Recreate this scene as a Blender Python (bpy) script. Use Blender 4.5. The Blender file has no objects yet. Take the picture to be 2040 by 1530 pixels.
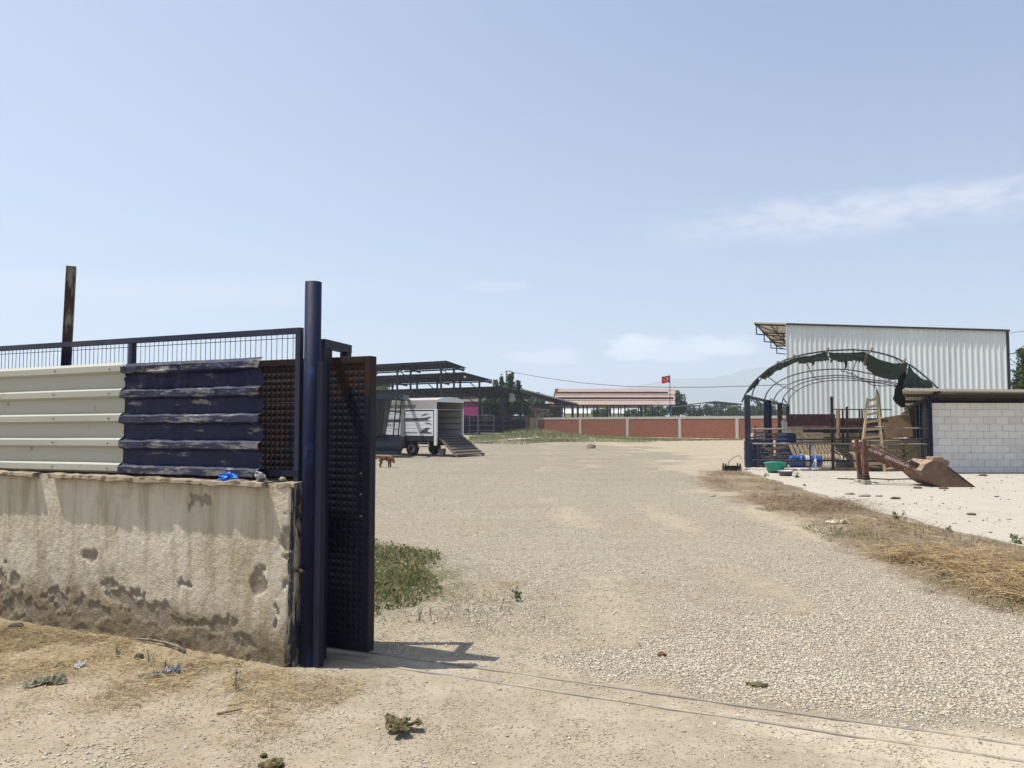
import bpy, bmesh, math, random
import numpy as np
from mathutils import Vector, Matrix, noise as mnoise

SC = bpy.context.scene
COL = SC.collection
R = math.radians
random.seed(7)
RNG = np.random.default_rng(11)

# ------------------------------------------------------------------ camera
CAM_H = 1.6
FPX = 1530.0
PITCH = math.atan(78.0 / FPX)
cd = bpy.data.cameras.new('camera')
cam = bpy.data.objects.new('camera', cd)
COL.objects.link(cam)
cam.location = (0, 0, CAM_H)
cam.rotation_euler = (R(90) + PITCH, 0, 0)
cd.sensor_width = 36.0
cd.lens = 36.0 * FPX / 2040.0
cd.clip_start = 0.05
cd.clip_end = 20000
SC.camera = cam

# ------------------------------------------------------------------ light, sky, exposure
SUN_TRAVEL = Vector((0.42, -0.01, -1.0)).normalized()
SUN_EL = math.asin(-SUN_TRAVEL.z)
SUN_AZ = math.atan2(-SUN_TRAVEL.x, -SUN_TRAVEL.y)      # from +Y towards +X
sd = bpy.data.lights.new('sun', 'SUN')
sd.energy = 5.0
sd.angle = R(0.5)
sd.color = (1.0, 0.945, 0.86)
so = bpy.data.objects.new('sun', sd)
COL.objects.link(so)
so.rotation_euler = SUN_TRAVEL.to_track_quat('-Z', 'Y').to_euler()
so.location = (-40, 0, 100)

SC.view_settings.view_transform = 'Standard'
SC.view_settings.look = 'None'
SC.view_settings.exposure = 0.45
SC.view_settings.gamma = 1.0
SC.cycles.use_denoising = True
SC.cycles.max_bounces = 6
SC.cycles.diffuse_bounces = 3
SC.cycles.volume_bounces = 1
SC.cycles.caustics_reflective = False
SC.cycles.caustics_refractive = False


class NT:
    """small helper to write node trees"""
    def __init__(self, tree):
        self.t = tree
        tree.nodes.clear()

    def n(self, typ, ins=None, **props):
        nd = self.t.nodes.new(typ)
        for k, v in props.items():
            setattr(nd, k, v)
        for k, v in (ins or {}).items():
            s = nd.inputs[k]
            if isinstance(v, bpy.types.NodeSocket):
                self.t.links.new(v, s)
            else:
                s.default_value = v
        return nd

    def math(self, op, a, b=0.0, c=None, clamp=False):
        ins = {0: a, 1: b}
        if c is not None:
            ins[2] = c
        return self.n('ShaderNodeMath', ins, operation=op, use_clamp=clamp).outputs[0]

    def mix(self, f, a, b, mode='MIX'):
        nd = self.n('ShaderNodeMix', None, data_type='RGBA', blend_type=mode)
        for k, v in ((0, f), (6, a), (7, b)):
            s = nd.inputs[k]
            if isinstance(v, bpy.types.NodeSocket):
                self.t.links.new(v, s)
            else:
                s.default_value = c4(v) if k else v
        return nd.outputs[2]

    def ramp(self, f, stops, interp='LINEAR'):
        nd = self.n('ShaderNodeValToRGB', {0: f})
        cr = nd.color_ramp
        cr.interpolation = interp
        while len(cr.elements) > 1:
            cr.elements.remove(cr.elements[-1])
        cr.elements[0].position = stops[0][0]
        cr.elements[0].color = c4(stops[0][1])
        for p, c in stops[1:]:
            e = cr.elements.new(p)
            e.color = c4(c)
        return nd.outputs[0]

    def step(self, f, lo, hi):
        return self.n('ShaderNodeMapRange', {0: f, 1: lo, 2: hi, 3: 0.0, 4: 1.0}, interpolation_type='SMOOTHSTEP').outputs[0]

    def noise(self, vec, scale, detail=4.0, rough=0.55, out=0):
        return self.n('ShaderNodeTexNoise', {'Vector': vec, 'Scale': scale, 'Detail': detail, 'Roughness': rough}).outputs[out]


def c4(v):
    if isinstance(v, (int, float)):
        return (v, v, v, 1.0)
    return tuple(v) if len(v) == 4 else (v[0], v[1], v[2], 1.0)


W = bpy.data.worlds.new('World')
SC.world = W
W.use_nodes = True
w = NT(W.node_tree)
sky = w.n('ShaderNodeTexSky', None, sky_type='NISHITA', sun_disc=False, sun_elevation=SUN_EL, sun_rotation=SUN_AZ,
          air_density=1.0, dust_density=1.3, ozone_density=1.6, altitude=50.0)
tc = w.n('ShaderNodeTexCoord')
sep = w.n('ShaderNodeSeparateXYZ', {0: tc.outputs['Generated']})
dx, dy, dz = sep.outputs[0], sep.outputs[1], sep.outputs[2]
hz = w.math('SQRT', w.math('ADD', w.math('MULTIPLY', dx, dx), w.math('MULTIPLY', dy, dy)))
el = w.math('ARCTAN2', dz, hz)
az = w.math('ARCTAN2', dx, dy)
cv = w.n('ShaderNodeCombineXYZ', {0: w.math('MULTIPLY', az, 3.0), 1: w.math('MULTIPLY', el, 9.0), 2: 0.0}).outputs[0]
n1 = w.noise(cv, 2.6, 7.0, 0.6)
n2 = w.noise(cv, 7.0, 6.0, 0.6)


def band(c_az, c_el, slope, half, az0, az1, fade=0.12):
    """a soft streak of cloud: band round a line in azimuth and elevation"""
    line = w.math('ADD', w.math('MULTIPLY', w.math('SUBTRACT', az, c_az), slope), c_el)
    off = w.math('ABSOLUTE', w.math('SUBTRACT', el, w.math('ADD', line, w.math('MULTIPLY', w.math('SUBTRACT', n1, 0.5), half * 1.6))))
    m = w.math('SUBTRACT', 1.0, w.step(off, half * 0.1, half))
    a = w.step(az, az0, az0 + fade)
    b = w.math('SUBTRACT', 1.0, w.step(az, az1 - fade, az1))
    return w.math('MULTIPLY', m, w.math('MULTIPLY', a, b))


def puff(c_az, c_el, ra, re):
    """a heaped cloud with a flat base"""
    u = w.math('DIVIDE', w.math('SUBTRACT', az, c_az), ra)
    v = w.math('DIVIDE', w.math('SUBTRACT', el, c_el), re)
    v = w.math('MAXIMUM', v, w.math('MULTIPLY', v, -1.6))
    d = w.math('SQRT', w.math('ADD', w.math('MULTIPLY', u, u), w.math('MULTIPLY', v, v)))
    d = w.math('ADD', d, w.math('MULTIPLY', w.math('SUBTRACT', n2, 0.5), 1.9))
    return w.math('SUBTRACT', 1.0, w.step(d, 0.45, 1.1))


cl = w.math('MULTIPLY', band(0.42, 0.246, 0.015, 0.034, 0.10, 1.3, 0.30), w.math('MULTIPLY', w.step(n2, 0.22, 0.62), 0.62))
pf = w.math('MULTIPLY', n1, 0.0)
pf = w.math('MAXIMUM', pf, w.math('MULTIPLY', puff(0.160, 0.094, 0.045, 0.026), 0.62))
pf = w.math('MAXIMUM', pf, w.math('MULTIPLY', puff(0.258, 0.093, 0.055, 0.022), 0.55))
pf = w.math('MAXIMUM', pf, w.math('MULTIPLY', puff(0.210, 0.086, 0.07, 0.016), 0.45))
pf = w.math('MAXIMUM', pf, w.math('MULTIPLY', puff(0.045, 0.084, 0.055, 0.014), 0.4))
cl = w.math('MAXIMUM', cl, w.math('MULTIPLY', puff(-0.02, 0.175, 0.05, 0.010), 0.3))
cl = w.math('MAXIMUM', cl, w.math('MULTIPLY', band(-0.45, 0.155, 0.05, 0.03, -0.8, -0.12, 0.2), w.math('MULTIPLY', n2, 0.5)))
# a bright summer haze over the lower sky
hzf = w.math('MULTIPLY', w.math('SUBTRACT', 1.0, w.step(el, -0.05, 0.55)), 0.30)
skyt = w.mix(1.0, sky.outputs[0], (0.98, 0.965, 1.05), 'MULTIPLY')
skyc = w.mix(hzf, skyt, (4.6, 5.15, 6.25))
skyc = w.mix(0.22, skyc, (4.0, 4.85, 6.6))
glow = w.math('MULTIPLY', w.step(w.math('MULTIPLY', az, -1.0), -0.75, 0.95), 0.42)
skyc = w.mix(glow, skyc, (5.25, 6.3, 7.7))
skyc = w.mix(cl, skyc, (6.9, 6.9, 7.3))
skyc = w.mix(pf, skyc, (10.5, 10.3, 10.4))
bg = w.n('ShaderNodeBackground', {0: skyc, 1: 0.096})
wo = w.n('ShaderNodeOutputWorld', {0: bg.outputs[0]})


# ------------------------------------------------------------------ pixel helpers (photo pixels -> world points)
def ray(px, py):
    u = (px - 1020.0) / FPX
    v = (765.0 - py) / FPX
    c, s = math.cos(PITCH), math.sin(PITCH)
    return Vector((u, c - v * s, s + v * c))


def P(px, py, Y):
    r = ray(px, py)
    t = Y / r.y
    return Vector((r.x * t, Y, CAM_H + r.z * t))


def G(px, py, z=0.0):
    r = ray(px, py)
    t = (z - CAM_H) / r.z
    return Vector((r.x * t, r.y * t, z))


# ------------------------------------------------------------------ numpy noise
_PERM = np.random.default_rng(3).random((256, 256))


def vnoise(x, y):
    xi, yi = np.floor(x).astype(int), np.floor(y).astype(int)
    fx, fy = x - xi, y - yi
    fx, fy = fx * fx * (3 - 2 * fx), fy * fy * (3 - 2 * fy)
    a = _PERM[xi & 255, yi & 255]
    b = _PERM[(xi + 1) & 255, yi & 255]
    c = _PERM[xi & 255, (yi + 1) & 255]
    d = _PERM[(xi + 1) & 255, (yi + 1) & 255]
    return (a * (1 - fx) + b * fx) * (1 - fy) + (c * (1 - fx) + d * fx) * fy


def fbm(x, y, o=4):
    x, y = np.asarray(x, float), np.asarray(y, float)
    t, a, s = 0.0, 0.5, 0.0
    for k in range(o):
        t = t + a * vnoise(x * 2 ** k + 17.3 * k, y * 2 ** k + 9.1 * k)
        s += a
        a *= 0.5
    return t / s


def sstep(x, a, b):
    t = np.clip((np.asarray(x, float) - a) / (b - a), 0, 1)
    return t * t * (3 - 2 * t)


# ------------------------------------------------------------------ objects, names, labels
def tag(o, label=None, cat=None, group=None, kind=None):
    if label: o['label'] = label
    if cat: o['category'] = cat
    if group: o['group'] = group
    if kind: o['kind'] = kind
    return o


def thing(name, label, cat, loc=(0, 0, 0), group=None):
    o = bpy.data.objects.new(name, None)
    o.empty_display_size = 0.2
    COL.objects.link(o)
    o.location = loc
    return tag(o, label, cat, group)


def origin_of(o):
    v = Vector((0, 0, 0))
    while o is not None:
        v = v + Vector(o.location)
        o = o.parent
    return v


def dup(root, loc, rotz=0.0, label=None, scale=1.0):
    r = root.copy(); COL.objects.link(r)
    r.location = loc; r.rotation_euler = (0, 0, rotz); r.scale = (scale,) * 3
    if label: r['label'] = label
    for ch in list(root.children):
        c = ch.copy(); COL.objects.link(c); c.parent = r
        for g in list(ch.children):
            d = g.copy(); COL.objects.link(d); d.parent = c
    return r


class MB:
    """collects shapes in world coordinates and links them as one mesh object"""
    def __init__(self):
        self.v = []; self.f = []; self.mi = []; self.cur = 0

    def add(self, vs, fs):
        b = len(self.v)
        self.v += [tuple(x) for x in vs]
        self.f += [tuple(b + i for i in f) for f in fs]
        self.mi += [self.cur] * len(fs)
        return self

    def obox(self, o, ax, ay, az):
        o, ax, ay, az = Vector(o), Vector(ax), Vector(ay), Vector(az)
        vs = [o, o + ax, o + ax + ay, o + ay]
        vs += [p + az for p in vs]
        fs = [(0, 3, 2, 1), (4, 5, 6, 7), (0, 1, 5, 4), (1, 2, 6, 5), (2, 3, 7, 6), (3, 0, 4, 7)]
        if ax.cross(ay).dot(az) < 0:
            fs = [tuple(reversed(f)) for f in fs]
        return self.add(vs, fs)

    def box(self, x0, x1, y0, y1, z0, z1):
        return self.obox((x0, y0, z0), (x1 - x0, 0, 0), (0, y1 - y0, 0), (0, 0, z1 - z0))

    def bar(self, p0, p1, w_, h_=None, up=(0, 0, 1)):
        h_ = w_ if h_ is None else h_
        p0, p1 = Vector(p0), Vector(p1)
        d = p1 - p0
        u = Vector(up)
        s = d.cross(u)
        if s.length < 1e-5:
            u = Vector((0.92, -0.39, 0)); s = d.cross(u)
        s.normalize(); t = s.cross(d).normalized()
        return self.obox(p0 - s * w_ / 2 - t * h_ / 2, d, s * w_, t * h_)

    def tube(self, p0, p1, r, n=8, r2=None, cap=True):
        return self.path([p0, p1], [r, r if r2 is None else r2], n, cap)

    def path(self, pts, r, n=8, cap=True):
        pts = [Vector(p) for p in pts]
        rs = r if isinstance(r, (list, tuple)) else [r] * len(pts)
        b = len(self.v)
        up = Vector((0.123, 0.31, 0.94)).normalized()
        for i, p in enumerate(pts):
            d = (pts[min(i + 1, len(pts) - 1)] - pts[max(i - 1, 0)])
            d.normalize()
            s = d.cross(up)
            if s.length < 0.05:
                s = d.cross(Vector((1, 0, 0)))
            s.normalize(); t = s.cross(d)
            for k in range(n):
                a = 2 * math.pi * k / n
                self.v.append(tuple(p + (s * math.cos(a) + t * math.sin(a)) * rs[i]))
        for i in range(len(pts) - 1):
            for k in range(n):
                a0, a1 = b + i * n + k, b + i * n + (k + 1) % n
                self.f.append((a0, a1, a1 + n, a0 + n)); self.mi.append(self.cur)
        if cap:
            self.f.append(tuple(b + k for k in reversed(range(n)))); self.mi.append(self.cur)
            e = b + (len(pts) - 1) * n
            self.f.append(tuple(e + k for k in range(n))); self.mi.append(self.cur)
        return self

    def poly(self, pts, thick):
        """flat polygon extruded by the vector thick"""
        n = len(pts); t = Vector(thick)
        a = [Vector(p) for p in pts]
        vs = a + [p + t for p in a]
        fs = [tuple(reversed(range(n))), tuple(range(n, 2 * n))]
        fs += [(i, (i + 1) % n, n + (i + 1) % n, n + i) for i in range(n)]
        return self.add(vs, fs)

    def grid(self, rows):
        """rows: list of equally long point lists"""
        b = len(self.v); m = len(rows[0])
        for r in rows:
            self.v += [tuple(p) for p in r]
        for i in range(len(rows) - 1):
            for j in range(m - 1):
                a = b + i * m + j
                self.f.append((a, a + 1, a + m + 1, a + m)); self.mi.append(self.cur)
        return self

    def build(self, name, m, parent=None, smooth=False, solid=0.0, bevel=0.0):
        me = bpy.data.meshes.new(name)
        o3 = origin_of(parent) if parent else Vector((0, 0, 0))
        me.from_pydata([(x - o3.x, y - o3.y, z - o3.z) for x, y, z in self.v], [], self.f)
        for mm in (m if isinstance(m, (list, tuple)) else [m]):
            me.materials.append(mm)
        if max(self.mi, default=0) > 0:
            me.polygons.foreach_set('material_index', self.mi)
        if smooth:
            me.polygons.foreach_set('use_smooth', [True] * len(self.f))
        me.update()
        o = bpy.data.objects.new(name, me)
        COL.objects.link(o)
        if parent: o.parent = parent
        if bevel:
            md = o.modifiers.new('bevel', 'BEVEL'); md.width = bevel; md.segments = 2; md.limit_method = 'ANGLE'
        if solid:
            md = o.modifiers.new('solid', 'SOLIDIFY'); md.thickness = solid; md.offset = 0
        return o


def np_mesh(name, V, F, m, parent=None, smooth=False):
    """mesh from numpy arrays (faces all with the same number of corners)"""
    me = bpy.data.meshes.new(name)
    V = np.asarray(V, np.float32)
    if parent:
        V = V - np.array(origin_of(parent), np.float32)
    F = np.asarray(F, np.int32)
    k = F.shape[1]
    me.vertices.add(len(V)); me.vertices.foreach_set('co', V.ravel())
    me.loops.add(F.size); me.loops.foreach_set('vertex_index', F.ravel())
    me.polygons.add(len(F)); me.polygons.foreach_set('loop_start', np.arange(0, F.size, k, dtype=np.int32))
    if smooth:
        me.polygons.foreach_set('use_smooth', np.ones(len(F), bool))
    me.materials.append(m)
    me.update(calc_edges=True)
    o = bpy.data.objects.new(name, me); COL.objects.link(o)
    if parent: o.parent = parent
    return o


def attr(o, name, vals):
    a = o.data.attributes.new(name, 'FLOAT', 'POINT')
    a.data.foreach_set('value', np.asarray(vals, np.float32))


def ground_to(px, py):
    g = G(px, py); return (g.x, g.y)


# ------------------------------------------------------------------ materials
def new_mat(name):
    m = bpy.data.materials.new(name)
    m.use_nodes = True
    return m, NT(m.node_tree)


def finish(t, col, rough=0.7, metal=0.0, bump=None, bstr=0.3, bdist=0.01, extra=None):
    ins = {'Base Color': c4(col) if not isinstance(col, bpy.types.NodeSocket) else col, 'Roughness': rough, 'Metallic': metal}
    if bump is not None:
        ins['Normal'] = t.n('ShaderNodeBump', {'Height': bump, 'Strength': bstr, 'Distance': bdist}).outputs[0]
    ins.update(extra or {})
    b = t.n('ShaderNodeBsdfPrincipled', ins)
    t.n('ShaderNodeOutputMaterial', {0: b.outputs[0]})


def mat_wear(name, base, worn, scale=6.0, lo=0.52, hi=0.64, rough=0.6, metal=0.0, var=0.35, bump=0.25, dust=None, streak=1.0, bdist=0.004, spec=0.3):
    """painted or bare surface with tone changes and blotches of a second colour"""
    m, t = new_mat(name)
    co = t.n('ShaderNodeTexCoord').outputs['Object']
    mp = t.n('ShaderNodeMapping', {0: co, 3: (1, 1, streak)}).outputs[0]
    a = t.noise(mp, scale, 6.0, 0.62)
    b = t.noise(mp, scale * 0.31, 3.0)
    f = t.noise(mp, scale * 6.0, 4.0, 0.7)
    col = t.mix(t.math('MULTIPLY', b, var), base, tuple(min(1, x * 1.9 + 0.01) for x in base[:3]))
    col = t.mix(t.math('MULTIPLY', f, var * 0.8), col, tuple(x * 0.45 for x in base[:3]))
    mask = t.step(t.math('ADD', a, t.math('MULTIPLY', t.math('SUBTRACT', f, 0.5), 0.18)), lo, hi)
    col = t.mix(mask, col, worn)
    if dust:
        col = t.mix(t.math('MULTIPLY', t.step(b, 0.35, 0.75), dust[1]), col, dust[0])
    h = t.math('SUBTRACT', f, t.math('MULTIPLY', mask, 0.6))
    finish(t, col, t.math('ADD', rough, t.math('MULTIPLY', mask, 0.15)), metal, h, bump, bdist, {'Specular IOR Level': spec})
    return m


def mat_wood(name, base, dark, scale=1.0, axis=(14, 14, 1.2)):
    m, t = new_mat(name)
    co = t.n('ShaderNodeTexCoord').outputs['Object']
    ob = t.n('ShaderNodeObjectInfo').outputs['Random']
    off = t.n('ShaderNodeVectorMath', {0: co, 1: t.n('ShaderNodeCombineXYZ', {0: ob, 1: ob, 2: ob}).outputs[0]}, operation='ADD').outputs[0]
    mp = t.n('ShaderNodeMapping', {0: off, 3: tuple(a * scale for a in axis)}).outputs[0]
    g = t.noise(mp, 3.0, 6.0, 0.65)
    s = t.noise(co, 2.3 * scale, 5.0, 0.6)
    isl = t.n('ShaderNodeNewGeometry').outputs['Random Per Island']
    col = t.mix(t.step(g, 0.3, 0.75), dark, base)
    col = t.mix(t.math('MULTIPLY', s, 0.4), col, tuple(x * 0.5 for x in base[:3]))
    col = t.mix(t.math('MULTIPLY', isl, 0.35), col, tuple(x * 0.55 for x in dark[:3]))
    finish(t, col, 0.82, 0, g, 0.5, 0.004)
    return m


def mat_leaf(name, lo, hi, dry=None, dryf=0.0, trans=0.35):
    m, t = new_mat(name)
    isl = t.n('ShaderNodeNewGeometry').outputs['Random Per Island']
    co = t.n('ShaderNodeTexCoord').outputs['Object']
    n = t.noise(co, 1.1, 2.0)
    col = t.mix(isl, lo, hi)
    col = t.mix(t.step(n, 0.35, 0.7), col, t.mix(isl, tuple(x * 0.55 for x in lo), tuple(x * 0.8 for x in hi)))
    if dry:
        col = t.mix(t.math('LESS_THAN', t.n('ShaderNodeTexWhiteNoise', {1: isl}, noise_dimensions='1D').outputs[0], dryf), col, dry)
    b = t.n('ShaderNodeBsdfPrincipled', {'Base Color': col, 'Roughness': 0.55})
    tr = t.n('ShaderNodeBsdfTranslucent', {0: col})
    ms = t.n('ShaderNodeMixShader', {0: trans, 1: b.outputs[0], 2: tr.outputs[0]})
    t.n('ShaderNodeOutputMaterial', {0: ms.outputs[0]})
    return m


M = {}
M['navy'] = mat_wear('navy_paint', (0.0045, 0.007, 0.024), (0.026, 0.016, 0.013), 3.0, 0.60, 0.72, 0.55, 0, 0.4, 0.12, ((0.10, 0.09, 0.08), 0.04))
M['blue_post'] = mat_wear('blue_post_paint', (0.0035, 0.0065, 0.030), (0.013, 0.030, 0.10), 7.0, 0.565, 0.66, 0.6, 0, 0.35, 0.12, ((0.10, 0.09, 0.08), 0.015), 0.35, 0.004, 0.15)
M['rail_blue'] = mat_wear('faded_blue_paint', (0.011, 0.016, 0.040), (0.06, 0.040, 0.030), 3.0, 0.55, 0.66, 0.55, 0, 0.5, 0.15, ((0.2, 0.18, 0.17), 0.14))
M['blue_bright'] = mat_wear('light_blue_paint', (0.03, 0.07, 0.22), (0.05, 0.05, 0.07), 3.0, 0.6, 0.7, 0.5)
M['dark_rust'] = mat_wear('rusted_steel', (0.045, 0.023, 0.016), (0.010, 0.011, 0.020), 5.0, 0.48, 0.60, 0.75, 0, 0.5, 0.3)
M['lean_post'] = mat_wear('rusted_post', (0.045, 0.022, 0.018), (0.20, 0.19, 0.15), 4.0, 0.56, 0.62, 0.75, 0, 0.4, 0.3, None, 0.25)
M['cream'] = mat_wear('cream_sheet_paint', (0.40, 0.395, 0.325), (0.21, 0.16, 0.10), 8.0, 0.635, 0.72, 0.42, 0, 0.12, 0.05, ((0.40, 0.37, 0.29), 0.3))
M['blue_sheet'] = mat_wear('blue_sheet_paint', (0.0045, 0.008, 0.036), (0.26, 0.245, 0.23), 17.0, 0.585, 0.65, 0.5, 0, 0.3, 0.4, ((0.14, 0.13, 0.13), 0.16), 3.0, 0.004, 0.2)
M['steel'] = mat_wear('worn_steel', (0.22, 0.21, 0.20), (0.14, 0.09, 0.06), 8.0, 0.55, 0.65, 0.5, 0.5, 0.4, 0.2)
M['rail_steel'] = mat_wear('dusty_rail_steel', (0.21, 0.19, 0.16), (0.34, 0.29, 0.225), 2.0, 0.45, 0.6, 0.6, 0.2, 0.4, 0.2)
M['white_metal'] = mat_wear('white_metal', (0.66, 0.71, 0.69), (0.50, 0.49, 0.44), 2.5, 0.60, 0.76, 0.45, 0, 0.10, 0.04, ((0.52, 0.53, 0.50), 0.5), 0.12)
M['silver'] = mat_wear('silver_panel', (0.72, 0.75, 0.78), (0.40, 0.40, 0.40), 4.0, 0.68, 0.76, 0.4, 0.0, 0.12, 0.05)
M['dark_grey'] = mat_wear('dark_grey_paint', (0.022, 0.024, 0.028), (0.06, 0.05, 0.045), 4.0, 0.58, 0.7, 0.5)
M['black'] = mat_wear('black_paint', (0.010, 0.010, 0.012), (0.03, 0.03, 0.03), 5.0, 0.55, 0.7, 0.5)
M['grey_blue'] = mat_wear('machine_grey_paint', (0.030, 0.040, 0.055), (0.07, 0.05, 0.04), 4.0, 0.6, 0.7, 0.5)
M['canvas'] = mat_wear('grey_canvas', (0.34, 0.33, 0.31), (0.22, 0.21, 0.20), 2.5, 0.6, 0.75, 0.8)
M['rubber'] = mat_wear('tyre_rubber', (0.018, 0.018, 0.018), (0.08, 0.07, 0.06), 6.0, 0.55, 0.7, 0.85)
M['rim'] = mat_wear('wheel_rim', (0.30, 0.28, 0.24), (0.14, 0.10, 0.07), 7.0, 0.5, 0.62, 0.5, 0.3)
M['tail_red'] = mat_wear('red_lamp', (0.14, 0.012, 0.010), (0.05, 0.01, 0.01), 9.0, 0.6, 0.7, 0.3)
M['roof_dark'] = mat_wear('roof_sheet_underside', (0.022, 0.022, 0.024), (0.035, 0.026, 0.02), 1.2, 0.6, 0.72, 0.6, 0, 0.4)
M['roof_pink'] = mat_wear('faded_terracotta_sheet', (0.30, 0.225, 0.19), (0.25, 0.165, 0.13), 0.6, 0.52, 0.70, 0.7, 0, 0.15)
M['roof_white'] = mat_wear('pale_roof_sheet', (0.55, 0.54, 0.50), (0.35, 0.33, 0.30), 1.0, 0.6, 0.72, 0.6, 0, 0.15)
M['roof_cream'] = mat_wear('cream_roof_sheet', (0.60, 0.55, 0.44), (0.40, 0.34, 0.25), 1.0, 0.62, 0.74, 0.6, 0, 0.15)
M['magenta'] = mat_wear('magenta_paint', (0.42, 0.06, 0.24), (0.30, 0.05, 0.16), 0.8, 0.55, 0.7, 0.7)
M['plum'] = mat_wear('dull_plum', (0.14, 0.03, 0.07), (0.2, 0.08, 0.1), 0.8, 0.55, 0.7, 0.7)
M['loader'] = mat_wear('red_brown_paint', (0.085, 0.029, 0.020), (0.17, 0.10, 0.07), 9.0, 0.52, 0.64, 0.62, 0, 0.4, 0.2, ((0.26, 0.19, 0.14), 0.20))
M['bucket'] = mat_wear('bucket_steel', (0.115, 0.060, 0.040), (0.165, 0.115, 0.078), 7.0, 0.45, 0.66, 0.8, 0, 0.5, 0.6, ((0.25, 0.19, 0.13), 0.35))
M['bucket_top'] = mat_wear('tan_bucket_top', (0.28, 0.20, 0.14), (0.15, 0.085, 0.06), 7.0, 0.55, 0.65, 0.7)  # lighter tan than the bucket sides
M['white_text'] = mat_wear('white_lettering', (0.60, 0.57, 0.52), (0.22, 0.12, 0.09), 14.0, 0.56, 0.62, 0.7)
M['dark_text'] = mat_wear('dark_lettering', (0.015, 0.016, 0.020), (0.05, 0.05, 0.05), 9.0, 0.6, 0.7, 0.6)
M['decal'] = mat_wear('faded_graphic', (0.060, 0.064, 0.075), (0.22, 0.23, 0.25), 5.0, 0.55, 0.7, 0.5)
M['tarp'] = mat_wear('dark_green_tarpaulin', (0.016, 0.036, 0.031), (0.035, 0.066, 0.056), 3.0, 0.45, 0.7, 0.75, 0, 0.5, 0.3)
M['tarp_black'] = mat_wear('black_cloth', (0.006, 0.007, 0.009), (0.014, 0.016, 0.018), 3.0, 0.45, 0.7, 0.85)
M['hoop'] = mat_wear('hoop_pipe', (0.035, 0.042, 0.058), (0.08, 0.055, 0.04), 5.0, 0.55, 0.68, 0.5)
M['wood'] = mat_wood('pale_wood', (0.56, 0.43, 0.26), (0.36, 0.26, 0.14))
M['wood_grey'] = mat_wood('weathered_wood', (0.26, 0.21, 0.15), (0.12, 0.09, 0.065))
M['wood_brown'] = mat_wood('brown_wood', (0.30, 0.20, 0.115), (0.16, 0.10, 0.06))
M['wood_dark'] = mat_wood('dark_wood', (0.10, 0.065, 0.045), (0.035, 0.024, 0.018))
M['ply'] = mat_wear('plywood', (0.32, 0.21, 0.115), (0.17, 0.13, 0.095), 1.6, 0.50, 0.62, 0.8)
M['ply_pale'] = mat_wear('pale_plywood', (0.60, 0.44, 0.22), (0.42, 0.30, 0.15), 3.0, 0.52, 0.66, 0.8)
M['maroon'] = mat_wear('maroon_board', (0.055, 0.020, 0.024), (0.10, 0.055, 0.055), 4.0, 0.52, 0.66, 0.6)
M['red_board'] = mat_wear('pinkish_red_board', (0.30, 0.10, 0.08), (0.40, 0.22, 0.18), 4.0, 0.52, 0.66, 0.7)
M['grey_board'] = mat_wear('grey_board', (0.40, 0.40, 0.38), (0.28, 0.26, 0.24), 4.0, 0.55, 0.7, 0.8)
M['beige_board'] = mat_wear('beige_board', (0.42, 0.35, 0.245), (0.26, 0.20, 0.14), 4.0, 0.5, 0.64, 0.8)
M['barrel'] = mat_wear('blue_plastic', (0.010, 0.055, 0.26), (0.012, 0.04, 0.14), 3.0, 0.55, 0.7, 0.38)
M['barrel_dark'] = mat_wear('navy_plastic', (0.008, 0.016, 0.060), (0.02, 0.025, 0.05), 3.0, 0.55, 0.7, 0.45)
M['green_plastic'] = mat_wear('green_plastic', (0.02, 0.27, 0.19), (0.10, 0.34, 0.26), 5.0, 0.6, 0.72, 0.45)
M['pale_plastic'] = mat_wear('pale_plastic', (0.62, 0.62, 0.60), (0.40, 0.38, 0.34), 5.0, 0.62, 0.72, 0.5)
M['grey_plastic'] = mat_wear('grey_plastic', (0.12, 0.11, 0.11), (0.2, 0.18, 0.17), 5.0, 0.6, 0.72, 0.5)
M['concrete'] = mat_wear('raw_concrete', (0.34, 0.32, 0.28), (0.22, 0.20, 0.17), 2.2, 0.55, 0.70, 0.9, 0, 0.3, 0.4)
M['coping'] = mat_wear('old_mortar', (0.30, 0.25, 0.18), (0.13, 0.10, 0.065), 12.0, 0.48, 0.62, 0.95, 0, 0.4, 0.8, None, 1.0, 0.012)
M['stone'] = mat_wear('rough_stone', (0.30, 0.26, 0.19), (0.18, 0.15, 0.11), 6.0, 0.5, 0.65, 0.9, 0, 0.4, 0.5)
M['blue_bag'] = mat_wear('bright_blue_plastic', (0.01, 0.13, 0.62), (0.06, 0.28, 0.75), 30.0, 0.5, 0.7, 0.3, 0, 0.3)
M['clear_wrap'] = mat_wear('crumpled_wrap', (0.34, 0.34, 0.35), (0.04, 0.05, 0.08), 35.0, 0.46, 0.58, 0.3, 0, 0.3)
M['bark'] = mat_wear('bark', (0.085, 0.062, 0.045), (0.15, 0.12, 0.09), 6.0, 0.5, 0.65, 0.95, 0, 0.5, 0.5)
M['twig'] = mat_wear('grey_twig', (0.20, 0.165, 0.125), (0.11, 0.085, 0.06), 20.0, 0.5, 0.65, 0.9)
M['dung'] = mat_wear('dried_dung', (0.12, 0.105, 0.045), (0.045, 0.036, 0.018), 30.0, 0.45, 0.6, 0.95, 0, 0.4, 0.6)
M['rag'] = mat_wear('dusty_rag', (0.20, 0.19, 0.13), (0.09, 0.08, 0.05), 18.0, 0.5, 0.65, 0.95)
M['paper'] = mat_wear('pale_paper', (0.52, 0.47, 0.38), (0.32, 0.27, 0.2), 12.0, 0.55, 0.7, 0.9)
M['red_stone'] = mat_wear('red_stone', (0.13, 0.055, 0.045), (0.08, 0.04, 0.035), 30.0, 0.5, 0.65, 0.9)
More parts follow.
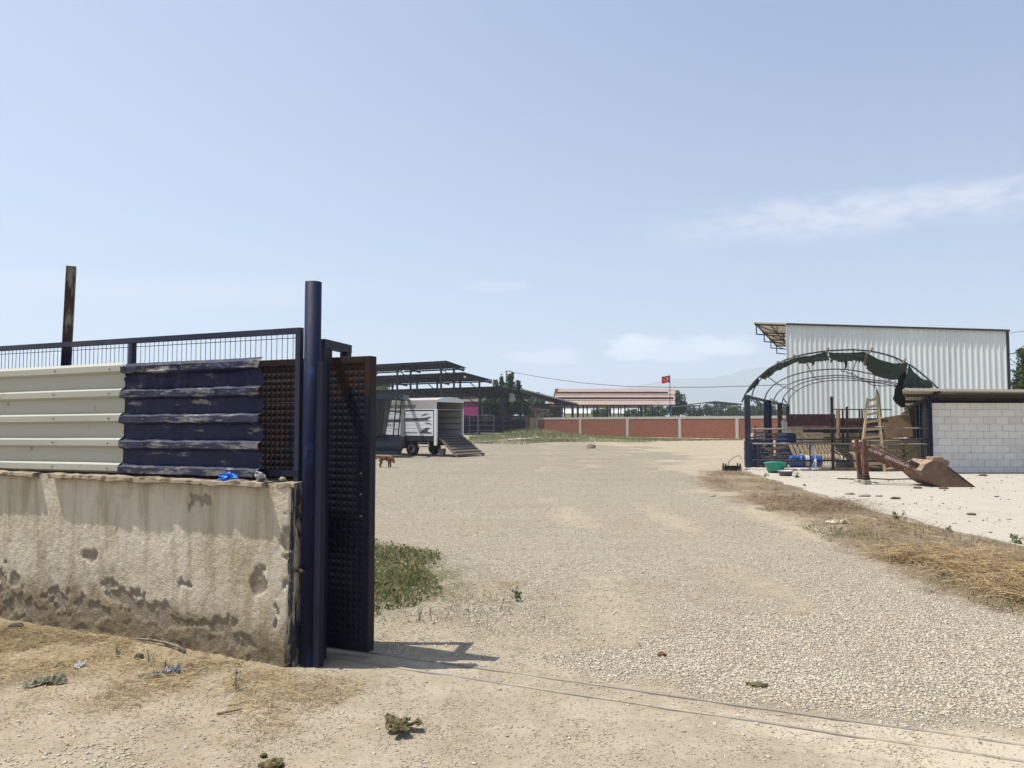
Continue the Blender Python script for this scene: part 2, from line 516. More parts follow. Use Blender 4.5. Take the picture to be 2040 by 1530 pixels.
M['flag_red'] = mat_wear('red_flag_cloth', (0.50, 0.018, 0.025), (0.36, 0.015, 0.02), 1.0, 0.5, 0.7, 0.8, 0, 0.1)
M['flag_white'] = mat_wear('white_flag_cloth', (0.75, 0.72, 0.70), (0.6, 0.58, 0.56), 1.0, 0.6, 0.7, 0.8, 0, 0.1)
M['dog'] = mat_wear('orange_brown_fur', (0.175, 0.080, 0.032), (0.050, 0.025, 0.013), 9.0, 0.44, 0.58, 0.9, 0, 0.4, 0.5)
M['dog_dark'] = mat_wear('dark_fur', (0.03, 0.018, 0.012), (0.06, 0.03, 0.02), 9.0, 0.55, 0.65, 0.9)
M['yellow_wall'] = mat_wear('pale_yellow_wall', (0.55, 0.49, 0.30), (0.42, 0.37, 0.24), 0.3, 0.55, 0.7, 0.9)
M['tiles'] = mat_wear('stacked_tiles', (0.34, 0.17, 0.12), (0.50, 0.45, 0.40), 3.0, 0.5, 0.56, 0.9)
M['glass'] = mat_wear('dark_glass', (0.012, 0.016, 0.02), (0.02, 0.025, 0.03), 2.0, 0.6, 0.7, 0.1)
M['leaf_dark'] = mat_leaf('dark_leaves', (0.022, 0.045, 0.016), (0.075, 0.12, 0.045))
M['leaf_mid'] = mat_leaf('green_leaves', (0.035, 0.070, 0.018), (0.13, 0.17, 0.05))
M['leaf_far'] = mat_leaf('far_leaves', (0.030, 0.058, 0.022), (0.085, 0.13, 0.05))
M['leaf_weed'] = mat_leaf('weed_leaves', (0.055, 0.090, 0.020), (0.17, 0.20, 0.06), (0.38, 0.29, 0.13), 0.17)
M['leaf_grass'] = mat_leaf('grass_blades', (0.075, 0.10, 0.030), (0.20, 0.20, 0.075), (0.42, 0.34, 0.18), 0.30)
M['leaf_yard'] = mat_leaf('yard_grass', (0.060, 0.088, 0.024), (0.15, 0.17, 0.058), (0.34, 0.28, 0.15), 0.22)
M['straw'] = mat_leaf('straw', (0.27, 0.19, 0.085), (0.50, 0.385, 0.20), (0.20, 0.14, 0.07), 0.18, 0.15)
M['hay'] = mat_leaf('dry_stalks', (0.31, 0.21, 0.092), (0.55, 0.405, 0.195), (0.18, 0.12, 0.065), 0.25, 0.2)
M['brush'] = mat_leaf('brown_stalks', (0.16, 0.10, 0.05), (0.36, 0.25, 0.13), (0.10, 0.065, 0.04), 0.3, 0.15)


def mat_pebble():
    m, t = new_mat('gravel_stone')
    isl = t.n('ShaderNodeNewGeometry').outputs['Random Per Island']
    col = t.ramp(isl, [(0.0, (0.30, 0.252, 0.185)), (0.3, (0.44, 0.385, 0.29)), (0.62, (0.50, 0.445, 0.35)), (0.85, (0.40, 0.375, 0.325)), (1.0, (0.57, 0.52, 0.43))])
    co = t.n('ShaderNodeTexCoord').outputs['Object']
    n = t.noise(co, 60.0, 3.0)
    col = t.mix(t.math('MULTIPLY', n, 0.5), col, (0.39, 0.33, 0.24))
    finish(t, col, 0.92)
    return m


def mat_ground():
    m, t = new_mat('farmyard_ground')
    co = t.n('ShaderNodeTexCoord').outputs['Object']

    def at(nm):
        return t.n('ShaderNodeAttribute', None, attribute_name=nm).outputs['Fac']
    big = t.noise(co, 0.35, 5.0, 0.6)
    mid = t.noise(co, 2.6, 6.0, 0.65)
    fine = t.noise(co, 38.0, 5.0, 0.7)
    st = t.n('ShaderNodeMapping', {0: co, 3: (0.10, 0.42, 1.0)}).outputs[0]
    streaks = t.noise(st, 1.5, 5.0, 0.6)
    dirt = t.mix(t.step(mid, 0.3, 0.7), (0.29, 0.243, 0.172), (0.375, 0.32, 0.238))
    dirt = t.mix(t.math('MULTIPLY', t.step(fine, 0.35, 0.75), 0.5), dirt, (0.225, 0.182, 0.128))
    vo = t.n('ShaderNodeTexVoronoi', {'Vector': co, 'Scale': 44.0, 'Randomness': 1.0})
    ve = t.n('ShaderNodeTexVoronoi', {'Vector': co, 'Scale': 44.0, 'Randomness': 1.0}, feature='DISTANCE_TO_EDGE')
    vs = t.n('ShaderNodeSeparateColor', {0: vo.outputs['Color']}).outputs[0]
    stone = t.ramp(vs, [(0.0, (0.36, 0.305, 0.225)), (0.35, (0.48, 0.42, 0.32)), (0.7, (0.54, 0.48, 0.375)), (1.0, (0.62, 0.56, 0.46))])
    gap = t.step(ve.outputs['Distance'], 0.02, 0.16)
    stone = t.mix(t.math('MULTIPLY', t.math('SUBTRACT', 1.0, gap), 0.65), stone, (0.31, 0.255, 0.18))
    gmask = t.step(t.math('ADD', at('gravel'), t.math('MULTIPLY', t.math('SUBTRACT', mid, 0.5), 0.9)), 0.35, 0.65)
    col = t.mix(gmask, dirt, stone)
    col = t.mix(t.math('MULTIPLY', t.step(streaks, 0.50, 0.68), t.math('MULTIPLY', gmask, 0.50)), col, (0.375, 0.30, 0.205))
    col = t.mix(t.math('MULTIPLY', t.step(big, 0.52, 0.66), 0.25), col, (0.44, 0.385, 0.30))
    dm = t.step(t.math('ADD', at('damp'), t.math('MULTIPLY', t.math('SUBTRACT', mid, 0.5), 1.1)), 0.35, 0.75)
    col = t.mix(t.math('MULTIPLY', dm, 0.85), col, t.mix(fine, (0.095, 0.066, 0.038), (0.20, 0.148, 0.088)))
    pm = t.step(t.math('ADD', at('dust'), t.math('MULTIPLY', t.math('SUBTRACT', mid, 0.5), 0.8)), 0.35, 0.7)
    col = t.mix(t.math('MULTIPLY', pm, 0.75), col, (0.47, 0.41, 0.315))
    sm = t.step(t.math('ADD', at('straw'), t.math('MULTIPLY', t.math('SUBTRACT', fine, 0.5), 1.0)), 0.35, 0.75)
    col = t.mix(t.math('MULTIPLY', sm, 0.7), col, t.mix(mid, (0.245, 0.19, 0.115), (0.33, 0.265, 0.17)))
    gm = t.step(t.math('ADD', at('grass'), t.math('MULTIPLY', t.math('SUBTRACT', mid, 0.5), 1.0)), 0.35, 0.75)
    col = t.mix(t.math('MULTIPLY', gm, 0.85), col, t.mix(fine, (0.085, 0.10, 0.035), (0.22, 0.20, 0.085)))
    h = t.math('ADD', t.math('MULTIPLY', fine, 0.45), t.math('MULTIPLY', gmask, t.math('MULTIPLY', gap, t.math('ADD', 0.5, vs))))
    finish(t, col, 0.95, 0, h, 1.0, 0.022, {'Specular IOR Level': 0.2})
    return m


def mat_pad():
    m, t = new_mat('pale_concrete')
    co = t.n('ShaderNodeTexCoord').outputs['Object']
    a = t.noise(co, 0.8, 6.0, 0.65)
    b = t.noise(co, 14.0, 5.0, 0.7)
    c = t.noise(co, 4.0, 5.0, 0.7)
    col = t.mix(a, (0.33, 0.295, 0.238), (0.41, 0.372, 0.31))
    col = t.mix(t.math('MULTIPLY', t.step(c, 0.52, 0.68), 0.55), col, (0.27, 0.232, 0.178))
    col = t.mix(t.math('MULTIPLY', t.step(b, 0.60, 0.68), 0.65), col, (0.155, 0.125, 0.088))
    finish(t, col, 0.95, 0, b, 0.5, 0.01)
    return m


def mat_plaster():
    m, t = new_mat('weathered_plaster')
    co = t.n('ShaderNodeTexCoord').outputs['Object']

    def at(nm):
        return t.n('ShaderNodeAttribute', None, attribute_name=nm).outputs['Fac']
    big = t.noise(co, 1.7, 5.0, 0.6)
    mid = t.noise(co, 9.0, 6.0, 0.65)
    fine = t.noise(co, 70.0, 5.0, 0.65)
    stv = t.n('ShaderNodeMapping', {0: co, 3: (7.0, 7.0, 0.9)}).outputs[0]
    st = t.noise(stv, 1.3, 5.0, 0.6)
    col = t.mix(t.step(big, 0.3, 0.7), (0.52, 0.455, 0.335), (0.63, 0.57, 0.45))
    col = t.mix(t.math('MULTIPLY', t.step(st, 0.44, 0.70), 0.7), col, (0.34, 0.27, 0.165))
    col = t.mix(t.math('MULTIPLY', t.step(mid, 0.55, 0.75), 0.35), col, (0.33, 0.28, 0.20))
    dm = t.step(t.math('ADD', at('dirt'), t.math('MULTIPLY', t.math('SUBTRACT', mid, 0.5), 0.9)), 0.25, 0.95)
    col = t.mix(t.math('MULTIPLY', dm, 0.9), col, (0.165, 0.122, 0.068))
    col = t.mix(t.math('MULTIPLY', at('peel'), 0.8), col, t.mix(mid, (0.15, 0.12, 0.085), (0.32, 0.27, 0.20)))
    pm = t.step(t.math('ADD', at('paint'), t.math('MULTIPLY', t.math('SUBTRACT', t.noise(stv, 5.0, 6.0, 0.75), 0.5), 1.5)), 0.42, 0.52)
    col = t.mix(t.math('MULTIPLY', pm, 0.92), col, (0.016, 0.020, 0.045))
    h = t.math('ADD', t.math('MULTIPLY', fine, 1.1), t.math('ADD', mid, t.math('MULTIPLY', t.noise(co, 28.0, 4.0, 0.6), 0.6)))
    finish(t, col, 0.95, 0, h, 0.8, 0.012, {'Specular IOR Level': 0.2})
    return m


def mat_brick(name, c1, c2, mortar, bw, bh, ms, axis='X', patch=None, patchf=0.0, off=0.5, dist=0.01, joint=(0.38, 0.52)):
    """bricks laid in local X (or Y) and Z of the object"""
    m, t = new_mat(name)
    co = t.n('ShaderNodeTexCoord').outputs['Object']
    s = t.n('ShaderNodeSeparateXYZ', {0: co})
    v = t.n('ShaderNodeCombineXYZ', {0: s.outputs[0 if axis == 'X' else 1], 1: s.outputs[2], 2: 0.0}).outputs[0]
    wob = t.noise(co, 3.0, 3.0, 0.6, 1)
    v2 = t.n('ShaderNodeVectorMath', {0: v, 1: t.n('ShaderNodeVectorMath', {0: wob, 3: 0.045}, operation='SCALE').outputs[0]}, operation='ADD').outputs[0]
    b = t.n('ShaderNodeTexBrick', {'Vector': v2, 'Color1': c4(c1), 'Color2': c4(c2), 'Mortar': c4(mortar), 'Scale': 1.0, 'Mortar Size': ms,
                                   'Mortar Smooth': 0.2, 'Bias': 0.0, 'Brick Width': bw, 'Row Height': bh})
    b.offset = off
    a = t.noise(co, 1.6, 5.0, 0.6)
    f = t.noise(co, 22.0, 5.0, 0.7)
    g = t.noise(co, 5.0, 5.0, 0.7)
    gate = t.math('MULTIPLY', b.outputs['Fac'], t.step(g, joint[0], joint[1]))
    base = t.mix(gate, t.mix(0.5, c1, b.outputs['Color']), mortar)
    col = t.mix(t.math('MULTIPLY', a, 0.35), base, tuple(x * 0.6 for x in c1))
    col = t.mix(t.math('MULTIPLY', t.step(f, 0.5, 0.75), 0.3), col, tuple(x * 0.55 for x in c2))
    if patch:
        bb = t.n('ShaderNodeTexBrick', {'Vector': v2, 'Color1': (0, 0, 0, 1), 'Color2': (1, 1, 1, 1), 'Mortar': (0, 0, 0, 1), 'Scale': 1.0, 'Mortar Size': 0.0,
                                        'Bias': -1.0 + 2 * patchf, 'Brick Width': bw, 'Row Height': bh})
        bb.offset = off
        pk = t.math('MULTIPLY', t.n('ShaderNodeSeparateColor', {0: bb.outputs[0]}).outputs[0], t.step(t.noise(co, 7.0, 5.0, 0.7), 0.35, 0.5))
        col = t.mix(t.math('MULTIPLY', pk, 0.8), col, patch)
    h = t.math('SUBTRACT', t.math('MULTIPLY', f, 0.3), gate)
    finish(t, col, 0.9, 0, h, 0.6, dist)
    return m


M['pebble'] = mat_pebble()
M['debris'] = mat_wear('dark_debris', (0.11, 0.085, 0.06), (0.30, 0.26, 0.20), 0.9, 0.5, 0.6, 0.95)
M['crumb'] = mat_wear('soil_crumb', (0.31, 0.26, 0.185), (0.42, 0.365, 0.28), 5.0, 0.5, 0.6, 0.95)
M['ground'] = mat_ground()
M['pad'] = mat_pad()
M['plaster'] = mat_plaster()
M['blocks'] = mat_brick('whitewashed_blocks', (0.78, 0.76, 0.715), (0.60, 0.585, 0.55), (0.17, 0.15, 0.13), 0.41, 0.228, 0.008, 'X', (0.36, 0.27, 0.215), 0.08, 0.5, 0.016, (0.44, 0.64))
M['bricks'] = mat_brick('red_hollow_bricks', (0.23, 0.070, 0.032), (0.145, 0.042, 0.021), (0.27, 0.15, 0.095), 0.42, 0.24, 0.016, 'X')
M['bricks_old'] = mat_brick('brown_bricks', (0.15, 0.07, 0.05), (0.10, 0.05, 0.04), (0.22, 0.17, 0.13), 0.30, 0.2, 0.016, 'X')


def mat_hill():
    m, t = new_mat('far_hillside')
    co = t.n('ShaderNodeTexCoord').outputs['Object']
    n = t.noise(co, 0.004, 6.0, 0.6)
    finish(t, t.mix(n, (0.06, 0.08, 0.045), (0.16, 0.15, 0.09)), 0.95)
    return m


M['hill'] = mat_hill()

# ------------------------------------------------------------------ ground: one sheet to the horizon
D2 = Vector((-0.915, 0.403))            # along the front wall, away to the left
N2 = Vector((0.403, 0.915))             # behind the front wall
C0 = G(580, 1325)                       # front corner of the wall


def Wp(s, k, z=0.0):
    return Vector((C0.x + s * D2.x + k * N2.x, C0.y + s * D2.y + k * N2.y, z))


def wall_hit(px, py, k):
    """s, z where the photo ray meets the upright plane k behind the wall face"""
    r = ray(px, py)
    num = k - ((0 - C0.x) * N2.x + (0 - C0.y) * N2.y)
    t = num / (r.x * N2.x + r.y * N2.y)
    x, y, z = r.x * t, r.y * t, CAM_H + r.z * t
    return (x - C0.x) * D2.x + (y - C0.y) * D2.y, z


_low = [G(*p) for p in ((2300, 1330), (2040, 1225), (1880, 1185), (1780, 1135), (1680, 1090), (1600, 1050), (1480, 1000), (1400, 960), (1350, 920))]
_up = [G(*p) for p in ((2300, 1170), (2040, 1095), (1950, 1075), (1850, 1050), (1700, 1010), (1560, 965), (1478, 938))]
LOWY, LOWX = np.array([p.y for p in _low]), np.array([p.x for p in _low])
UPY, UPX = np.array([p.y for p in _up]), np.array([p.x for p in _up])


def strip_low(y): return np.interp(y, LOWY, LOWX)
def strip_up(y): return np.interp(y, UPY, UPX)


def masks(x, y):
    x, y = np.asarray(x, float), np.asarray(y, float)
    s = (x - C0.x) * D2.x + (y - C0.y) * D2.y
    k = (x - C0.x) * N2.x + (y - C0.y) * N2.y
    wob = (fbm(x * 1.3, y * 1.3) - 0.5) * 0.9
    xl = strip_low(y) + wob * 0.5
    right = sstep(x, xl - 0.25 - 0.05 * y, xl + 0.25 + 0.03 * y) * (1 - 0.75 * sstep(y, 25, 38))
    yard = sstep(k, 0.1, 1.0)
    patch = sstep(fbm(x * 0.55 + 5, y * 0.55 + 2, 5), 0.42, 0.56)
    dens = 0.30 + 0.70 * patch
    dens = np.maximum(dens, sstep(k, 0.3, 1.8) * (0.52 + 0.48 * patch))
    # two dusty wheel lanes curving into the yard, broken up by noise
    xc = 1.9 - 0.02 * y + 0.0035 * y * y * 0.3 + (fbm(x * 0.2, y * 0.2) - 0.5) * 0.8
    lanes = np.maximum(np.exp(-((x - xc - 0.85) / 0.36) ** 2), np.exp(-((x - xc + 0.85) / 0.36) ** 2)) * sstep(fbm(x * 0.9 + 2, y * 0.35, 4), 0.34, 0.56) * (1 - sstep(y, 24, 40))
    dens = dens * (1 - 0.34 * lanes)
    gravel = yard * (1 - right) * dens + (1 - yard) * 0.20 * sstep(fbm(x * 1.4, y * 1.4, 4), 0.52, 0.66)
    gravel = gravel * (1 - sstep(y, 48, 75)) + 0.25 * sstep(y, 48, 75) * (1 - right)
    bare = sstep(x - 0.13 * y + wob * 3, 0.8, 5.2) * sstep(y, 17, 32)
    gravel = gravel * (1 - 0.55 * bare * (0.4 + fbm(x * 0.4, y * 0.25, 4)))
    xu = strip_up(y)
    inside = right * (1 - sstep(x, xu - 0.1, xu + 0.2)) * (1 - sstep(y, 23, 29))
    damp = inside * (0.62 + 0.38 * sstep(fbm(x * 0.9 + 3, y * 0.7, 4), 0.40, 0.6))
    # brown tracks across the yard
    tr = np.exp(-((y - 21.0 - 0.15 * x) / 3.0) ** 2) * 0.32 * sstep(-x, -3, 2) + np.exp(-((y - 31.0) / 3.0) ** 2) * 0.25 * sstep(-x, -3, 2)
    damp = np.maximum(damp, tr * (1 - right))
    straw = (1 - sstep(-k, 0.25, 1.3)) * (1 - sstep(k, 0.0, 0.1)) * sstep(s, -0.2, 1.0) * 0.95
    straw = np.maximum(straw, inside * sstep(fbm(x * 0.8, y * 0.5 + 7, 4), 0.48, 0.66) * 0.55)
    e1 = np.exp(-(((x + 1.0) / 1.1) ** 2 + ((y - 8.2) / 2.0) ** 2) * 1.2)
    grass = e1 * 0.7
    far_g = sstep(y, 56, 64) * (1 - sstep(y, 108, 125)) * sstep(0.215 - x / np.maximum(y, 1), 0, 0.05) * sstep(x / np.maximum(y, 1), -0.075, -0.05)
    grass = np.maximum(grass, far_g * 0.75)
    grass = np.maximum(grass, sstep(y, 115, 150) * 0.9)
    dust = (1 - yard) * 0.32 * sstep(x, -0.6, 1.2) + yard * 0.0
    dust = dust + 0.14 * lanes + 0.35 * np.exp(-((k - 0.35) / 0.5) ** 2) * sstep(x, 0.5, 2.0)
    return gravel, damp, straw, grass, dust, s, k, inside


def height(x, y):
    x, y = np.asarray(x, float), np.asarray(y, float)
    g, da, stw, gr, du, s, k, inside = masks(x, y)
    r = np.hypot(x, y)
    h = (fbm(x * 1.1, y * 1.1, 5) - 0.5) * 0.030 * (1 - sstep(r, 10, 30))
    h = h + (fbm(x * 7, y * 7, 3) - 0.5) * 0.012 * (1 - sstep(r, 5, 14))
    h = h + inside * (0.03 + 0.10 * (fbm(x * 1.2 + 8, y * 0.9, 4) - 0.35))
    h = h + stw * (k < 0) * (1 - sstep(-k, 0.0, 0.5)) * 0.03
    rise = sstep(y, 45, 84) * (1 - sstep(x, 0, 15)) * 0.5
    rise = rise * (1 - sstep(y, 120, 300))
    return h + rise - 0.012


def build_ground():
    fine = np.linspace(R(-48), R(48), 280)
    rest = np.linspace(R(48), R(312), 60)[1:-1]
    th = np.concatenate([fine, rest])
    rad = np.concatenate([[0.05], np.geomspace(1.2, 60, 330), np.geomspace(64, 9000, 50)])
    A, B = np.meshgrid(th, rad)
    X, Y = (np.sin(A) * B).ravel(), (np.cos(A) * B).ravel()
    g, da, stw, gr, du, s, k, ins = masks(X, Y)
    Z = height(X, Y)
    n, mth = len(rad), len(th)
    i, j = np.meshgrid(np.arange(n - 1), np.arange(mth), indexing='ij')
    j2 = (j + 1) % mth
    F = np.stack([i * mth + j, (i + 1) * mth + j, (i + 1) * mth + j2, i * mth + j2], -1).reshape(-1, 4)[:, ::-1]
    o = np_mesh('ground', np.stack([X, Y, Z], 1), F, M['ground'], smooth=True)
    for nm, v in (('gravel', g), ('damp', da), ('straw', stw), ('grass', gr), ('dust', du)):
        attr(o, nm, v)
    tag(o, kind='structure')


build_ground()


def hz1(x, y): return float(height(np.array([x]), np.array([y]))[0])


def build_pad():
    ys = np.concatenate([np.linspace(3.0, 25.4, 60), [28, 34, 44]])
    rows_t, edge = [], []
    mb = MB()
    top = []
    for y in ys:
        x0 = float(strip_up(y)) + 0.06 * math.sin(y * 3.1) + 0.10 * (mnoise.noise((y * 1.7, 0, 0)))
        if y > 25.4: x0 = 7.9 + (y - 25.4) * 0.42
        top.append([(x0, y, -0.05), (x0, y, 0.045)] + [(x0 + q, y, 0.05) for q in (0.4, 2, 5, 9, 14, 20)])
    mb.grid([list(reversed(r)) for r in top])
    o = mb.build('concrete_pad', M['pad'])
    tag(o, kind='structure')
    mb = MB()
    a, b, c, d = G(938, 881, 0.2), G(1085, 872, 0.3), G(1030, 864, 0.40), G(925, 864, 0.40)
    mb.grid([[(a.x, a.y, hz1(a.x, a.y) + 0.05), (b.x, b.y, hz1(b.x, b.y) + 0.05)], [(d.x, d.y, hz1(d.x, d.y) + 0.05), (c.x, c.y, hz1(c.x, c.y) + 0.05)]])
    tag(mb.build('concrete_path', M['pad']), kind='structure')


build_pad()
PADZ = 0.05


def hills():
    def ridge(name, dist, prof, seed):
        xs = np.linspace(-0.9, 0.9, 160)
        mb = MB(); rows = []
        for d, f in ((0.80, 0.0), (0.87, 0.38), (0.94, 0.75), (1.0, 1.0), (1.1, 0.7), (1.25, 0.0)):
            row = []
            for a in xs:
                px = 1020 + FPX * a
                h = max(0.0, np.interp(px, [p[0] for p in prof], [p[1] for p in prof]))
                h = h / FPX * dist
                h = h * f * (1 + 0.16 * (mnoise.fractal((a * 9 + seed, d * 6, seed), 1.0, 2.0, 4)))
                row.append((a * dist * d / 1.0, dist * d, h + (1.6 if f else -2)))
            rows.append(row)
        mb.grid(rows)
        o = mb.build(name, M['hill'], smooth=True)
        tag(o, kind='structure')
    ridge('hills', 3600, [(-600, 0), (300, 8), (700, 18), (1050, 38), (1120, 56), (1180, 62), (1240, 70), (1330, 84), (1420, 98), (1520, 112), (1600, 118), (1760, 105), (2000, 80), (2300, 60), (2600, 40)], 2.0)
    ridge('far_hills', 2900, [(-600, 0), (900, 0), (1040, 40), (1090, 52), (1130, 44), (1200, 20), (1300, 12), (1500, 25), (2000, 30), (2600, 10)], 5.0)


hills()


# ------------------------------------------------------------------ front wall, fence, sheets, gate
def build_wall():
    t = thing('perimeter_wall', 'low rendered wall with peeling stained plaster under the metal fence sheets', 'wall', Wp(0, 0, 0))
    S, H, T = 7.0, 1.19, 0.22
    ns, nz = 520, 110
    s = np.concatenate([np.linspace(0, 3.6, 420), np.linspace(3.65, S, 60)])
    z = np.linspace(-0.08, H, nz)
    Sg, Zg = np.meshgrid(s, z)
    peel = np.zeros_like(Sg)
    for px, py, rx, ry in ((8, 1152, 0.12, 0.08), (172, 1108, 0.075, 0.03), (215, 1152, 0.09, 0.035), (250, 1180, 0.10, 0.05), (120, 1190, 0.10, 0.035), (377, 1168, 0.065, 0.035),
                           (383, 985, 0.05, 0.07), (410, 992, 0.045, 0.05), (510, 1165, 0.035, 0.07), (576, 1082, 0.05, 0.07), (330, 1235, 0.14, 0.03), (185, 1225, 0.10, 0.07), (60, 1205, 0.25, 0.06),
                           (300, 1215, 0.16, 0.07), (420, 1250, 0.13, 0.035), (560, 1190, 0.03, 0.14), (455, 1255, 0.12, 0.06), (505, 1275, 0.10, 0.03)):
        a, b = wall_hit(px, py, 0)
        wb = (fbm(Sg * 17 + px, Zg * 17, 6) - 0.5) * 3.0 + (fbm(Sg * 4 + px, Zg * 4, 3) - 0.5) * 1.6
        Sw = Sg + (fbm(Sg * 5 + 1, Zg * 5, 3) - 0.5) * 0.22; Zw = Zg + (fbm(Sg * 5 + 40, Zg * 5, 3) - 0.5) * 0.16
        d = np.hypot((Sw - a) / rx, (Zw - b) / ry) * 0.8 + wb * 0.9
        peel = np.maximum(peel, 1 - sstep(d, 0.75, 0.95))
    low = sstep(0.22 - Zg + (fbm(Sg * 4, Zg * 4, 4) - 0.5) * 0.4, 0.0, 0.10)
    peel = np.maximum(peel, low * sstep(fbm(Sg * 9, Zg * 9 + 3, 5), 0.46, 0.54) * 0.45)
    crack = np.zeros_like(Sg)
    rough = (fbm(Sg * 22, Zg * 16, 4) - 0.5) * 0.006 + (fbm(Sg * 60, Zg * 60, 3) - 0.5) * 0.005 + (fbm(Sg * 2.2, Zg * 2.2, 3) - 0.5) * 0.008
    K = rough + peel * 0.012 + sstep(0.25 - Zg, 0, 0.25) * (fbm(Sg * 12, Zg * 12, 4) - 0.5) * 0.02
    # the lower part of the wall bellies out a little, the free edge is chipped
    K = K - 0.02 * sstep(0.5 - Zg, 0, 0.5)
    edge = (1 - sstep(Sg, 0.0, 0.05)) * (0.01 + 0.03 * fbm(Sg * 3, Zg * 13, 3))
    K = K + edge
    X = C0.x + Sg * D2.x + K * N2.x
    Y = C0.y + Sg * D2.y + K * N2.y
    V = np.stack([X, Y, Zg], -1).reshape(-1, 3)
    m = len(s)
    i, j = np.meshgrid(np.arange(nz - 1), np.arange(m - 1), indexing='ij')
    F = np.stack([i * m + j, (i + 1) * m + j, (i + 1) * m + j + 1, i * m + j + 1], -1).reshape(-1, 4)
    face = np_mesh('plaster_face', V, F, M['plaster'], t, smooth=True)
    dirt = np.clip(1.45 * np.exp(-np.clip(Zg, 0, 9) / 0.30) * (0.5 + fbm(Sg * 2.3, Zg * 2, 4)) + 0.55 * sstep(Zg, H - 0.16, H) * fbm(Sg * 3, Zg, 3) + 0.25 * fbm(Sg * 1.1, Zg * 0.8, 3), 0, 1)
    attr(face, 'dirt', dirt.ravel()); attr(face, 'peel', peel.ravel())
    paint = (1 - sstep(Sg, 0.0, 0.11)) * 0.62
    attr(face, 'paint', paint.ravel())
    mb = MB()
    # end face (seen past the post), top and back
    rows = []
    zz = np.linspace(-0.08, H, 60)
    for q in np.linspace(0.012, T, 12):
        rows.append([Wp(0.0 + 0.012 * (mnoise.noise((q * 9, zc * 7, 1.0))), q, zc) for zc in zz])
    mb.grid(rows)
    e = mb.build('wall_end', M['plaster'], t, smooth=True)
    nv = len(e.data.vertices)
    zc = np.array([v.co.z for v in e.data.vertices])
    attr(e, 'dirt', 0.55 * np.exp(-np.clip(zc, 0, 9) / 0.3)); attr(e, 'peel', np.zeros(nv)); attr(e, 'paint', np.full(nv, 0.43) + 0.10 * np.sin(zc * 7))
    mb = MB()
    mb.obox(Wp(0.02, 0.045, -0.08), Wp(S, 0.045, 0) - Wp(0.02, 0.045, 0), Wp(0, T, 0) - Wp(0, 0.045, 0), (0, 0, H + 0.077))
    bk = mb.build('wall_core', M['concrete'], t)
    # coping: a rough mortar cap whose front lip shades the wall; broken off at two places
    mb = MB()

    def cap(s0, s1, lip, z0, z1):
        n = max(4, int((s1 - s0) / 0.03)); rows = []
        for c in range(n + 1):
            q = s0 + (s1 - s0) * c / n
            l = lip + 0.005 * mnoise.fractal((q * 9, 3.3, 0), 1, 2, 5) - (0.006 if mnoise.noise((q * 9, 9, 0)) > 0.35 else 0)
            a = z1 - 0.004 + 0.011 * mnoise.fractal((q * 9, 7.7, 0), 1, 2, 5)
            b = z0 + 0.012 * mnoise.fractal((q * 8, 1.7, 0), 1, 2, 4)
            rows.append([Wp(q, 0.05, z0), Wp(q, -l + 0.010, b + 0.004), Wp(q, -l, b + 0.012), Wp(q, -l + 0.003, a - 0.006), Wp(q, -l + 0.010, a), Wp(q, T * 0.5, a + 0.003), Wp(q, T, a)])
        b0 = len(mb.v); mb.grid(rows)
        mb.f.append(tuple(b0 + i for i in reversed(range(7)))); mb.mi.append(0)
        e0 = b0 + n * 7
        mb.f.append(tuple(e0 + i for i in range(7))); mb.mi.append(0)
    sa = wall_hit(532, 960, 0)[0]; sb = wall_hit(108, 952, 0)[0]; sc_ = wall_hit(78, 952, 0)[0]
    cap(0.0, sa, 0.004, 1.155, 1.198)
    cap(sa, sb, 0.058, 1.160, 1.205)
    cap(sb, sc_, -0.004, 1.175, 1.198)
    cap(sc_, S, 0.052, 1.165, 1.208)
    mb.build('coping', M['coping'], t)


build_wall()
FENCE_K = 0.115
S_END = wall_hit(601, 700, FENCE_K)[0]


def build_fence():
    t = thing('mesh_fence', 'blue framed welded wire fence standing on the low plaster wall', 'fence', Wp(0, FENCE_K, 1.2))
    z1 = wall_hit(598, 653, FENCE_K)[1]
    z0 = 1.255
    S = 7.0
    nv = Vector((N2.x, N2.y, 0))
    MB().bar(Wp(S_END, FENCE_K, z1 - 0.02), Wp(S, FENCE_K, z1 - 0.02), 0.04).build('top_rail', M['rail_blue'], t)
    MB().bar(Wp(S_END, FENCE_K, z0), Wp(S, FENCE_K, z0), 0.04).build('bottom_rail', M['navy'], t)
    for s, nm in ((S_END + 0.02, 1), (wall_hit(263, 700, FENCE_K)[0], 1), (wall_hit(-130, 700, FENCE_K)[0], 1), (S - 0.02, 1)):
        w_ = 0.04
        MB().bar(Wp(s, FENCE_K + 0.001, 1.2), Wp(s, FENCE_K + 0.001, z1 - 0.04), w_, w_, (D2.x, D2.y, 0)).build('post', M['rail_blue'], t)
    mb = MB()
    s = S_END + 0.075
    while s < S:
        mb.tube(Wp(s, FENCE_K, z0 + 0.01), Wp(s, FENCE_K, z1 - 0.03), 0.0028, 4, None, False)
        s += 0.0475
    for z in (z1 - 0.07, z1 - 0.22, z1 - 0.37, z1 - 0.52, z1 - 0.67, z1 - 0.82):
        mb.tube(Wp(S_END + 0.03, FENCE_K - 0.006, z), Wp(S, FENCE_K - 0.006, z), 0.0028, 4, None, False)
    mb.build('wire_mesh', M['navy'], t)


build_fence()


def rib_profile(z0, z1, ntop, seed=0):
    """list of (z, k): horizontal trapezoid ribs proud of the sheet"""
    pitch = (z1 - z0 - 0.088) / (ntop - 1)
    pr = []
    for i in range(ntop):
        b = z0 + i * pitch
        pr += [(b, 0.040), (b + 0.020, 0.0), (b + 0.064, 0.0), (b + 0.088, 0.040)]
    return pr


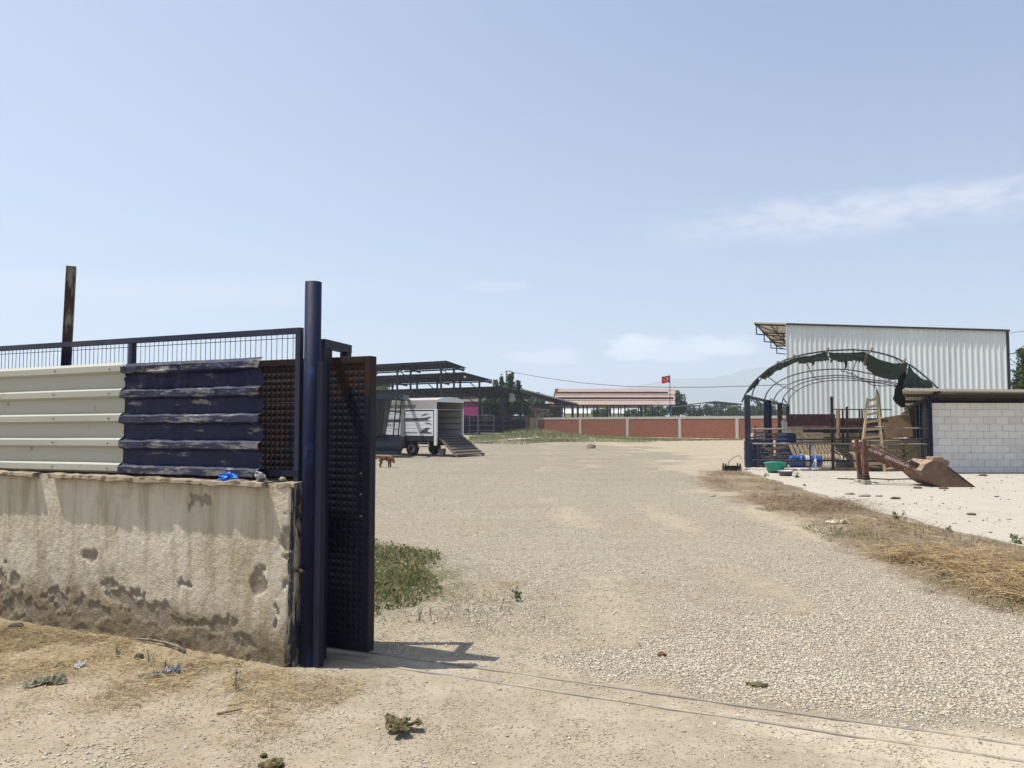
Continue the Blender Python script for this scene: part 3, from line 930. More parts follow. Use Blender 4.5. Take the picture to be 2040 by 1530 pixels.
def build_sheets():
    k0 = 0.035
    _, zt = wall_hit(120, 728, k0); _, zb = wall_hit(120, 944, k0)
    zt, zb = zt, max(zb, 1.212)
    # cream sheet
    s0 = wall_hit(238, 850, k0)[0]
    t = tag(thing('cream_sheet', 'cream ribbed metal sheet screwed along the fence, left of the blue one', 'metal sheet', Wp(s0, k0, zb)))
    pr = rib_profile(zb, zt, 5)
    mb = MB(); rows = []
    for i in range(61):
        s = s0 + (7.0 - s0) * i / 60
        rows.append([Wp(s, k0 + k + 0.002 * math.sin(s * 3 + z * 9), z + 0.006 * math.sin(s * 1.3)) for z, k in pr])
    mb.grid(rows); mb.build('sheet', M['cream'], t, solid=0.002)
    for i in range(5):
        for s in (s0 + 0.12, s0 + 0.75, s0 + 1.5, s0 + 2.3):
            z = pr[i * 4 + 1][0] + 0.022
            MB().tube(Wp(s, k0 + 0.002, z), Wp(s, k0 - 0.008, z), 0.005, 6).build('screw', M['dark_rust'], t)
    # dented blue sheet
    t = thing('blue_sheet', 'dented navy ribbed metal sheet with chipped paint next to the cream one', 'metal sheet', Wp(s0, k0, zb))
    k1 = 0.02
    s_r = wall_hit(514, 850, k1)[0]; s_l = wall_hit(240, 850, k1)[0]
    zt2 = wall_hit(400, 716, k1)[1]
    pr = rib_profile(zb - 0.002, zt2, 5)
    dense = []
    for (z, k), (z2, k2) in zip(pr[:-1], pr[1:]):
        n = 4 if z2 - z > 0.03 else 2
        dense += [(z + (z2 - z) * i / n, k + (k2 - k) * i / n) for i in range(n)]
    dense.append(pr[-1])
    mb = MB(); rows = []
    n = 110
    for i in range(n + 1):
        f = i / n
        row = []
        for j, (z, k) in enumerate(dense):
            jag_l = 0.018 * mnoise.noise((z * 17, 5.0, 0)) + (0.022 if k < 0.01 else 0)
            jag_r = 0.012 * mnoise.noise((z * 22, 2.0, 0)) - (0.0 if k < 0.01 else 0.008)
            s = (s_r + jag_r) + (s_l + jag_l - s_r - jag_r) * f
            top = sstep(z, zb + 0.5, zt2)
            dent = (0.006 + 0.016 * float(top)) * mnoise.fractal((s * 7, z * 9, 2.0), 1, 2, 4)
            ez = 0.006 * mnoise.fractal((s * 6, z * 3, 8.0), 1, 2, 3) + 0.03 * (s - s_r) * -0.12
            flare = 0.02 * max(0, 1 - f * 14) * mnoise.noise((z * 12, 0, 4))
            crease = 0.022 * math.exp(-((z - (zt2 - 0.105 + 0.02 * math.sin(s * 6))) / 0.018) ** 2) * float(sstep(mnoise.noise((s * 3, 0, 0)), -0.5, 0.2))
            row.append(Wp(s, k1 + k + dent + flare - crease, z + ez))
        rows.append(row)
    mb.grid(rows); bs = mb.build('sheet', M['blue_sheet'], t, solid=0.002)
    attr(bs, 'wear', [1.0 if k < 0.012 else 0.35 if k < 0.03 else 0.0 for _ in range(n + 1) for z, k in dense])
    for i in (1, 2, 3, 4):
        for px in (285, 375, 455):
            s = wall_hit(px, 850, k1)[0]; z = pr[i * 4 + 1][0] + 0.02
            MB().tube(Wp(s, k1 + 0.006, z), Wp(s, k1 - 0.012, z), 0.006, 6).build('screw', M['steel'], t)


def pyramids(mb, s0, s1, z0, z1, k, pitch, depth):
    ns = int((s1 - s0) / pitch); nz = int((z1 - z0) / pitch)
    ps, pz = (s1 - s0) / ns, (z1 - z0) / nz
    for i in range(ns):
        for j in range(nz):
            a, b, c, d = s0 + i * ps, s0 + (i + 1) * ps, z0 + j * pz, z0 + (j + 1) * pz
            m_ = 0.06 * pitch
            mb.add([Wp(a, k, c), Wp(b, k, c), Wp(b, k, d), Wp(a, k, d), Wp((a + b) / 2, k - depth, (c + d) / 2)], [(0, 1, 4), (1, 2, 4), (2, 3, 4), (3, 0, 4)])


def mat_gate():
    m, t = new_mat('gate_sheet_paint')
    co = t.n('ShaderNodeTexCoord').outputs['Object']
    s = t.n('ShaderNodeSeparateXYZ', {0: co})
    a = t.noise(co, 7.0, 6.0, 0.7); b = t.noise(co, 1.2, 4.0, 0.6); f = t.noise(co, 50.0, 4.0, 0.7)
    along = t.math('MULTIPLY', s.outputs[0], -1.0)
    r = t.math('ADD', t.step(s.outputs[2], 1.45, 2.05), t.step(along, 0.45, 0.8))
    r = t.math('ADD', t.math('MULTIPLY', r, 0.55), t.math('MULTIPLY', t.math('SUBTRACT', a, 0.5), 1.6))
    rust = t.step(t.math('ADD', r, t.math('MULTIPLY', t.math('SUBTRACT', b, 0.5), 0.6)), 0.25, 0.55)
    col = t.mix(rust, (0.0030, 0.0045, 0.014), t.mix(f, (0.016, 0.010, 0.009), (0.050, 0.025, 0.017)))
    col = t.mix(t.math('MULTIPLY', t.step(f, 0.66, 0.74), 0.25), col, (0.2, 0.17, 0.14))
    finish(t, col, t.math('ADD', 0.6, t.math('MULTIPLY', rust, 0.3)), 0, f, 0.25, 0.003, {'Specular IOR Level': 0.3})
    return m


M['gate'] = mat_gate()


def mat_blue_sheet():
    m, t = new_mat('worn_blue_sheet_paint')
    co = t.n('ShaderNodeTexCoord').outputs['Object']
    rot = t.n('ShaderNodeMapping', {0: co, 2: (0, 0, math.atan2(0.403, 0.915))}).outputs[0]
    st = t.n('ShaderNodeMapping', {0: rot, 3: (1.0, 3.0, 5.0)}).outputs[0]
    a = t.noise(st, 3.2, 8.0, 0.68)
    b = t.noise(co, 2.2, 4.0, 0.6)
    f = t.noise(co, 60.0, 4.0, 0.7)
    w_ = t.n('ShaderNodeAttribute', None, attribute_name='wear').outputs['Fac']
    v = t.math('ADD', t.math('ADD', a, t.math('MULTIPLY', w_, 0.085)), t.math('MULTIPLY', t.math('SUBTRACT', b, 0.5), 0.16))
    scuff = t.step(t.math('ADD', v, t.math('MULTIPLY', t.math('SUBTRACT', f, 0.5), 0.06)), 0.60, 0.67)
    col = t.mix(t.step(b, 0.35, 0.7), (0.0045, 0.008, 0.036), (0.008, 0.013, 0.046))
    col = t.mix(t.math('MULTIPLY', w_, 0.22), col, (0.10, 0.10, 0.125))
    col = t.mix(t.math('MULTIPLY', scuff, 0.8), col, t.mix(f, (0.15, 0.14, 0.14), (0.34, 0.32, 0.29)))
    rust = t.math('MULTIPLY', t.step(t.noise(co, 4.5, 5.0, 0.65), 0.60, 0.70), 0.6)
    col = t.mix(rust, col, (0.055, 0.034, 0.024))
    finish(t, col, 0.55, 0, t.math('ADD', f, a), 0.35, 0.004, {'Specular IOR Level': 0.25})
    return m


M['blue_sheet'] = mat_blue_sheet()
GK = 0.335
build_sheets()


def build_gate():
    s_r = wall_hit(733, 1298, GK)[0]
    zt = wall_hit(730, 709, GK)[1]
    zb = 0.035
    S1 = 4.2; T = 0.075
    t = thing('sliding_gate', 'dark blue sliding gate leaf of studded rusty sheet behind the post', 'gate', Wp(s_r, GK, 0.0))
    mb = MB()
    pyramids(mb, s_r + 0.05, S1 - 0.05, zb + 0.06, zt - 0.05, GK + 0.009, 0.0455, 0.0065)
    p = mb.build('studded_sheet', M['gate'], t)
    f = MB()
    n = Vector((N2.x, N2.y, 0)) * T
    d = Wp(1, 0, 0) - Wp(0, 0, 0)
    f.obox(Wp(s_r, GK, zb), d * 0.05, n, (0, 0, zt - zb))
    f.obox(Wp(S1 - 0.05, GK, zb), d * 0.05, n, (0, 0, zt - zb))
    f.obox(Wp(s_r + 0.05, GK, zt - 0.05), d * (S1 - s_r - 0.1), n, (0, 0, 0.05))
    f.obox(Wp(s_r + 0.05, GK, zb), d * (S1 - s_r - 0.1), n, (0, 0, 0.06))
    f.build('frame', M['gate'], t, bevel=0.004)
    mb = MB()
    mb.obox(Wp(s_r + 0.05, GK + 0.055, zb + 0.06), d * (S1 - s_r - 0.1), Vector((N2.x, N2.y, 0)) * 0.004, (0, 0, zt - zb - 0.11))
    mb.build('back_sheet', M['gate'], t)
    for py in (945, 986, 1030):
        mb = MB()
        a, b = wall_hit(722, py, GK)
        c = Wp(a, GK - 0.012, b)
        mb.obox(c, d * 0.014, (0, 0, 0.012), Vector((N2.x, N2.y, 0)) * 0.01)
        mb.build('lock_plate', M['steel'], t)
    # post: steel pipe with a flat strip
    pk = 0.085
    sp = wall_hit(624.5, 560, pk)[0]
    ztop = wall_hit(624, 562, pk)[1]
    t = thing('gate_post', 'tall thick dark blue steel pipe post at the wall end', 'post', Wp(sp, pk, 0))
    mb = MB()
    r = 0.056
    mb.tube(Wp(sp, pk, -0.05), Wp(sp, pk, ztop), r, 32)
    mb.build('pipe', M['blue_post'], t, smooth=False)
    pm = t.children[0].data
    for pol in pm.polygons:
        pol.use_smooth = len(pol.vertices) == 4
    mb = MB()
    mb.bar(Wp(sp - 0.082, pk - 0.005, -0.02), Wp(sp - 0.082, pk - 0.005, 2.02), 0.05, 0.05, (D2.x, D2.y, 0))
    mb.build('stop_bar', M['navy'], t)
    mb = MB()
    a, b = wall_hit(600, 1137, 0.02)
    mb.tube(Wp(a + 0.03, 0.03, b), Wp(a - 0.035, 0.0, b), 0.012, 10); mb.tube(Wp(a + 0.028, -0.012, b + 0.004), Wp(a + 0.028, 0.05, b + 0.004), 0.014, 8)
    mb.build('latch_pin', M['dark_rust'], t)
    # guide portal over the leaf
    t = thing('gate_guide', 'dark blue square tube portal bridging over the gate leaf', 'gate guide', Wp(0, 0.25, 0))
    kf, kb = 0.22, 0.60
    sf, zf = wall_hit(646, 672, kf); sb_, _ = wall_hit(689, 682, kb)
    zf = 2.185
    mb = MB()
    nn = Vector((N2.x, N2.y, 0))
    up = (D2.x, D2.y, 0)
    mb.bar(Wp(sf, kf, -0.02), Wp(sf, kf, zf - 0.06), 0.06, 0.06, up)
    mb.build('leg', M['navy'], t)
    mb = MB(); mb.bar(Wp(sb_, kb, -0.02), Wp(sb_, kb, zf - 0.06), 0.06, 0.06, up); mb.build('leg', M['navy'], t)
    mb = MB(); mb.bar(Wp(sf, kf - 0.03, zf - 0.03), Wp(sb_, kb + 0.03, zf - 0.03), 0.06, 0.06); mb.build('cross_beam', M['navy'], t)
    mb = MB(); mb.tube(Wp(sf - 0.01, kf + 0.05, zf - 0.16), Wp(sf - 0.01, kf + 0.05, zf - 0.06), 0.018, 10); mb.build('roller', M['dark_rust'], t)


build_gate()


def build_lean_post():
    k = 0.30
    kb = FENCE_K + 0.08
    (s0, z0), (s1, z1) = wall_hit(132, 720, kb), wall_hit(142, 531, kb)
    a, b = Wp(s0, kb, z0), Wp(s1, kb, z1)
    d = (b - a).normalized()
    low = a - d * (a.z / d.z)
    t = thing('leaning_post', 'rusty square steel post leaning up behind the cream sheet', 'post', low)
    MB().bar(low, a + d * 0.09, 0.072, 0.072, (0.8, 0.35, 0)).build('lower_section', M['blue_post'], t)
    MB().bar(a + d * 0.09, b, 0.070, 0.070, (0.8, 0.35, 0)).build('upper_section', M['lean_post'], t)


build_lean_post()


def build_rails():
    for k, lab in ((0.265, 'flush steel ground rail nearest the camera, running right from the post'), (0.478, 'flush steel ground rail behind the other one, under the gate leaf')):
        mb = MB(); rows = []
        n = 90
        for i in range(n + 1):
            s = 4.0 - 10.5 * i / n
            p = Wp(s, k, 0)
            z = 0.35 * hz1(p.x, p.y) - 0.001
            rows.append([Wp(s, k - 0.016, z - 0.03), Wp(s, k - 0.013, z - 0.001), Wp(s, k - 0.002, z + 0.003), Wp(s, k + 0.009, z - 0.001), Wp(s, k + 0.012, z - 0.03)])
        mb.grid(rows)
        tag(mb.build('gate_rail', M['rail_steel'], smooth=False), lab, 'rail', 'gate track rails')


build_rails()


# ------------------------------------------------------------------ gravel stones, straw, weeds
def make_stones(name, N, ymin, ymax, smin, smax, seed, thresh=1.0, loose=False):
    rng = np.random.default_rng(seed)
    y = np.exp(rng.uniform(np.log(ymin), np.log(ymax), N * 3)) if ymax / ymin > 1.5 else rng.uniform(ymin, ymax, N * 3)
    half = 0.70 * y + 0.6
    x = rng.uniform(-1, 1, N * 3) * half
    g, da, stw, gr, du, s, k, ins = masks(x, y)
    keep = rng.random(N * 3) < np.clip(g * 1.05 * thresh, 0, 1) ** 1.5 * (1 - 0.7 * (du > 0.3)) + 0.012
    if loose: keep = rng.random(N * 3) < 0.22 + 0.8 * sstep(fbm(x * 2.5, y * 2.5, 4), 0.40, 0.62)
    keep &= ~((k > -0.02) & (k < 0.24) & (s > 0.0))
    keep &= ~((np.abs(k - 0.263) < 0.03) | (np.abs(k - 0.476) < 0.03))
    keep &= x < strip_up(y) - 0.3
    x, y = x[keep][:N], y[keep][:N]
    n = len(x)
    z = height(x, y)
    phi = (1 + 5 ** 0.5) / 2
    iv = np.array([(-1, phi, 0), (1, phi, 0), (-1, -phi, 0), (1, -phi, 0), (0, -1, phi), (0, 1, phi), (0, -1, -phi), (0, 1, -phi), (phi, 0, -1), (phi, 0, 1), (-phi, 0, -1), (-phi, 0, 1)]) / 1.9
    tri = np.array([(0, 11, 5), (0, 5, 1), (0, 1, 7), (0, 7, 10), (0, 10, 11), (1, 5, 9), (5, 11, 4), (11, 10, 2), (10, 7, 6), (7, 1, 8), (3, 9, 4), (3, 4, 2), (3, 2, 6), (3, 6, 8), (3, 8, 9), (4, 9, 5), (2, 4, 11), (6, 2, 10), (8, 6, 7), (9, 8, 1)])
    if loose:
        iv = np.array([(1, 0, 0), (-1, 0, 0), (0, 1, 0), (0, -1, 0), (0, 0, 1), (0, 0, -1)]) * 1.1
        tri = np.array([(0, 2, 4), (2, 1, 4), (1, 3, 4), (3, 0, 4), (2, 0, 5), (1, 2, 5), (3, 1, 5), (0, 3, 5)])
    sz = smin + (smax - smin) * rng.random(n) ** 2.2
    V = iv[None] * (1 + rng.uniform(-0.32, 0.32, (n, len(iv), 1)))
    V = V * np.stack([sz * rng.uniform(0.75, 1.35, n), sz * rng.uniform(0.6, 1.0, n), sz * rng.uniform(0.28, 0.58, n)], 1)[:, None, :] * 0.5
    a = rng.uniform(0, 2 * np.pi, n); ca, sa = np.cos(a)[:, None], np.sin(a)[:, None]
    tx = rng.uniform(-0.35, 0.35, n)[:, None]
    X, Y, Z = V[..., 0], V[..., 1], V[..., 2] + V[..., 0] * tx
    V = np.stack([X * ca - Y * sa + x[:, None], X * sa + Y * ca + y[:, None], Z + (z + sz * 0.10)[:, None]], -1).reshape(-1, 3)
    F = (tri[None] + (np.arange(n) * len(iv))[:, None, None]).reshape(-1, 3)
    o = np_mesh(name, V, F, M['crumb'] if loose else M['pebble'])
    tag(o, kind='stuff')
    return o


make_stones('gravel', 125000, 3.0, 13.0, 0.006, 0.027, 1)
make_stones('distant_gravel', 60000, 11.0, 30.0, 0.012, 0.036, 2)
make_stones('soil_crumbs', 120000, 2.9, 9.0, 0.003, 0.014, 5, 0.5, True)


def blades(name, base, dirs, length, width, m, sag=0.3, segs=2, parent=None):
    """curved ribbons: base (n,3), dirs (n,3) unit, length (n), width (n)"""
    n = len(base)
    d = dirs / np.linalg.norm(dirs, axis=1, keepdims=True)
    side = np.cross(d, np.array([0, 0, 1.0]))
    l = np.linalg.norm(side, axis=1, keepdims=True)
    side = np.where(l < 1e-3, np.array([[1.0, 0, 0]]), side / np.maximum(l, 1e-3))
    tw = RNG.uniform(-1, 1, (n, 1))
    side = side + np.array([[0, 0, 1.0]]) * tw * 0.7
    side /= np.linalg.norm(side, axis=1, keepdims=True)
    bend = RNG.normal(0, 0.35, (n, 3)) * np.array([1, 1, 0.2])
    V = []
    for i in range(segs + 1):
        f = i / segs
        p = base + d * (length * f)[:, None] + (bend * (f * f) * length[:, None] * 0.5)
        p = p - np.array([[0, 0, 1.0]]) * (sag * length * f * f)[:, None]
        wf = (1 - 0.75 * f) if segs > 1 else 1.0
        V.append(p - side * (width * wf / 2)[:, None]); V.append(p + side * (width * wf / 2)[:, None])
    V = np.stack(V, 1)
    k = V.shape[1]
    F = np.concatenate([(np.arange(n) * k)[:, None] + np.array([[2 * i, 2 * i + 1, 2 * i + 3, 2 * i + 2]]) for i in range(segs)], 0)
    return np_mesh(name, V.reshape(-1, 3), F, m, parent)


def pad_debris():
    rng = np.random.default_rng(8)
    N = 2400
    y = rng.uniform(6, 26, N); x = strip_up(y) + 0.2 + rng.uniform(0, 1, N) ** 1.3 * 9.0
    keep = (rng.random(N) < 0.15 + 0.85 * sstep(fbm(x * 0.9, y * 0.5, 4), 0.42, 0.62)) & (x < 0.75 * y + 0.5)
    x, y = x[keep], y[keep]; n = len(x)
    iv = np.array([(1, 0, 0), (-1, 0, 0), (0, 1, 0), (0, -1, 0), (0, 0, 1), (0, 0, -1)]) * 0.5
    tri = np.array([(0, 2, 4), (2, 1, 4), (1, 3, 4), (3, 0, 4), (2, 0, 5), (1, 2, 5), (3, 1, 5), (0, 3, 5)])
    sz = 0.010 + 0.045 * rng.random(n) ** 4
    V = iv[None] * (1 + rng.uniform(-0.35, 0.35, (n, 6, 1))) * np.stack([sz * rng.uniform(0.8, 1.8, n), sz, sz * 0.5], 1)[:, None, :]
    V = V + np.stack([x, y, np.full(n, 0.052) + sz * 0.1], 1)[:, None, :]
    F = (tri[None] + (np.arange(n) * 6)[:, None, None]).reshape(-1, 3)
    tag(np_mesh('concrete_debris', V.reshape(-1, 3), F, M['debris']), kind='stuff')


pad_debris()


def straw_litter():
    N = 70000
    s = RNG.uniform(-0.7, 5.5, N); k = -RNG.gamma(1.8, 0.34, N) - 0.03
    x = C0.x + s * D2.x + k * N2.x; y = C0.y + s * D2.y + k * N2.y
    m_ = RNG.random(N) < (0.15 + 1.1 * sstep(fbm(x * 2.2, y * 2.2, 4), 0.36, 0.6)) * (0.30 + 0.70 * sstep(s, -0.2, 1.2)) * (1 - sstep(-k, 0.8, 1.9) * 0.8)
    x, y = x[m_], y[m_]
    n2 = 3200
    x = np.concatenate([x, RNG.uniform(-3.2, 4.0, n2)]); y = np.concatenate([y, RNG.uniform(3.2, 9.0, n2)])
    # small golden heaps on the gravel
    for px, py, r_, c in ((1015, 1162, 0.22, 320), (808, 1112, 0.35, 500), (1275, 1160, 0.3, 80), (770, 1001, 0.5, 250), (800, 985, 0.8, 200), (860, 1190, 0.4, 150)):
        g = G(px, py)
        x = np.concatenate([x, RNG.normal(g.x, r_ * 0.5, c)]); y = np.concatenate([y, RNG.normal(g.y, r_ * 0.5, c)])
    n = len(x)
    z = height(x, y) + 0.004 + RNG.random(n) * 0.012
    a = RNG.uniform(0, 2 * np.pi, n)
    d = np.stack([np.cos(a), np.sin(a), RNG.uniform(-0.02, 0.30, n)], 1)
    o = blades('straw', np.stack([x, y, z], 1), d, RNG.uniform(0.02, 0.10, n) * (0.7 + 0.8 * RNG.random(n)), RNG.uniform(0.002, 0.0045, n), M['straw'], 0.06, 2)
    tag(o, kind='stuff')


straw_litter()


def strip_growth():
    # loose dead stalks along the strip between gravel and concrete
    def region(N, ymin, ymax, e0, e1, lo, hi, sd):
        y = RNG.uniform(ymin, ymax, N)
        xl, xu = strip_low(y), strip_up(y)
        f = RNG.uniform(e0, e1, N)
        x = xl + (xu - xl) * f
        keep = RNG.random(N) < sstep(fbm(x * 1.3 + sd, y * 0.9, 4), lo, hi)
        return x[keep], y[keep]
    xs, ys = [], []
    for cx, cy, rx, ry, c in ((1880, 1120, 0.5, 0.6, 2200), (1985, 1150, 0.55, 0.45, 1700), (2030, 1190, 0.35, 0.45, 900), (1800, 1120, 0.25, 0.4, 500), (2010, 1125, 0.4, 0.3, 500)):
        g = G(cx, cy)
        xs.append(RNG.normal(g.x, rx * 0.5, c)); ys.append(RNG.normal(g.y, ry * 0.6, c))
    x, y = region(3000, 5.0, 12, 0.05, 0.80, 0.50, 0.62, 1.0)
    xs.append(x); ys.append(y)
    x, y = np.concatenate(xs), np.concatenate(ys)
    n = len(x)
    z = height(x, y) + 0.01 + RNG.random(n) ** 1.6 * 0.12
    a = RNG.uniform(0, 2 * np.pi, n)
    d = np.stack([np.cos(a), np.sin(a) * 0.8, RNG.uniform(-0.1, 0.5, n)], 1)
    o = blades('dry_grass', np.stack([x, y, z], 1), d, RNG.uniform(0.12, 0.42, n), RNG.uniform(0.004, 0.009, n), M['hay'], 0.35, 3)
    tag(o, kind='stuff')
    xs, ys = [], []
    for cx, cy, rx, ry, c in ((1660, 1010, 0.7, 1.3, 1700), (1620, 1020, 0.5, 1.0, 900), (1700, 1005, 0.5, 0.8, 900), (1590, 1000, 0.5, 1.3, 500)):
        g = G(cx, cy)
        xs.append(RNG.normal(g.x, rx * 0.5, c)); ys.append(RNG.normal(g.y, ry * 0.6, c))
    x, y = region(10500, 6.0, 25, 0.06, 0.94, 0.42, 0.60, 6.0)
    xs.append(x); ys.append(y)
    x, y = np.concatenate(xs), np.concatenate(ys)
    n = len(x)
    z = height(x, y) + 0.005 + RNG.random(n) ** 2 * 0.06
    a = RNG.uniform(0, 2 * np.pi, n)
    d = np.stack([np.cos(a), np.sin(a), RNG.uniform(-0.1, 0.9, n)], 1)
    o = blades('brown_brush', np.stack([x, y, z], 1), d, RNG.uniform(0.08, 0.30, n), RNG.uniform(0.004, 0.010, n), M['brush'], 0.3, 2)
    tag(o, kind='stuff')
    # thin green growth on the strip and its gravel edge
    x, y = region(6000, 5.5, 14.5, -0.05, 0.40, 0.48, 0.6, 3.0)
    x2, y2 = region(3500, 6, 22, 0.5, 1.0, 0.52, 0.64, 9.0)
    x, y = np.concatenate([x, x2]), np.concatenate([y, y2])
    n = len(x)
    d = np.stack([RNG.normal(0, 0.6, n), RNG.normal(0, 0.6, n), np.ones(n)], 1)
    o = blades('green_grass', np.stack([x, y, height(x, y)], 1), d, RNG.uniform(0.03, 0.11, n), RNG.uniform(0.006, 0.012, n), M['leaf_weed'], 0.4, 2)
    tag(o, kind='stuff')


strip_growth()


def leaves(name, C, size, m, parent=None, flat=0.0, rng=RNG):
    """one folded leaf (two quads' worth of diamond) per centre"""
    n = len(C)
    a = rng.normal(0, 1, (n, 3)); a[:, 2] *= (1 - flat)
    a /= np.linalg.norm(a, axis=1, keepdims=True)
    b = rng.normal(0, 1, (n, 3))
    b -= a * np.sum(a * b, 1, keepdims=True)
    b /= np.linalg.norm(b, axis=1, keepdims=True)
    s = np.asarray(size)[:, None]
    V = np.stack([C - a * s * 0.55, C + b * s * 0.27 - a * s * 0.08, C + a * s * 0.55, C - b * s * 0.27 - a * s * 0.08], 1)
    F = (np.arange(n) * 4)[:, None] + np.array([[0, 1, 2, 3]])
    return np_mesh(name, V.reshape(-1, 3), F, m, parent)


def weed_patch():
    # green weeds and clover growing beside the gate leaf
    N = 15000
    x = RNG.uniform(-2.6, 0.5, N); y = RNG.uniform(6.0, 10.4, N)
    c1 = 1 - np.hypot((x + 1.45) / 0.92, (y - 7.6) / 1.15)
    c2 = 1 - np.hypot((x + 1.7) / 0.95, (y - 9.3) / 0.75)
    core = np.maximum(c1, c2) + (fbm(x * 3, y * 3, 4) - 0.5) * 0.8
    keep = core > 0.05
    x, y, core = x[keep], y[keep], core[keep]
    n = len(x)
    hmax = 0.03 + 0.15 * sstep(core, 0.0, 0.6) * (0.5 + 0.8 * fbm(x * 4 + 9, y * 4, 3))
    z = height(x, y) + RNG.random(n) ** 0.7 * hmax
    o = leaves('weeds', np.stack([x, y, z], 1), RNG.uniform(0.012, 0.048, n), M['leaf_weed'], None, 0.3)
    tag(o, kind='stuff')
    n2 = 6500
    i = RNG.integers(0, n, n2)
    x2, y2 = x[i], y[i]
    d = np.stack([RNG.normal(0, 0.45, n2), RNG.normal(0, 0.45, n2), np.ones(n2)], 1)
    o = blades('tall_grass', np.stack([x2, y2, height(x2, y2)], 1), d, hmax[i] * RNG.uniform(0.9, 1.7, n2), RNG.uniform(0.004, 0.008, n2), M['leaf_weed'], 0.3, 3)
    tag(o, kind='stuff')
    n3 = 1500
    x3 = RNG.normal(-0.5, 0.5, n3); y3 = RNG.normal(7.0, 0.55, n3)
    keep = fbm(x3 * 2.5, y3 * 2.5, 3) > 0.5
    x3, y3 = x3[keep], y3[keep]; n3 = len(x3)
    d = np.stack([RNG.normal(0, 0.8, n3), RNG.normal(0, 0.8, n3), np.ones(n3)], 1)
    o = blades('sparse_grass', np.stack([x3, y3, height(x3, y3)], 1), d, RNG.uniform(0.02, 0.09, n3), RNG.uniform(0.004, 0.008, n3), M['leaf_grass'], 0.4, 2)
    tag(o, kind='stuff')


weed_patch()


def far_grass():
    N = 90000
    # in front of the brick wall
    px = RNG.uniform(935, 1480, N); py = RNG.uniform(862, 889, N)
    top = np.interp(px, [940, 1000, 1030, 1080, 1200, 1320, 1480], [878, 874, 861, 866, 870, 873, 875])
    bot = np.interp(px, [940, 1040, 1100, 1250, 1360, 1480], [886, 888, 884, 882, 878, 877])
    keep = (py > top) & (py < bot)
    px, py = px[keep], py[keep]
    r = np.stack([(px - 1020) / FPX, np.ones_like(px), -(py - 843.0) / FPX], 1)
    t = CAM_H / np.maximum(-r[:, 2], 0.008)
    t = np.clip(t, 40, 104)
    x, y = r[:, 0] * t, t
    mk = RNG.random(len(x)) < 0.15 + 0.85 * sstep(fbm(x * 0.25, y * 0.16, 4), 0.38, 0.6)
    x, y = x[mk], y[mk]
    n = len(x)
    tall = 0.16 + 0.65 * np.exp(-((x - 2.5) / 3.5) ** 2) * sstep(y, 66, 84)
    z = height(x, y)
    d = np.stack([RNG.normal(0, 0.5, n), RNG.normal(0, 0.5, n), np.ones(n)], 1)
    o = blades('yard_grass', np.stack([x, y, z], 1), d, tall * RNG.uniform(0.6, 1.5, n), RNG.uniform(0.03, 0.07, n), M['leaf_yard'], 0.4, 2)
    tag(o, kind='stuff')


far_grass()


def small_plant(px, py, h, n, label, m, z0=None, spread=0.5, leafy=True, name='weed_plant', group='weeds growing beside the concrete'):
    g = G(px, py)
    if z0 is None: z0 = hz1(g.x, g.y)
    t = thing(name, label, 'weed', (g.x, g.y, z0), group)
    mb = MB(); cs = []
    for i in range(max(3, n // 14)):
        a = random.uniform(0, 6.28); r_ = random.uniform(0.1, 1) * spread * h
        tip = Vector((g.x + math.cos(a) * r_, g.y + math.sin(a) * r_, z0 + h * random.uniform(0.6, 1)))
        base = Vector((g.x + math.cos(a) * 0.01, g.y + math.sin(a) * 0.01, z0 - 0.01))
        mb.path([base, base.lerp(tip, 0.5) + Vector((0, 0, h * 0.1)), tip], [0.004, 0.003, 0.0015], 4)
        for q in range(14):
            p = base.lerp(tip, random.uniform(0.25, 1)) + Vector((random.gauss(0, 0.12 * h), random.gauss(0, 0.12 * h), random.gauss(0, 0.06 * h)))
            cs.append(p)
    mb.build('stem', M['twig'], t)
    if leafy:
        leaves('foliage', np.array([tuple(c) for c in cs]), RNG.uniform(0.18, 0.34, len(cs)) * min(h, 0.2) * (0.45 if name == 'seedling' else 1.0), m, t)
    return t


small_plant(1527, 952, 0.16, 60, 'small green weed beside the concrete edge, left of two others', M['leaf_weed'])
small_plant(1562, 946, 0.24, 150, 'widest green weed clump in front of the green basin', M['leaf_weed'], None, 0.9)
small_plant(1588, 955, 0.20, 90, 'green weed at the concrete edge in front of the grey basin', M['leaf_weed'])
small_plant(1603, 972, 0.14, 50, 'tiny weed on the concrete edge nearest the loader arm', M['leaf_weed'])
small_plant(1787, 1035, 0.14, 120, 'bushy green weed in the dry strip below the loader bucket', M['leaf_weed'], None, 0.9)
small_plant(1890, 1062, 0.10, 60, 'low green weed at the concrete edge far right of the bucket', M['leaf_weed'], None, 0.9)
small_plant(2030, 1090, 0.16, 80, 'green weed by the right border of the photo on the dry strip', M['leaf_weed'], None, 0.8)
small_plant(236, 1308, 0.09, 42, 'thin grey green seedling among straw below the wall', M['leaf_weed'], None, 0.3, True, 'seedling', 'seedlings in the straw by the wall')
small_plant(300, 1318, 0.09, 42, 'thin seedling in the straw, just below the curved stick', M['leaf_weed'], None, 0.3, True, 'seedling', 'seedlings in the straw by the wall')
small_plant(330, 1328, 0.06, 42, 'seedling beside the crumpled dark wrapper in the straw', M['leaf_weed'], None, 0.4, True, 'seedling', 'seedlings in the straw by the wall')
small_plant(472, 1372, 0.15, 42, 'tallest thin seedling standing in front of the wall corner', M['leaf_weed'], None, 0.15, True, 'seedling', 'seedlings in the straw by the wall')
small_plant(861, 1232, 0.13, 42, 'thin dark stalk in the gravel beside the weed patch', M['leaf_weed'], None, 0.25, False, 'dry_stalk', 'dry stalks near the weed patch')
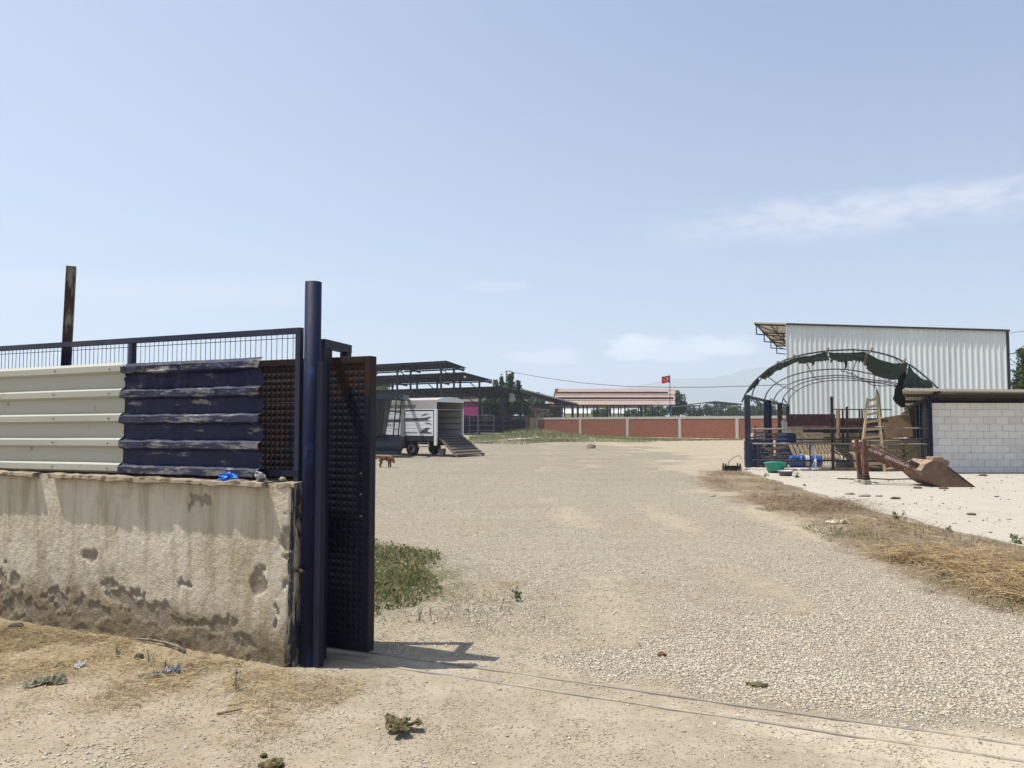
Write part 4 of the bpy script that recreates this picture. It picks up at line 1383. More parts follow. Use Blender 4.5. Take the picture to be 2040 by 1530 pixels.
small_plant(835, 1232, 0.16, 42, 'forked dark stalk in the gravel just left of the other stalk', M['leaf_weed'], None, 0.4, False, 'dry_stalk', 'dry stalks near the weed patch')
small_plant(1029, 1195, 0.13, 42, 'small upright weed alone on the gravel right of the weed patch', M['leaf_weed'], None, 0.25)


# ------------------------------------------------------------------ litter
def on_ground(px, py):
    g = G(px, py); g.z = hz1(g.x, g.y); return g


def lump(name, px, py, sx, sy, sz, m, label, cat, seed, rough=0.35, base=None, lift=0.25, group=None):
    c = on_ground(px, py) if base is None else Vector(base)
    bm = bmesh.new()
    bmesh.ops.create_icosphere(bm, subdivisions=3, radius=0.5)
    for v in bm.verts:
        n = mnoise.fractal(v.co * 2.6 + Vector((seed, seed * 2, 0)), 1, 2, 4)
        v.co *= 1 + rough * n
        v.co = Vector((v.co.x * sx, v.co.y * sy, v.co.z * sz + sz * lift))
    me = bpy.data.meshes.new(name); bm.to_mesh(me); bm.free()
    me.materials.append(m)
    o = bpy.data.objects.new(name, me); COL.objects.link(o); o.location = c
    for p in me.polygons: p.use_smooth = rough < 0.3
    return tag(o, label, cat, group)


def crumple(name, px, py, sx, sy, h, m, label, cat, seed, base=None, rot=0.0, n=16):
    c = on_ground(px, py) if base is None else Vector(base)
    mb = MB(); rows = []
    for i in range(n + 1):
        row = []
        for j in range(n + 1):
            u, v = i / n - 0.5, j / n - 0.5
            z = abs(mnoise.fractal((u * 3.5 + seed, v * 3.5, seed), 1, 2.1, 4)) * h * (1.2 - 1.2 * (u * u + v * v))
            uu = u * (1 + 0.5 * mnoise.noise((v * 4, seed, 1))); vv = v * (1 + 0.5 * mnoise.noise((u * 4, seed, 7)))
            x, y = uu * sx, vv * sy
            row.append((x * math.cos(rot) - y * math.sin(rot), x * math.sin(rot) + y * math.cos(rot), max(z, 0) + 0.003))
        rows.append(row)
    mb.grid(rows)
    o = mb.build(name, m, None, False, 0.002)
    o.location = c
    return tag(o, label, cat)


def stick(name, pts, r, m, label, cat, forks=()):
    w_ = [on_ground(px, py) + Vector((0, 0, dz)) for px, py, dz in pts]
    mb = MB()
    n = len(w_)
    mb.path(w_, [r * (1 - 0.55 * i / (n - 1)) for i in range(n)], 8)
    for f in forks:
        q = [on_ground(px, py) + Vector((0, 0, dz)) for px, py, dz in f]
        mb.path(q, [r * 0.45, r * 0.2][:len(q)] if len(q) == 2 else [r * 0.45] * len(q), 6)
    o = mb.build(name, m, None, True)
    return tag(o, label, cat)


stick('curved_stick', [(368, 1303, 0.02), (352, 1297, 0.028), (330, 1291, 0.03), (300, 1286, 0.028), (270, 1281, 0.02)], 0.012, M['twig'], 'long curved grey stick lying along the foot of the wall', 'stick', [[(330, 1291, 0.03), (318, 1283, 0.07)]])
stick('short_stick', [(432, 1421, 0.008), (455, 1419, 0.014), (481, 1415, 0.012)], 0.008, M['wood_brown'], 'short brown stick lying on bare dirt in the foreground', 'stick')
stick('forked_twig', [(386, 1344, 0.01), (402, 1337, 0.02), (415, 1330, 0.012)], 0.006, M['twig'], 'small forked pale twig right of the red stone', 'stick', [[(402, 1337, 0.018), (425, 1338, 0.01)]])
stick('pale_stalk', [(455, 1404, 0.006), (480, 1402, 0.012), (497, 1397, 0.012)], 0.006, M['straw'], 'pale straw stalk on the dirt just above the short stick', 'stalk')
lump('wood_scrap', 33, 1254, 0.13, 0.05, 0.05, M['wood_dark'], 'charred dark wood scrap in the straw at the far left', 'wood scrap', 3.0, 0.35, None, 0.35)
crumple('rag', 92, 1360, 0.20, 0.11, 0.05, M['rag'], 'crumpled grey green rag on the dirt at the left', 'rag', 2.0, None, 0.4)
crumple('dusty_rag', 305, 1345, 0.16, 0.08, 0.03, M['rag'], 'flat dusty rag in the straw left of the dark wrapper', 'rag', 9.0, None, 0.3)
crumple('wrapper', 343, 1338, 0.11, 0.08, 0.06, M['clear_wrap'], 'crumpled grey and white wrapper in the straw below the stick', 'wrapper', 5.0)
lump('red_stone', 378, 1327, 0.05, 0.04, 0.04, M['red_stone'], 'dark red stone in the straw below the curved stick', 'stone', 4.0, 0.25)
lump('dark_clod', 277, 1310, 0.06, 0.05, 0.045, M['dung'], 'dark dry clod in straw left of the seedlings', 'clod', 14.0, 0.5)
crumple('paper_scrap', 158, 1326, 0.05, 0.08, 0.05, M['pale_plastic'], 'small white torn paper scrap in the straw', 'paper scrap', 7.0)
crumple('dark_scrap', 122, 1324, 0.08, 0.05, 0.03, M['rag'], 'small dark cloth scrap beside the white paper', 'rag', 11.0)
crumple('bottle_cap', 477, 1347, 0.035, 0.035, 0.02, M['pale_plastic'], 'tiny white plastic scrap at the tall seedling', 'plastic scrap', 15.0)
lump('dung_clod', 541, 1519, 0.11, 0.09, 0.045, M['dung'], 'dried dung clod at the bottom edge of the photo', 'dung', 21.0, 0.6)
lump('small_clod', 526, 1500, 0.03, 0.03, 0.03, M['dung'], 'small round clod just above the bottom dung clod', 'clod', 31.0, 0.4)
lump('gravel_lump', 1318, 1303, 0.06, 0.05, 0.035, M['red_stone'], 'larger dark grey stone on the gravel past the rails', 'stone', 33.0, 0.35)
lump('dark_stone', 1178, 893, 0.6, 0.5, 0.35, M['twig'], 'dark rounded clump lying on the far gravel before the brick wall', 'stone', 6.0, 0.4)
lump('manure_heap', 1510, 1362, 0.11, 0.07, 0.025, M['dung'], 'flat crumbled brown dung on gravel beyond the rails', 'dung', 41.0, 0.7)
crumple('paper_sheet', 1670, 1049, 0.32, 0.22, 0.09, M['paper'], 'torn pale paper sack in the dry strip', 'paper', 17.0)
crumple('grey_sack', 1790, 1098, 0.40, 0.28, 0.10, M['rag'], 'grey crumpled sack in the dry strip beside the hay', 'sack', 19.0)


def dung_rosette():
    c = on_ground(797, 1450)
    mb = MB()
    random.seed(5)
    for i in range(9):
        a = i * 0.75 + random.uniform(-0.2, 0.2); l = random.uniform(0.05, 0.13)
        e = Vector((math.cos(a) * l, math.sin(a) * l * 1.1, 0.0))
        s = Vector((-math.sin(a), math.cos(a), 0)) * random.uniform(0.018, 0.03)
        rows = []
        for q in range(7):
            f = q / 6
            p = c + e * f + Vector((0, 0, 0.008 + 0.028 * math.sin(f * 3.0) + 0.035 * (f ** 3) * random.uniform(0.3, 1)))
            wv = 0.5 + math.sin(f * 2.6)
            rows.append([p - s * wv * 0.7 + Vector((0, 0, 0.012)), p, p + s * wv * 0.7 + Vector((0, 0, 0.014 * math.sin(f * 9)))])
        mb.grid(rows)
    o = mb.build('dried_plant', M['dung'], None, False, 0.006)
    tag(o, 'dark olive curled dried cactus leaf on the dirt in the foreground', 'dried plant')


dung_rosette()


def litter_on_wall():
    s, z = wall_hit(450, 951, -0.02)
    p = Wp(s, -0.005, 1.205)
    lump('blue_bag', 0, 0, 0.10, 0.06, 0.055, M['blue_bag'], 'knotted bright blue plastic bag on top of the wall', 'plastic bag', 12.0, 1.0, p, 0.3)
    s, z = wall_hit(515, 950, -0.02)
    p = Wp(s, 0.0, 1.205)
    lump('crushed_cup', 0, 0, 0.07, 0.05, 0.065, M['clear_wrap'], 'crushed silver and blue plastic cup on top of the wall', 'plastic cup', 22.0, 0.7, p, 0.4)
    s, z = wall_hit(563, 946, 0.06)
    lump('wall_stone', 0, 0, 0.045, 0.04, 0.035, M['stone'], 'small brown stone on the wall top by the fence end', 'stone', 2.0, 0.3, Wp(s, 0.06, 1.2), 0.4)


litter_on_wall()


# ------------------------------------------------------------------ trees
def tree(name, label, px, py_base_z, Y, pts, n, leaf, m, trunk_r=0.12, group=None, blobs=None, seed=1, z0=0.0, cat='tree'):
    """pts: crown as photo ellipses (px, py, rx, ry) at depth Y"""
    rng = np.random.default_rng(seed)
    base = P(px, 843, Y); base.z = z0
    t = thing(name, label, cat, base, group)
    C = []
    tot = sum(a[2] * a[3] for a in pts)
    mb = MB()
    for (cx, cy, rx, ry) in pts:
        c = P(cx, cy, Y); wx, wz = rx / FPX * Y, ry / FPX * Y
        wy = min(wx, 2.2) if wx > 0.3 else wx
        kk = int(n * rx * ry / tot)
        nb = max(4, int(6 + kk / 90))
        bc = rng.normal(0, 1, (nb, 3)); bc /= np.linalg.norm(bc, axis=1, keepdims=True)
        bc *= rng.uniform(0.45, 1.0, (nb, 1))
        idx = rng.integers(0, nb, kk)
        o = bc[idx] + rng.normal(0, 0.20, (kk, 3))
        C.append(np.array(c) + o * np.array([wx, wy, wz]))
        fork = Vector((base.x, base.y, z0 + (c.z - z0) * 0.45))
        mb.path([fork, fork.lerp(c, 0.6), c], [trunk_r * 0.6, trunk_r * 0.4, trunk_r * 0.15], 6)
        for b in bc[:5]:
            q = Vector(np.array(c) + b * np.array([wx, wy, wz]) * 0.85)
            mb.path([fork.lerp(c, 0.6), q], [trunk_r * 0.25, trunk_r * 0.06], 5)
    C = np.concatenate(C)
    C = C[C[:, 2] > z0 + 0.05]
    topz = max(c for c in C[:, 2])
    mb.path([base - Vector((0, 0, 0.1)), base + Vector((0.03, 0, (topz - z0) * 0.3)), base + Vector((0.0, 0.02, (topz - z0) * 0.55))], [trunk_r * 1.2, trunk_r, trunk_r * 0.6], 9)
    mb.build('trunk', M['bark'], t, True)
    leaves('crown', C, rng.uniform(0.6, 1.3, len(C)) * leaf, m, t, 0.2, rng)
    return t


tree('mulberry_tree', 'large bushy green tree with upright shoots behind the dark open barn', 1012, 0, 96, [(1008, 800, 42, 26), (985, 812, 24, 22), (1034, 806, 20, 20), (988, 772, 7, 18), (1002, 768, 6, 20), (1017, 765, 7, 20), (1030, 775, 6, 16), (975, 780, 8, 10)], 9000, 0.42, M['leaf_dark'], 0.25, None, None, 3, 0.4)
tree('far_tree', 'green tree crown showing between the roofs beside the gate leaf', 752, 0, 118, [(752, 776, 28, 12), (735, 790, 30, 16)], 2200, 0.5, M['leaf_mid'], 0.25, 'trees beyond the yard', None, 4, 0.3)
tree('far_tree', 'small dark treetop above the pale shed roof edge', 1075, 0, 135, [(1074, 788, 14, 9), (1068, 800, 20, 12)], 1400, 0.45, M['leaf_dark'], 0.2, 'trees beyond the yard', None, 5)
tree('far_tree', 'dark round tree touching the right end of the pink barn', 1350, 0, 140, [(1348, 800, 14, 20), (1358, 812, 12, 14), (1340, 815, 14, 14)], 2400, 0.5, M['leaf_dark'], 0.2, 'trees beyond the yard', None, 6)
for i, (px, cy, rx, ry, Y, lab) in enumerate((
        (1385, 820, 18, 11, 160, 'far green bush just right of the dark round tree'),
        (1415, 817, 20, 13, 165, 'far tree standing behind the small blue canopy, under its ridge'),
        (1447, 819, 20, 13, 158, 'far tree behind the small blue canopy at its right post'),
        (1475, 821, 18, 11, 170, 'far tree between the small blue canopy and the pen post'),
        (1505, 818, 16, 16, 150, 'rounded far tree seen just right of the pen corner post'),
        (1528, 821, 16, 12, 165, 'far tree seen between the first two rear pen posts'),
        (1556, 820, 20, 12, 172, 'far tree beside the white building corner'),
        (1200, 821, 20, 13, 150, 'far tree seen under the pink barn roof at its left half'),
        (1305, 820, 26, 13, 150, 'far tree seen under the pink barn roof at its right half'),
        (1258, 824, 14, 8, 155, 'small far bush seen under the middle of the pink barn'))):
    tree('far_tree', lab, px, 0, Y, [(px, cy, rx, ry), (px - rx * 0.4, cy + 5, rx * 0.7, ry * 0.8), (px + rx * 0.5, cy + 4, rx * 0.6, ry * 0.7)], 1300, 0.55, M['leaf_far'], 0.2, 'trees beyond the yard', None, 20 + i)
tree('fig_tree', 'leafy green tree rising behind the block wall at the right border', 2052, 0, 47, [(2040, 765, 24, 26), (2062, 740, 30, 34), (2036, 712, 9, 16), (2056, 700, 18, 18), (2040, 735, 10, 14)], 5200, 0.24, M['leaf_mid'], 0.14, None, None, 9)


# ------------------------------------------------------------------ far buildings behind the brick wall
def corrugate(mb, a, b, c, d, n, amp):
    """sheet a-b (eave) to d-c (ridge) with ribs running from eave to ridge"""
    a, b, c, d = map(Vector, (a, b, c, d))
    nn = (b - a).cross(d - a).normalized()
    r0, r1 = [], []
    for i in range(n * 2 + 1):
        f = i / (n * 2)
        o = nn * (amp if i % 2 else 0)
        r0.append(a.lerp(b, f) + o); r1.append(d.lerp(c, f) + o)
    mb.grid([r0, r1])


def brick_wall():
    A, B = Vector((3.1, 103.3, 0)), Vector((23.4, 80, 0))
    d = (B - A).normalized()
    L = (B - A).length + 9.0
    n = Vector((-d.y, d.x, 0))            # back side
    t = thing('brick_wall', 'long red brick boundary wall with pale concrete columns and top beam', 'wall', A)
    t.rotation_euler = (0, 0, math.atan2(d.y, d.x))
    H = 2.35
    cols = []
    for px in (1070, 1156, 1250, 1354, 1468, 1610):
        k = (px - 1020) / FPX
        cols.append((k * A.y - A.x) / (d.x - k * d.y))
    cols = [0.1] + cols

    def local(mb, name, m, solid=0):
        o = mb.build(name, m, None); o.parent = t; return o
    mb = MB()
    for a, b in zip(cols[:-1], cols[1:]):
        mb.box(a + 0.16, b - 0.16, 0, 0.2, -0.1, H - 0.28)
    mb.box(-0.2, cols[0] - 0.16, 0, 0.2, -0.1, H - 0.28) if cols[0] > 0.3 else None
    local(mb, 'brickwork', M['bricks'])
    for a in cols:
        mb = MB(); mb.box(a - 0.19, a + 0.19, -0.05, 0.25, -0.1, H - 0.283); local(mb, 'column', M['concrete'])
    mb = MB(); mb.box(-0.2, L, -0.04, 0.24, H - 0.28, H); local(mb, 'top_beam', M['concrete'])


brick_wall()


def pink_barn():
    x0, x1 = P(1112, 800, 113).x, P(1344, 800, 113).x
    t = thing('pink_barn', 'open barn with three stepped faded pink roofs behind the brick wall', 'barn', ((x0 + x1) / 2, 116, 0))
    tiers = ((806.5, 109, 798, 113.2), (797.5, 112.8, 787, 117.0), (786.5, 116.6, 775, 121.0))
    zr = 0
    for i, (ya, Ya, yb, Yb) in enumerate(tiers):
        mb = MB()
        xa = P((1085, 1101, 1108)[i], 800, Ya).x
        za, zb = P(1200, ya, Ya).z, P(1200, yb, Yb).z
        xr, xq = P(1345, 800, Ya).x, P(1345, 800, Yb).x
        corrugate(mb, (xa, Ya, za), (xr, Ya, za), (xq, Yb, zb), (xa + 0.7, Yb, zb), 46, 0.05)
        mb.build('roof', M['roof_pink'], t, solid=0.05)
        mb = MB()
        mb.bar((xa + 0.1, Ya + 0.25, za - 0.06), (x1 + 0.1, Ya + 0.25, za - 0.06), 0.08, 0.08)
        mb.bar((xa + 0.4, Ya + 1.9, (za + zb) / 2 - 0.15), (x1, Ya + 1.9, (za + zb) / 2 - 0.10), 0.08, 0.08)
        mb.build('beam', M['dark_rust'], t)
        mb = MB()
        mb.grid([[(xa + 0.9, Yb + 0.25, zb - 0.12), (x1 - 0.1, Yb + 0.25, zb - 0.12)], [(xa + 0.9, Yb + 0.25, zb + 0.5), (x1 - 0.1, Yb + 0.25, zb + 0.5)]]) if i < 2 else None
        if i < 2: mb.build('gap_shade', M['dark_rust'], t, solid=0.03)  # dark sheet stands in for the shade in the open roof gap
        zr = zb
    mb = MB(); corrugate(mb, (x1 + 0.2, 133, 4.2), (x0, 133, 4.2), (x0, 121.05, zr), (x1 + 0.2, 121.05, zr), 46, 0.05)
    mb.build('rear_roof', M['roof_pink'], t, solid=0.05)
    for Yp, pxs in ((110, (1120, 1152, 1162, 1183, 1223, 1245, 1276, 1286, 1336)), (121, (1142, 1170, 1190, 1216, 1232, 1278, 1312)), (131, (1150, 1210, 1237, 1272, 1300, 1330))):
        for px in pxs:
            p = P(px, 830, Yp)
            if not x0 - 2 < p.x < x1 + 0.3: continue
            zt = np.interp(Yp, [109, 121, 133], [4.15, zr - 0.1, 4.15])
            mb = MB(); mb.bar((p.x, Yp, 0), (p.x, Yp, zt - 0.02), 0.16 if px != 1336 else 0.26)
            mb.build('post', M['navy'] if px != 1336 else M['blue_bright'], t)
    return t


pink_barn()


def flag():
    Y = 108.2
    base = P(1334.5, 806, Y)
    top = P(1334.5, 747, Y)
    t = thing('flagpole', 'thin dark flagpole rising at the right end of the pink barn', 'flagpole', (base.x, Y, 0))
    MB().tube((base.x, Y, 0), (top.x, Y, top.z), 0.045, 8).build('pole', M['navy'], t)
    lump_top = MB(); lump_top.tube((top.x, Y, top.z), (top.x, Y, top.z + 0.08), 0.07, 8); lump_top.build('finial', M['steel'], t)
    f = thing('flag', 'red flag with white crescent and star flying left from its pole', 'flag', (top.x, Y, top.z))
    w_, h_ = 1.12, 0.98

    def wave(u, v):
        return Vector((top.x - 0.05 - u * w_, Y - 0.02 + 0.10 * math.sin(u * 6.0 + v) * (0.3 + u), top.z - 0.12 - v * h_ - 0.14 * u * u + 0.03 * math.sin(u * 7)))
    mb = MB(); mb.grid([[wave(i / 16, j / 10) for j in range(11)] for i in range(17)])
    c = mb.build('cloth', M['flag_red'], f, True)
    for sgn in (-1,):
        mb = MB()
        pts_o, pts_i = [], []
        for q in range(25):
            a = R(42 + 276 * q / 24)
            pts_o.append((0.42 + 0.26 * math.cos(a), 0.5 + 0.28 * math.sin(a)))
            a2 = R(55 + 250 * q / 24)
            pts_i.append((0.485 + 0.21 * math.cos(a2), 0.5 + 0.225 * math.sin(a2)))
        mb.grid([[wave(u, v) + Vector((0, 0.012 * sgn, 0)) for u, v in pts_o], [wave(u, v) + Vector((0, 0.012 * sgn, 0)) for u, v in pts_i]])
        mb.build('crescent', M['flag_white'], f)
        mb = MB(); ring = []
        for q in range(10):
            a = R(36 * q); rr = 0.13 if q % 2 == 0 else 0.052
            ring.append(wave(0.70 - rr * math.cos(a) * 0.9, 0.5 + rr * math.sin(a)) + Vector((0, 0.012 * sgn, 0)))
        cen = wave(0.70, 0.5) + Vector((0, 0.012 * sgn, 0))
        mb.add([cen] + ring, [(0, 1 + i, 1 + (i + 1) % 10) for i in range(10)])
        mb.build('star', M['flag_white'], f)


flag()


def far_small():
    # small blue canopy with a low gable
    t = thing('blue_canopy', 'small open blue canopy with a low gable roof beyond the brick wall', 'canopy', P(1428, 843, 140) - Vector((0, 0, 1.6)))
    a, b, c = P(1376, 806.5, 140), P(1426, 800.5, 140), P(1480, 806, 140)
    mb = MB()
    for p, q in ((a, b), (b, c)):
        mb.obox(p, q - p, (0, 9, 0), (0, 0, 0.14))
    mb.build('roof', M['grey_blue'], t)
    for px in (1395, 1408, 1424, 1428, 1437, 1440, 1446, 1476):
        for Yp in ((140.3,) if px % 2 else (141, 148)):
            p = P(px, 840, Yp); zt = float(np.interp(px, [1376, 1426, 1480], [a.z, b.z, c.z]))
            MB().bar((p.x, Yp, 0), (p.x, Yp, zt), 0.14).build('post', M['rail_blue'], t)
    a, b = P(1344, 812, 132), P(1396, 809.5, 132)
    t = thing('low_canopy', 'low dark flat canopy between the pink barn and the blue canopy', 'canopy', (a.x, 132, 0))
    MB().obox(a, b - a, (0, 7, 0.3), (0, 0, 0.16)).build('roof', M['roof_dark'], t)
    for px in (1350, 1368, 1384, 1393):
        p = P(px, 840, 132.4); MB().bar((p.x, 132.4, 0), (p.x, 132.4, float(np.interp(px, [1344, 1396], [a.z, b.z]))), 0.13).build('post', M['navy'], t)
    # long pale building seen under the pink barn
    a, b = P(1125, 821, 190), P(1300, 822, 190)
    t = thing('pale_building', 'long low pale yellow building far behind the pink barn', 'building', (a.x, 190, 0))
    mb = MB(); mb.box(a.x, b.x, 190, 200, 0, a.z - 0.4); mb.build('wall', M['yellow_wall'], t)
    mb = MB(); mb.obox((a.x - 0.3, 189.6, a.z - 0.4), (b.x - a.x + 0.6, 0, 0), (0, 5.4, 1.0), (0, 0, 0.1)); mb.obox((a.x - 0.3, 200.4, a.z - 0.4), (b.x - a.x + 0.6, 0, 0), (0, -5.4, 1.0), (0, 0, 0.1)); mb.build('roof', M['roof_white'], t)
    # lattice mast
    p = P(1543.5, 830, 260); top = P(1543.5, 803, 260).z
    t = thing('lattice_mast', 'small far lattice power mast left of the white building', 'mast', (p.x, 260, 0))
    mb = MB()
    for sx in (-1, 1):
        for sy in (-1, 1):
            mb.tube((p.x + sx * 0.5, 260 + sy * 0.5, 0), (p.x + sx * 0.25, 260 + sy * 0.25, top), 0.07, 4)
    for i in range(8):
        z0, z1 = top * i / 8, top * (i + 1) / 8
        mb.tube((p.x - 0.45, 259.6, z0), (p.x + 0.45, 259.6, z1), 0.05, 4); mb.tube((p.x + 0.45, 259.6, z0), (p.x - 0.45, 259.6, z1), 0.05, 4)
    mb.build('tower', M['steel'], t)
    mb = MB()
    for dz in (0.5, 1.4, 2.3): mb.bar((p.x - 1.0, 260, top - dz), (p.x + 1.0, 260, top - dz), 0.15)
    mb.build('cross_arm', M['steel'], t)
    # pole and overhead cable
    p = P(1009, 843, 120); top = P(1009, 738, 120)
    t = thing('utility_pole', 'grey power pole above the bushy tree, left end of the cable', 'pole', (p.x, 120, 0))
    MB().tube((p.x, 120, 0), (p.x, 120, top.z), 0.16, 8, 0.11).build('pole', M['steel'], t)
    MB().bar((p.x - 0.25, 120, top.z - 0.25), (p.x + 0.75, 119.7, top.z - 0.1), 0.1).build('cross_arm', M['steel'], t)
    pts = []
    ctl = [(1012, 740, 120), (1080, 752, 112), (1160, 763, 104), (1240, 769.5, 98), (1320, 771.5, 92), (1400, 771.5, 86), (1480, 769.5, 80), (1545, 767, 75), (1640, 760, 69), (1800, 742, 62), (2100, 690, 52)]
    mb = MB(); mb.path([P(*c) for c in ctl], 0.035, 5)
    tag(mb.build('power_cable', M['black']), 'long dark cable sagging across the sky over the pink barn', 'cable')
    for a, b, c, lab in (((2012, 663, 39), (2030, 661, 39), (2090, 655, 39), 'short cable from the top right corner of the white building'),
                         ((2008, 712, 38.2), (2025, 724, 38.2), (2080, 745, 38.2), 'cable sloping down from the right side of the white building, upper of two'),
                         ((2008, 724, 38.3), (2025, 728, 38.3), (2080, 735, 38.3), 'cable leaving the right side of the white building, lower of two')):
        mb = MB(); mb.path([P(*a), P(*b), P(*c)], 0.012, 5)
        tag(mb.build('building_cable', M['black']), lab, 'cable', 'cables at the white building')


far_small()


def left_barn():
    d = Vector((-0.853, 0.522, 0)); pdir = Vector((0.522, 0.853, 0))
    o = Vector((P(890, 719, 75).x, 75.0, 0))
    t = thing('open_barn', 'tall open cattle barn with three stepped dark roof sheets on posts', 'barn', o)
    k = (925 - 1020) / FPX

    def wpx(px):           # distance along pdir from o so that the point shows at px
        q = (px - 1020) / FPX
        return (q * o.y - o.x) / (pdir.x - q * pdir.y)
    specs = ((890, 719, 930, 733), (925, 742, 985, 758), (995, 770, 1062, 789))
    L = 30.0
    for i, (pa, ya, pb, yb) in enumerate(specs):
        a, b = o + pdir * wpx(pa), o + pdir * wpx(pb)
        a.z, b.z = P(pa, ya, a.y).z, P(pb, yb, b.y).z
        mb = MB()
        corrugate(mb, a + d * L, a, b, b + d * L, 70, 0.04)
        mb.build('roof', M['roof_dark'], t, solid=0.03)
        mb = MB()
        for f in (0.03, 0.35, 0.66, 0.97):
            p = a.lerp(b, f) - Vector((0, 0, 0.12)); mb.bar(p + d * 0.2, p + d * L, 0.08, 0.14)
        mb.build('purlin', M['navy'], t)
        mb = MB()
        for s in (0.4, 6, 12, 18, 24, 29.5):
            mb.bar(a + d * s - Vector((0, 0, 0.26)), b + d * s - Vector((0, 0, 0.26)), 0.1, 0.16)
        mb.build('rafter', M['navy'], t)
        for s in (1.0, 6.6, 13, 19, 25):
            for f in ((0.12, 0.75) if i < 2 else (0.3, 0.85)):
                p = a.lerp(b, f) + d * s
                MB().bar((p.x, p.y, hz1(p.x, p.y)), (p.x, p.y, p.z - 0.2), 0.16).build('post', M['navy'], t)
            mb = MB()
            p = a.lerp(b, 0.75) + d * s
            mb.bar((p.x, p.y, p.z - 1.3), (p + d * 1.3 - Vector((0, 0, 0.3))), 0.08)
            mb.build('brace', M['navy'], t)
    # two small lit bulbs hang under the roofs: plain white globes
    for px, py, Y, lab in ((926, 751, 77.5, 'white bulb hanging under the middle barn roof'), (804, 740, 78, 'white bulb hanging under the topmost barn roof')):
        c = P(px, py, Y)
        lp = lump('bulb', 0, 0, 0.24, 0.24, 0.26, M['pale_plastic'], lab, 'bulb', 1.0, 0.02, c, 0.0, 'bulbs under the barn roofs')
        mb = MB(); mb.tube((c.x, c.y, c.z + 0.1), (c.x, c.y, c.z + 0.5), 0.03, 6); cc = mb.build('lamp_holder', M['black'], None)
        cc.parent = lp; cc.matrix_parent_inverse = Matrix.Translation(-c)
    # hanging torn sheet
    c0, c1 = P(1014, 782, 86), P(1026, 786, 86)
    mb = MB(); rows = []
    for i in range(9):
        f = i / 8
        rows.append([c0.lerp(c1, u) + Vector((0.05 * math.sin(f * 5 + u * 4), 0.05 * math.cos(u * 7), -f * (1.05 - 0.4 * abs(u - 0.2)))) for u in np.linspace(0, 1, 7)])
    mb.grid(rows)
    tag(mb.build('hanging_sheet', M['canvas'], None, True, 0.02), 'grey torn sheet hanging from the lowest barn roof corner', 'sheet')


left_barn()


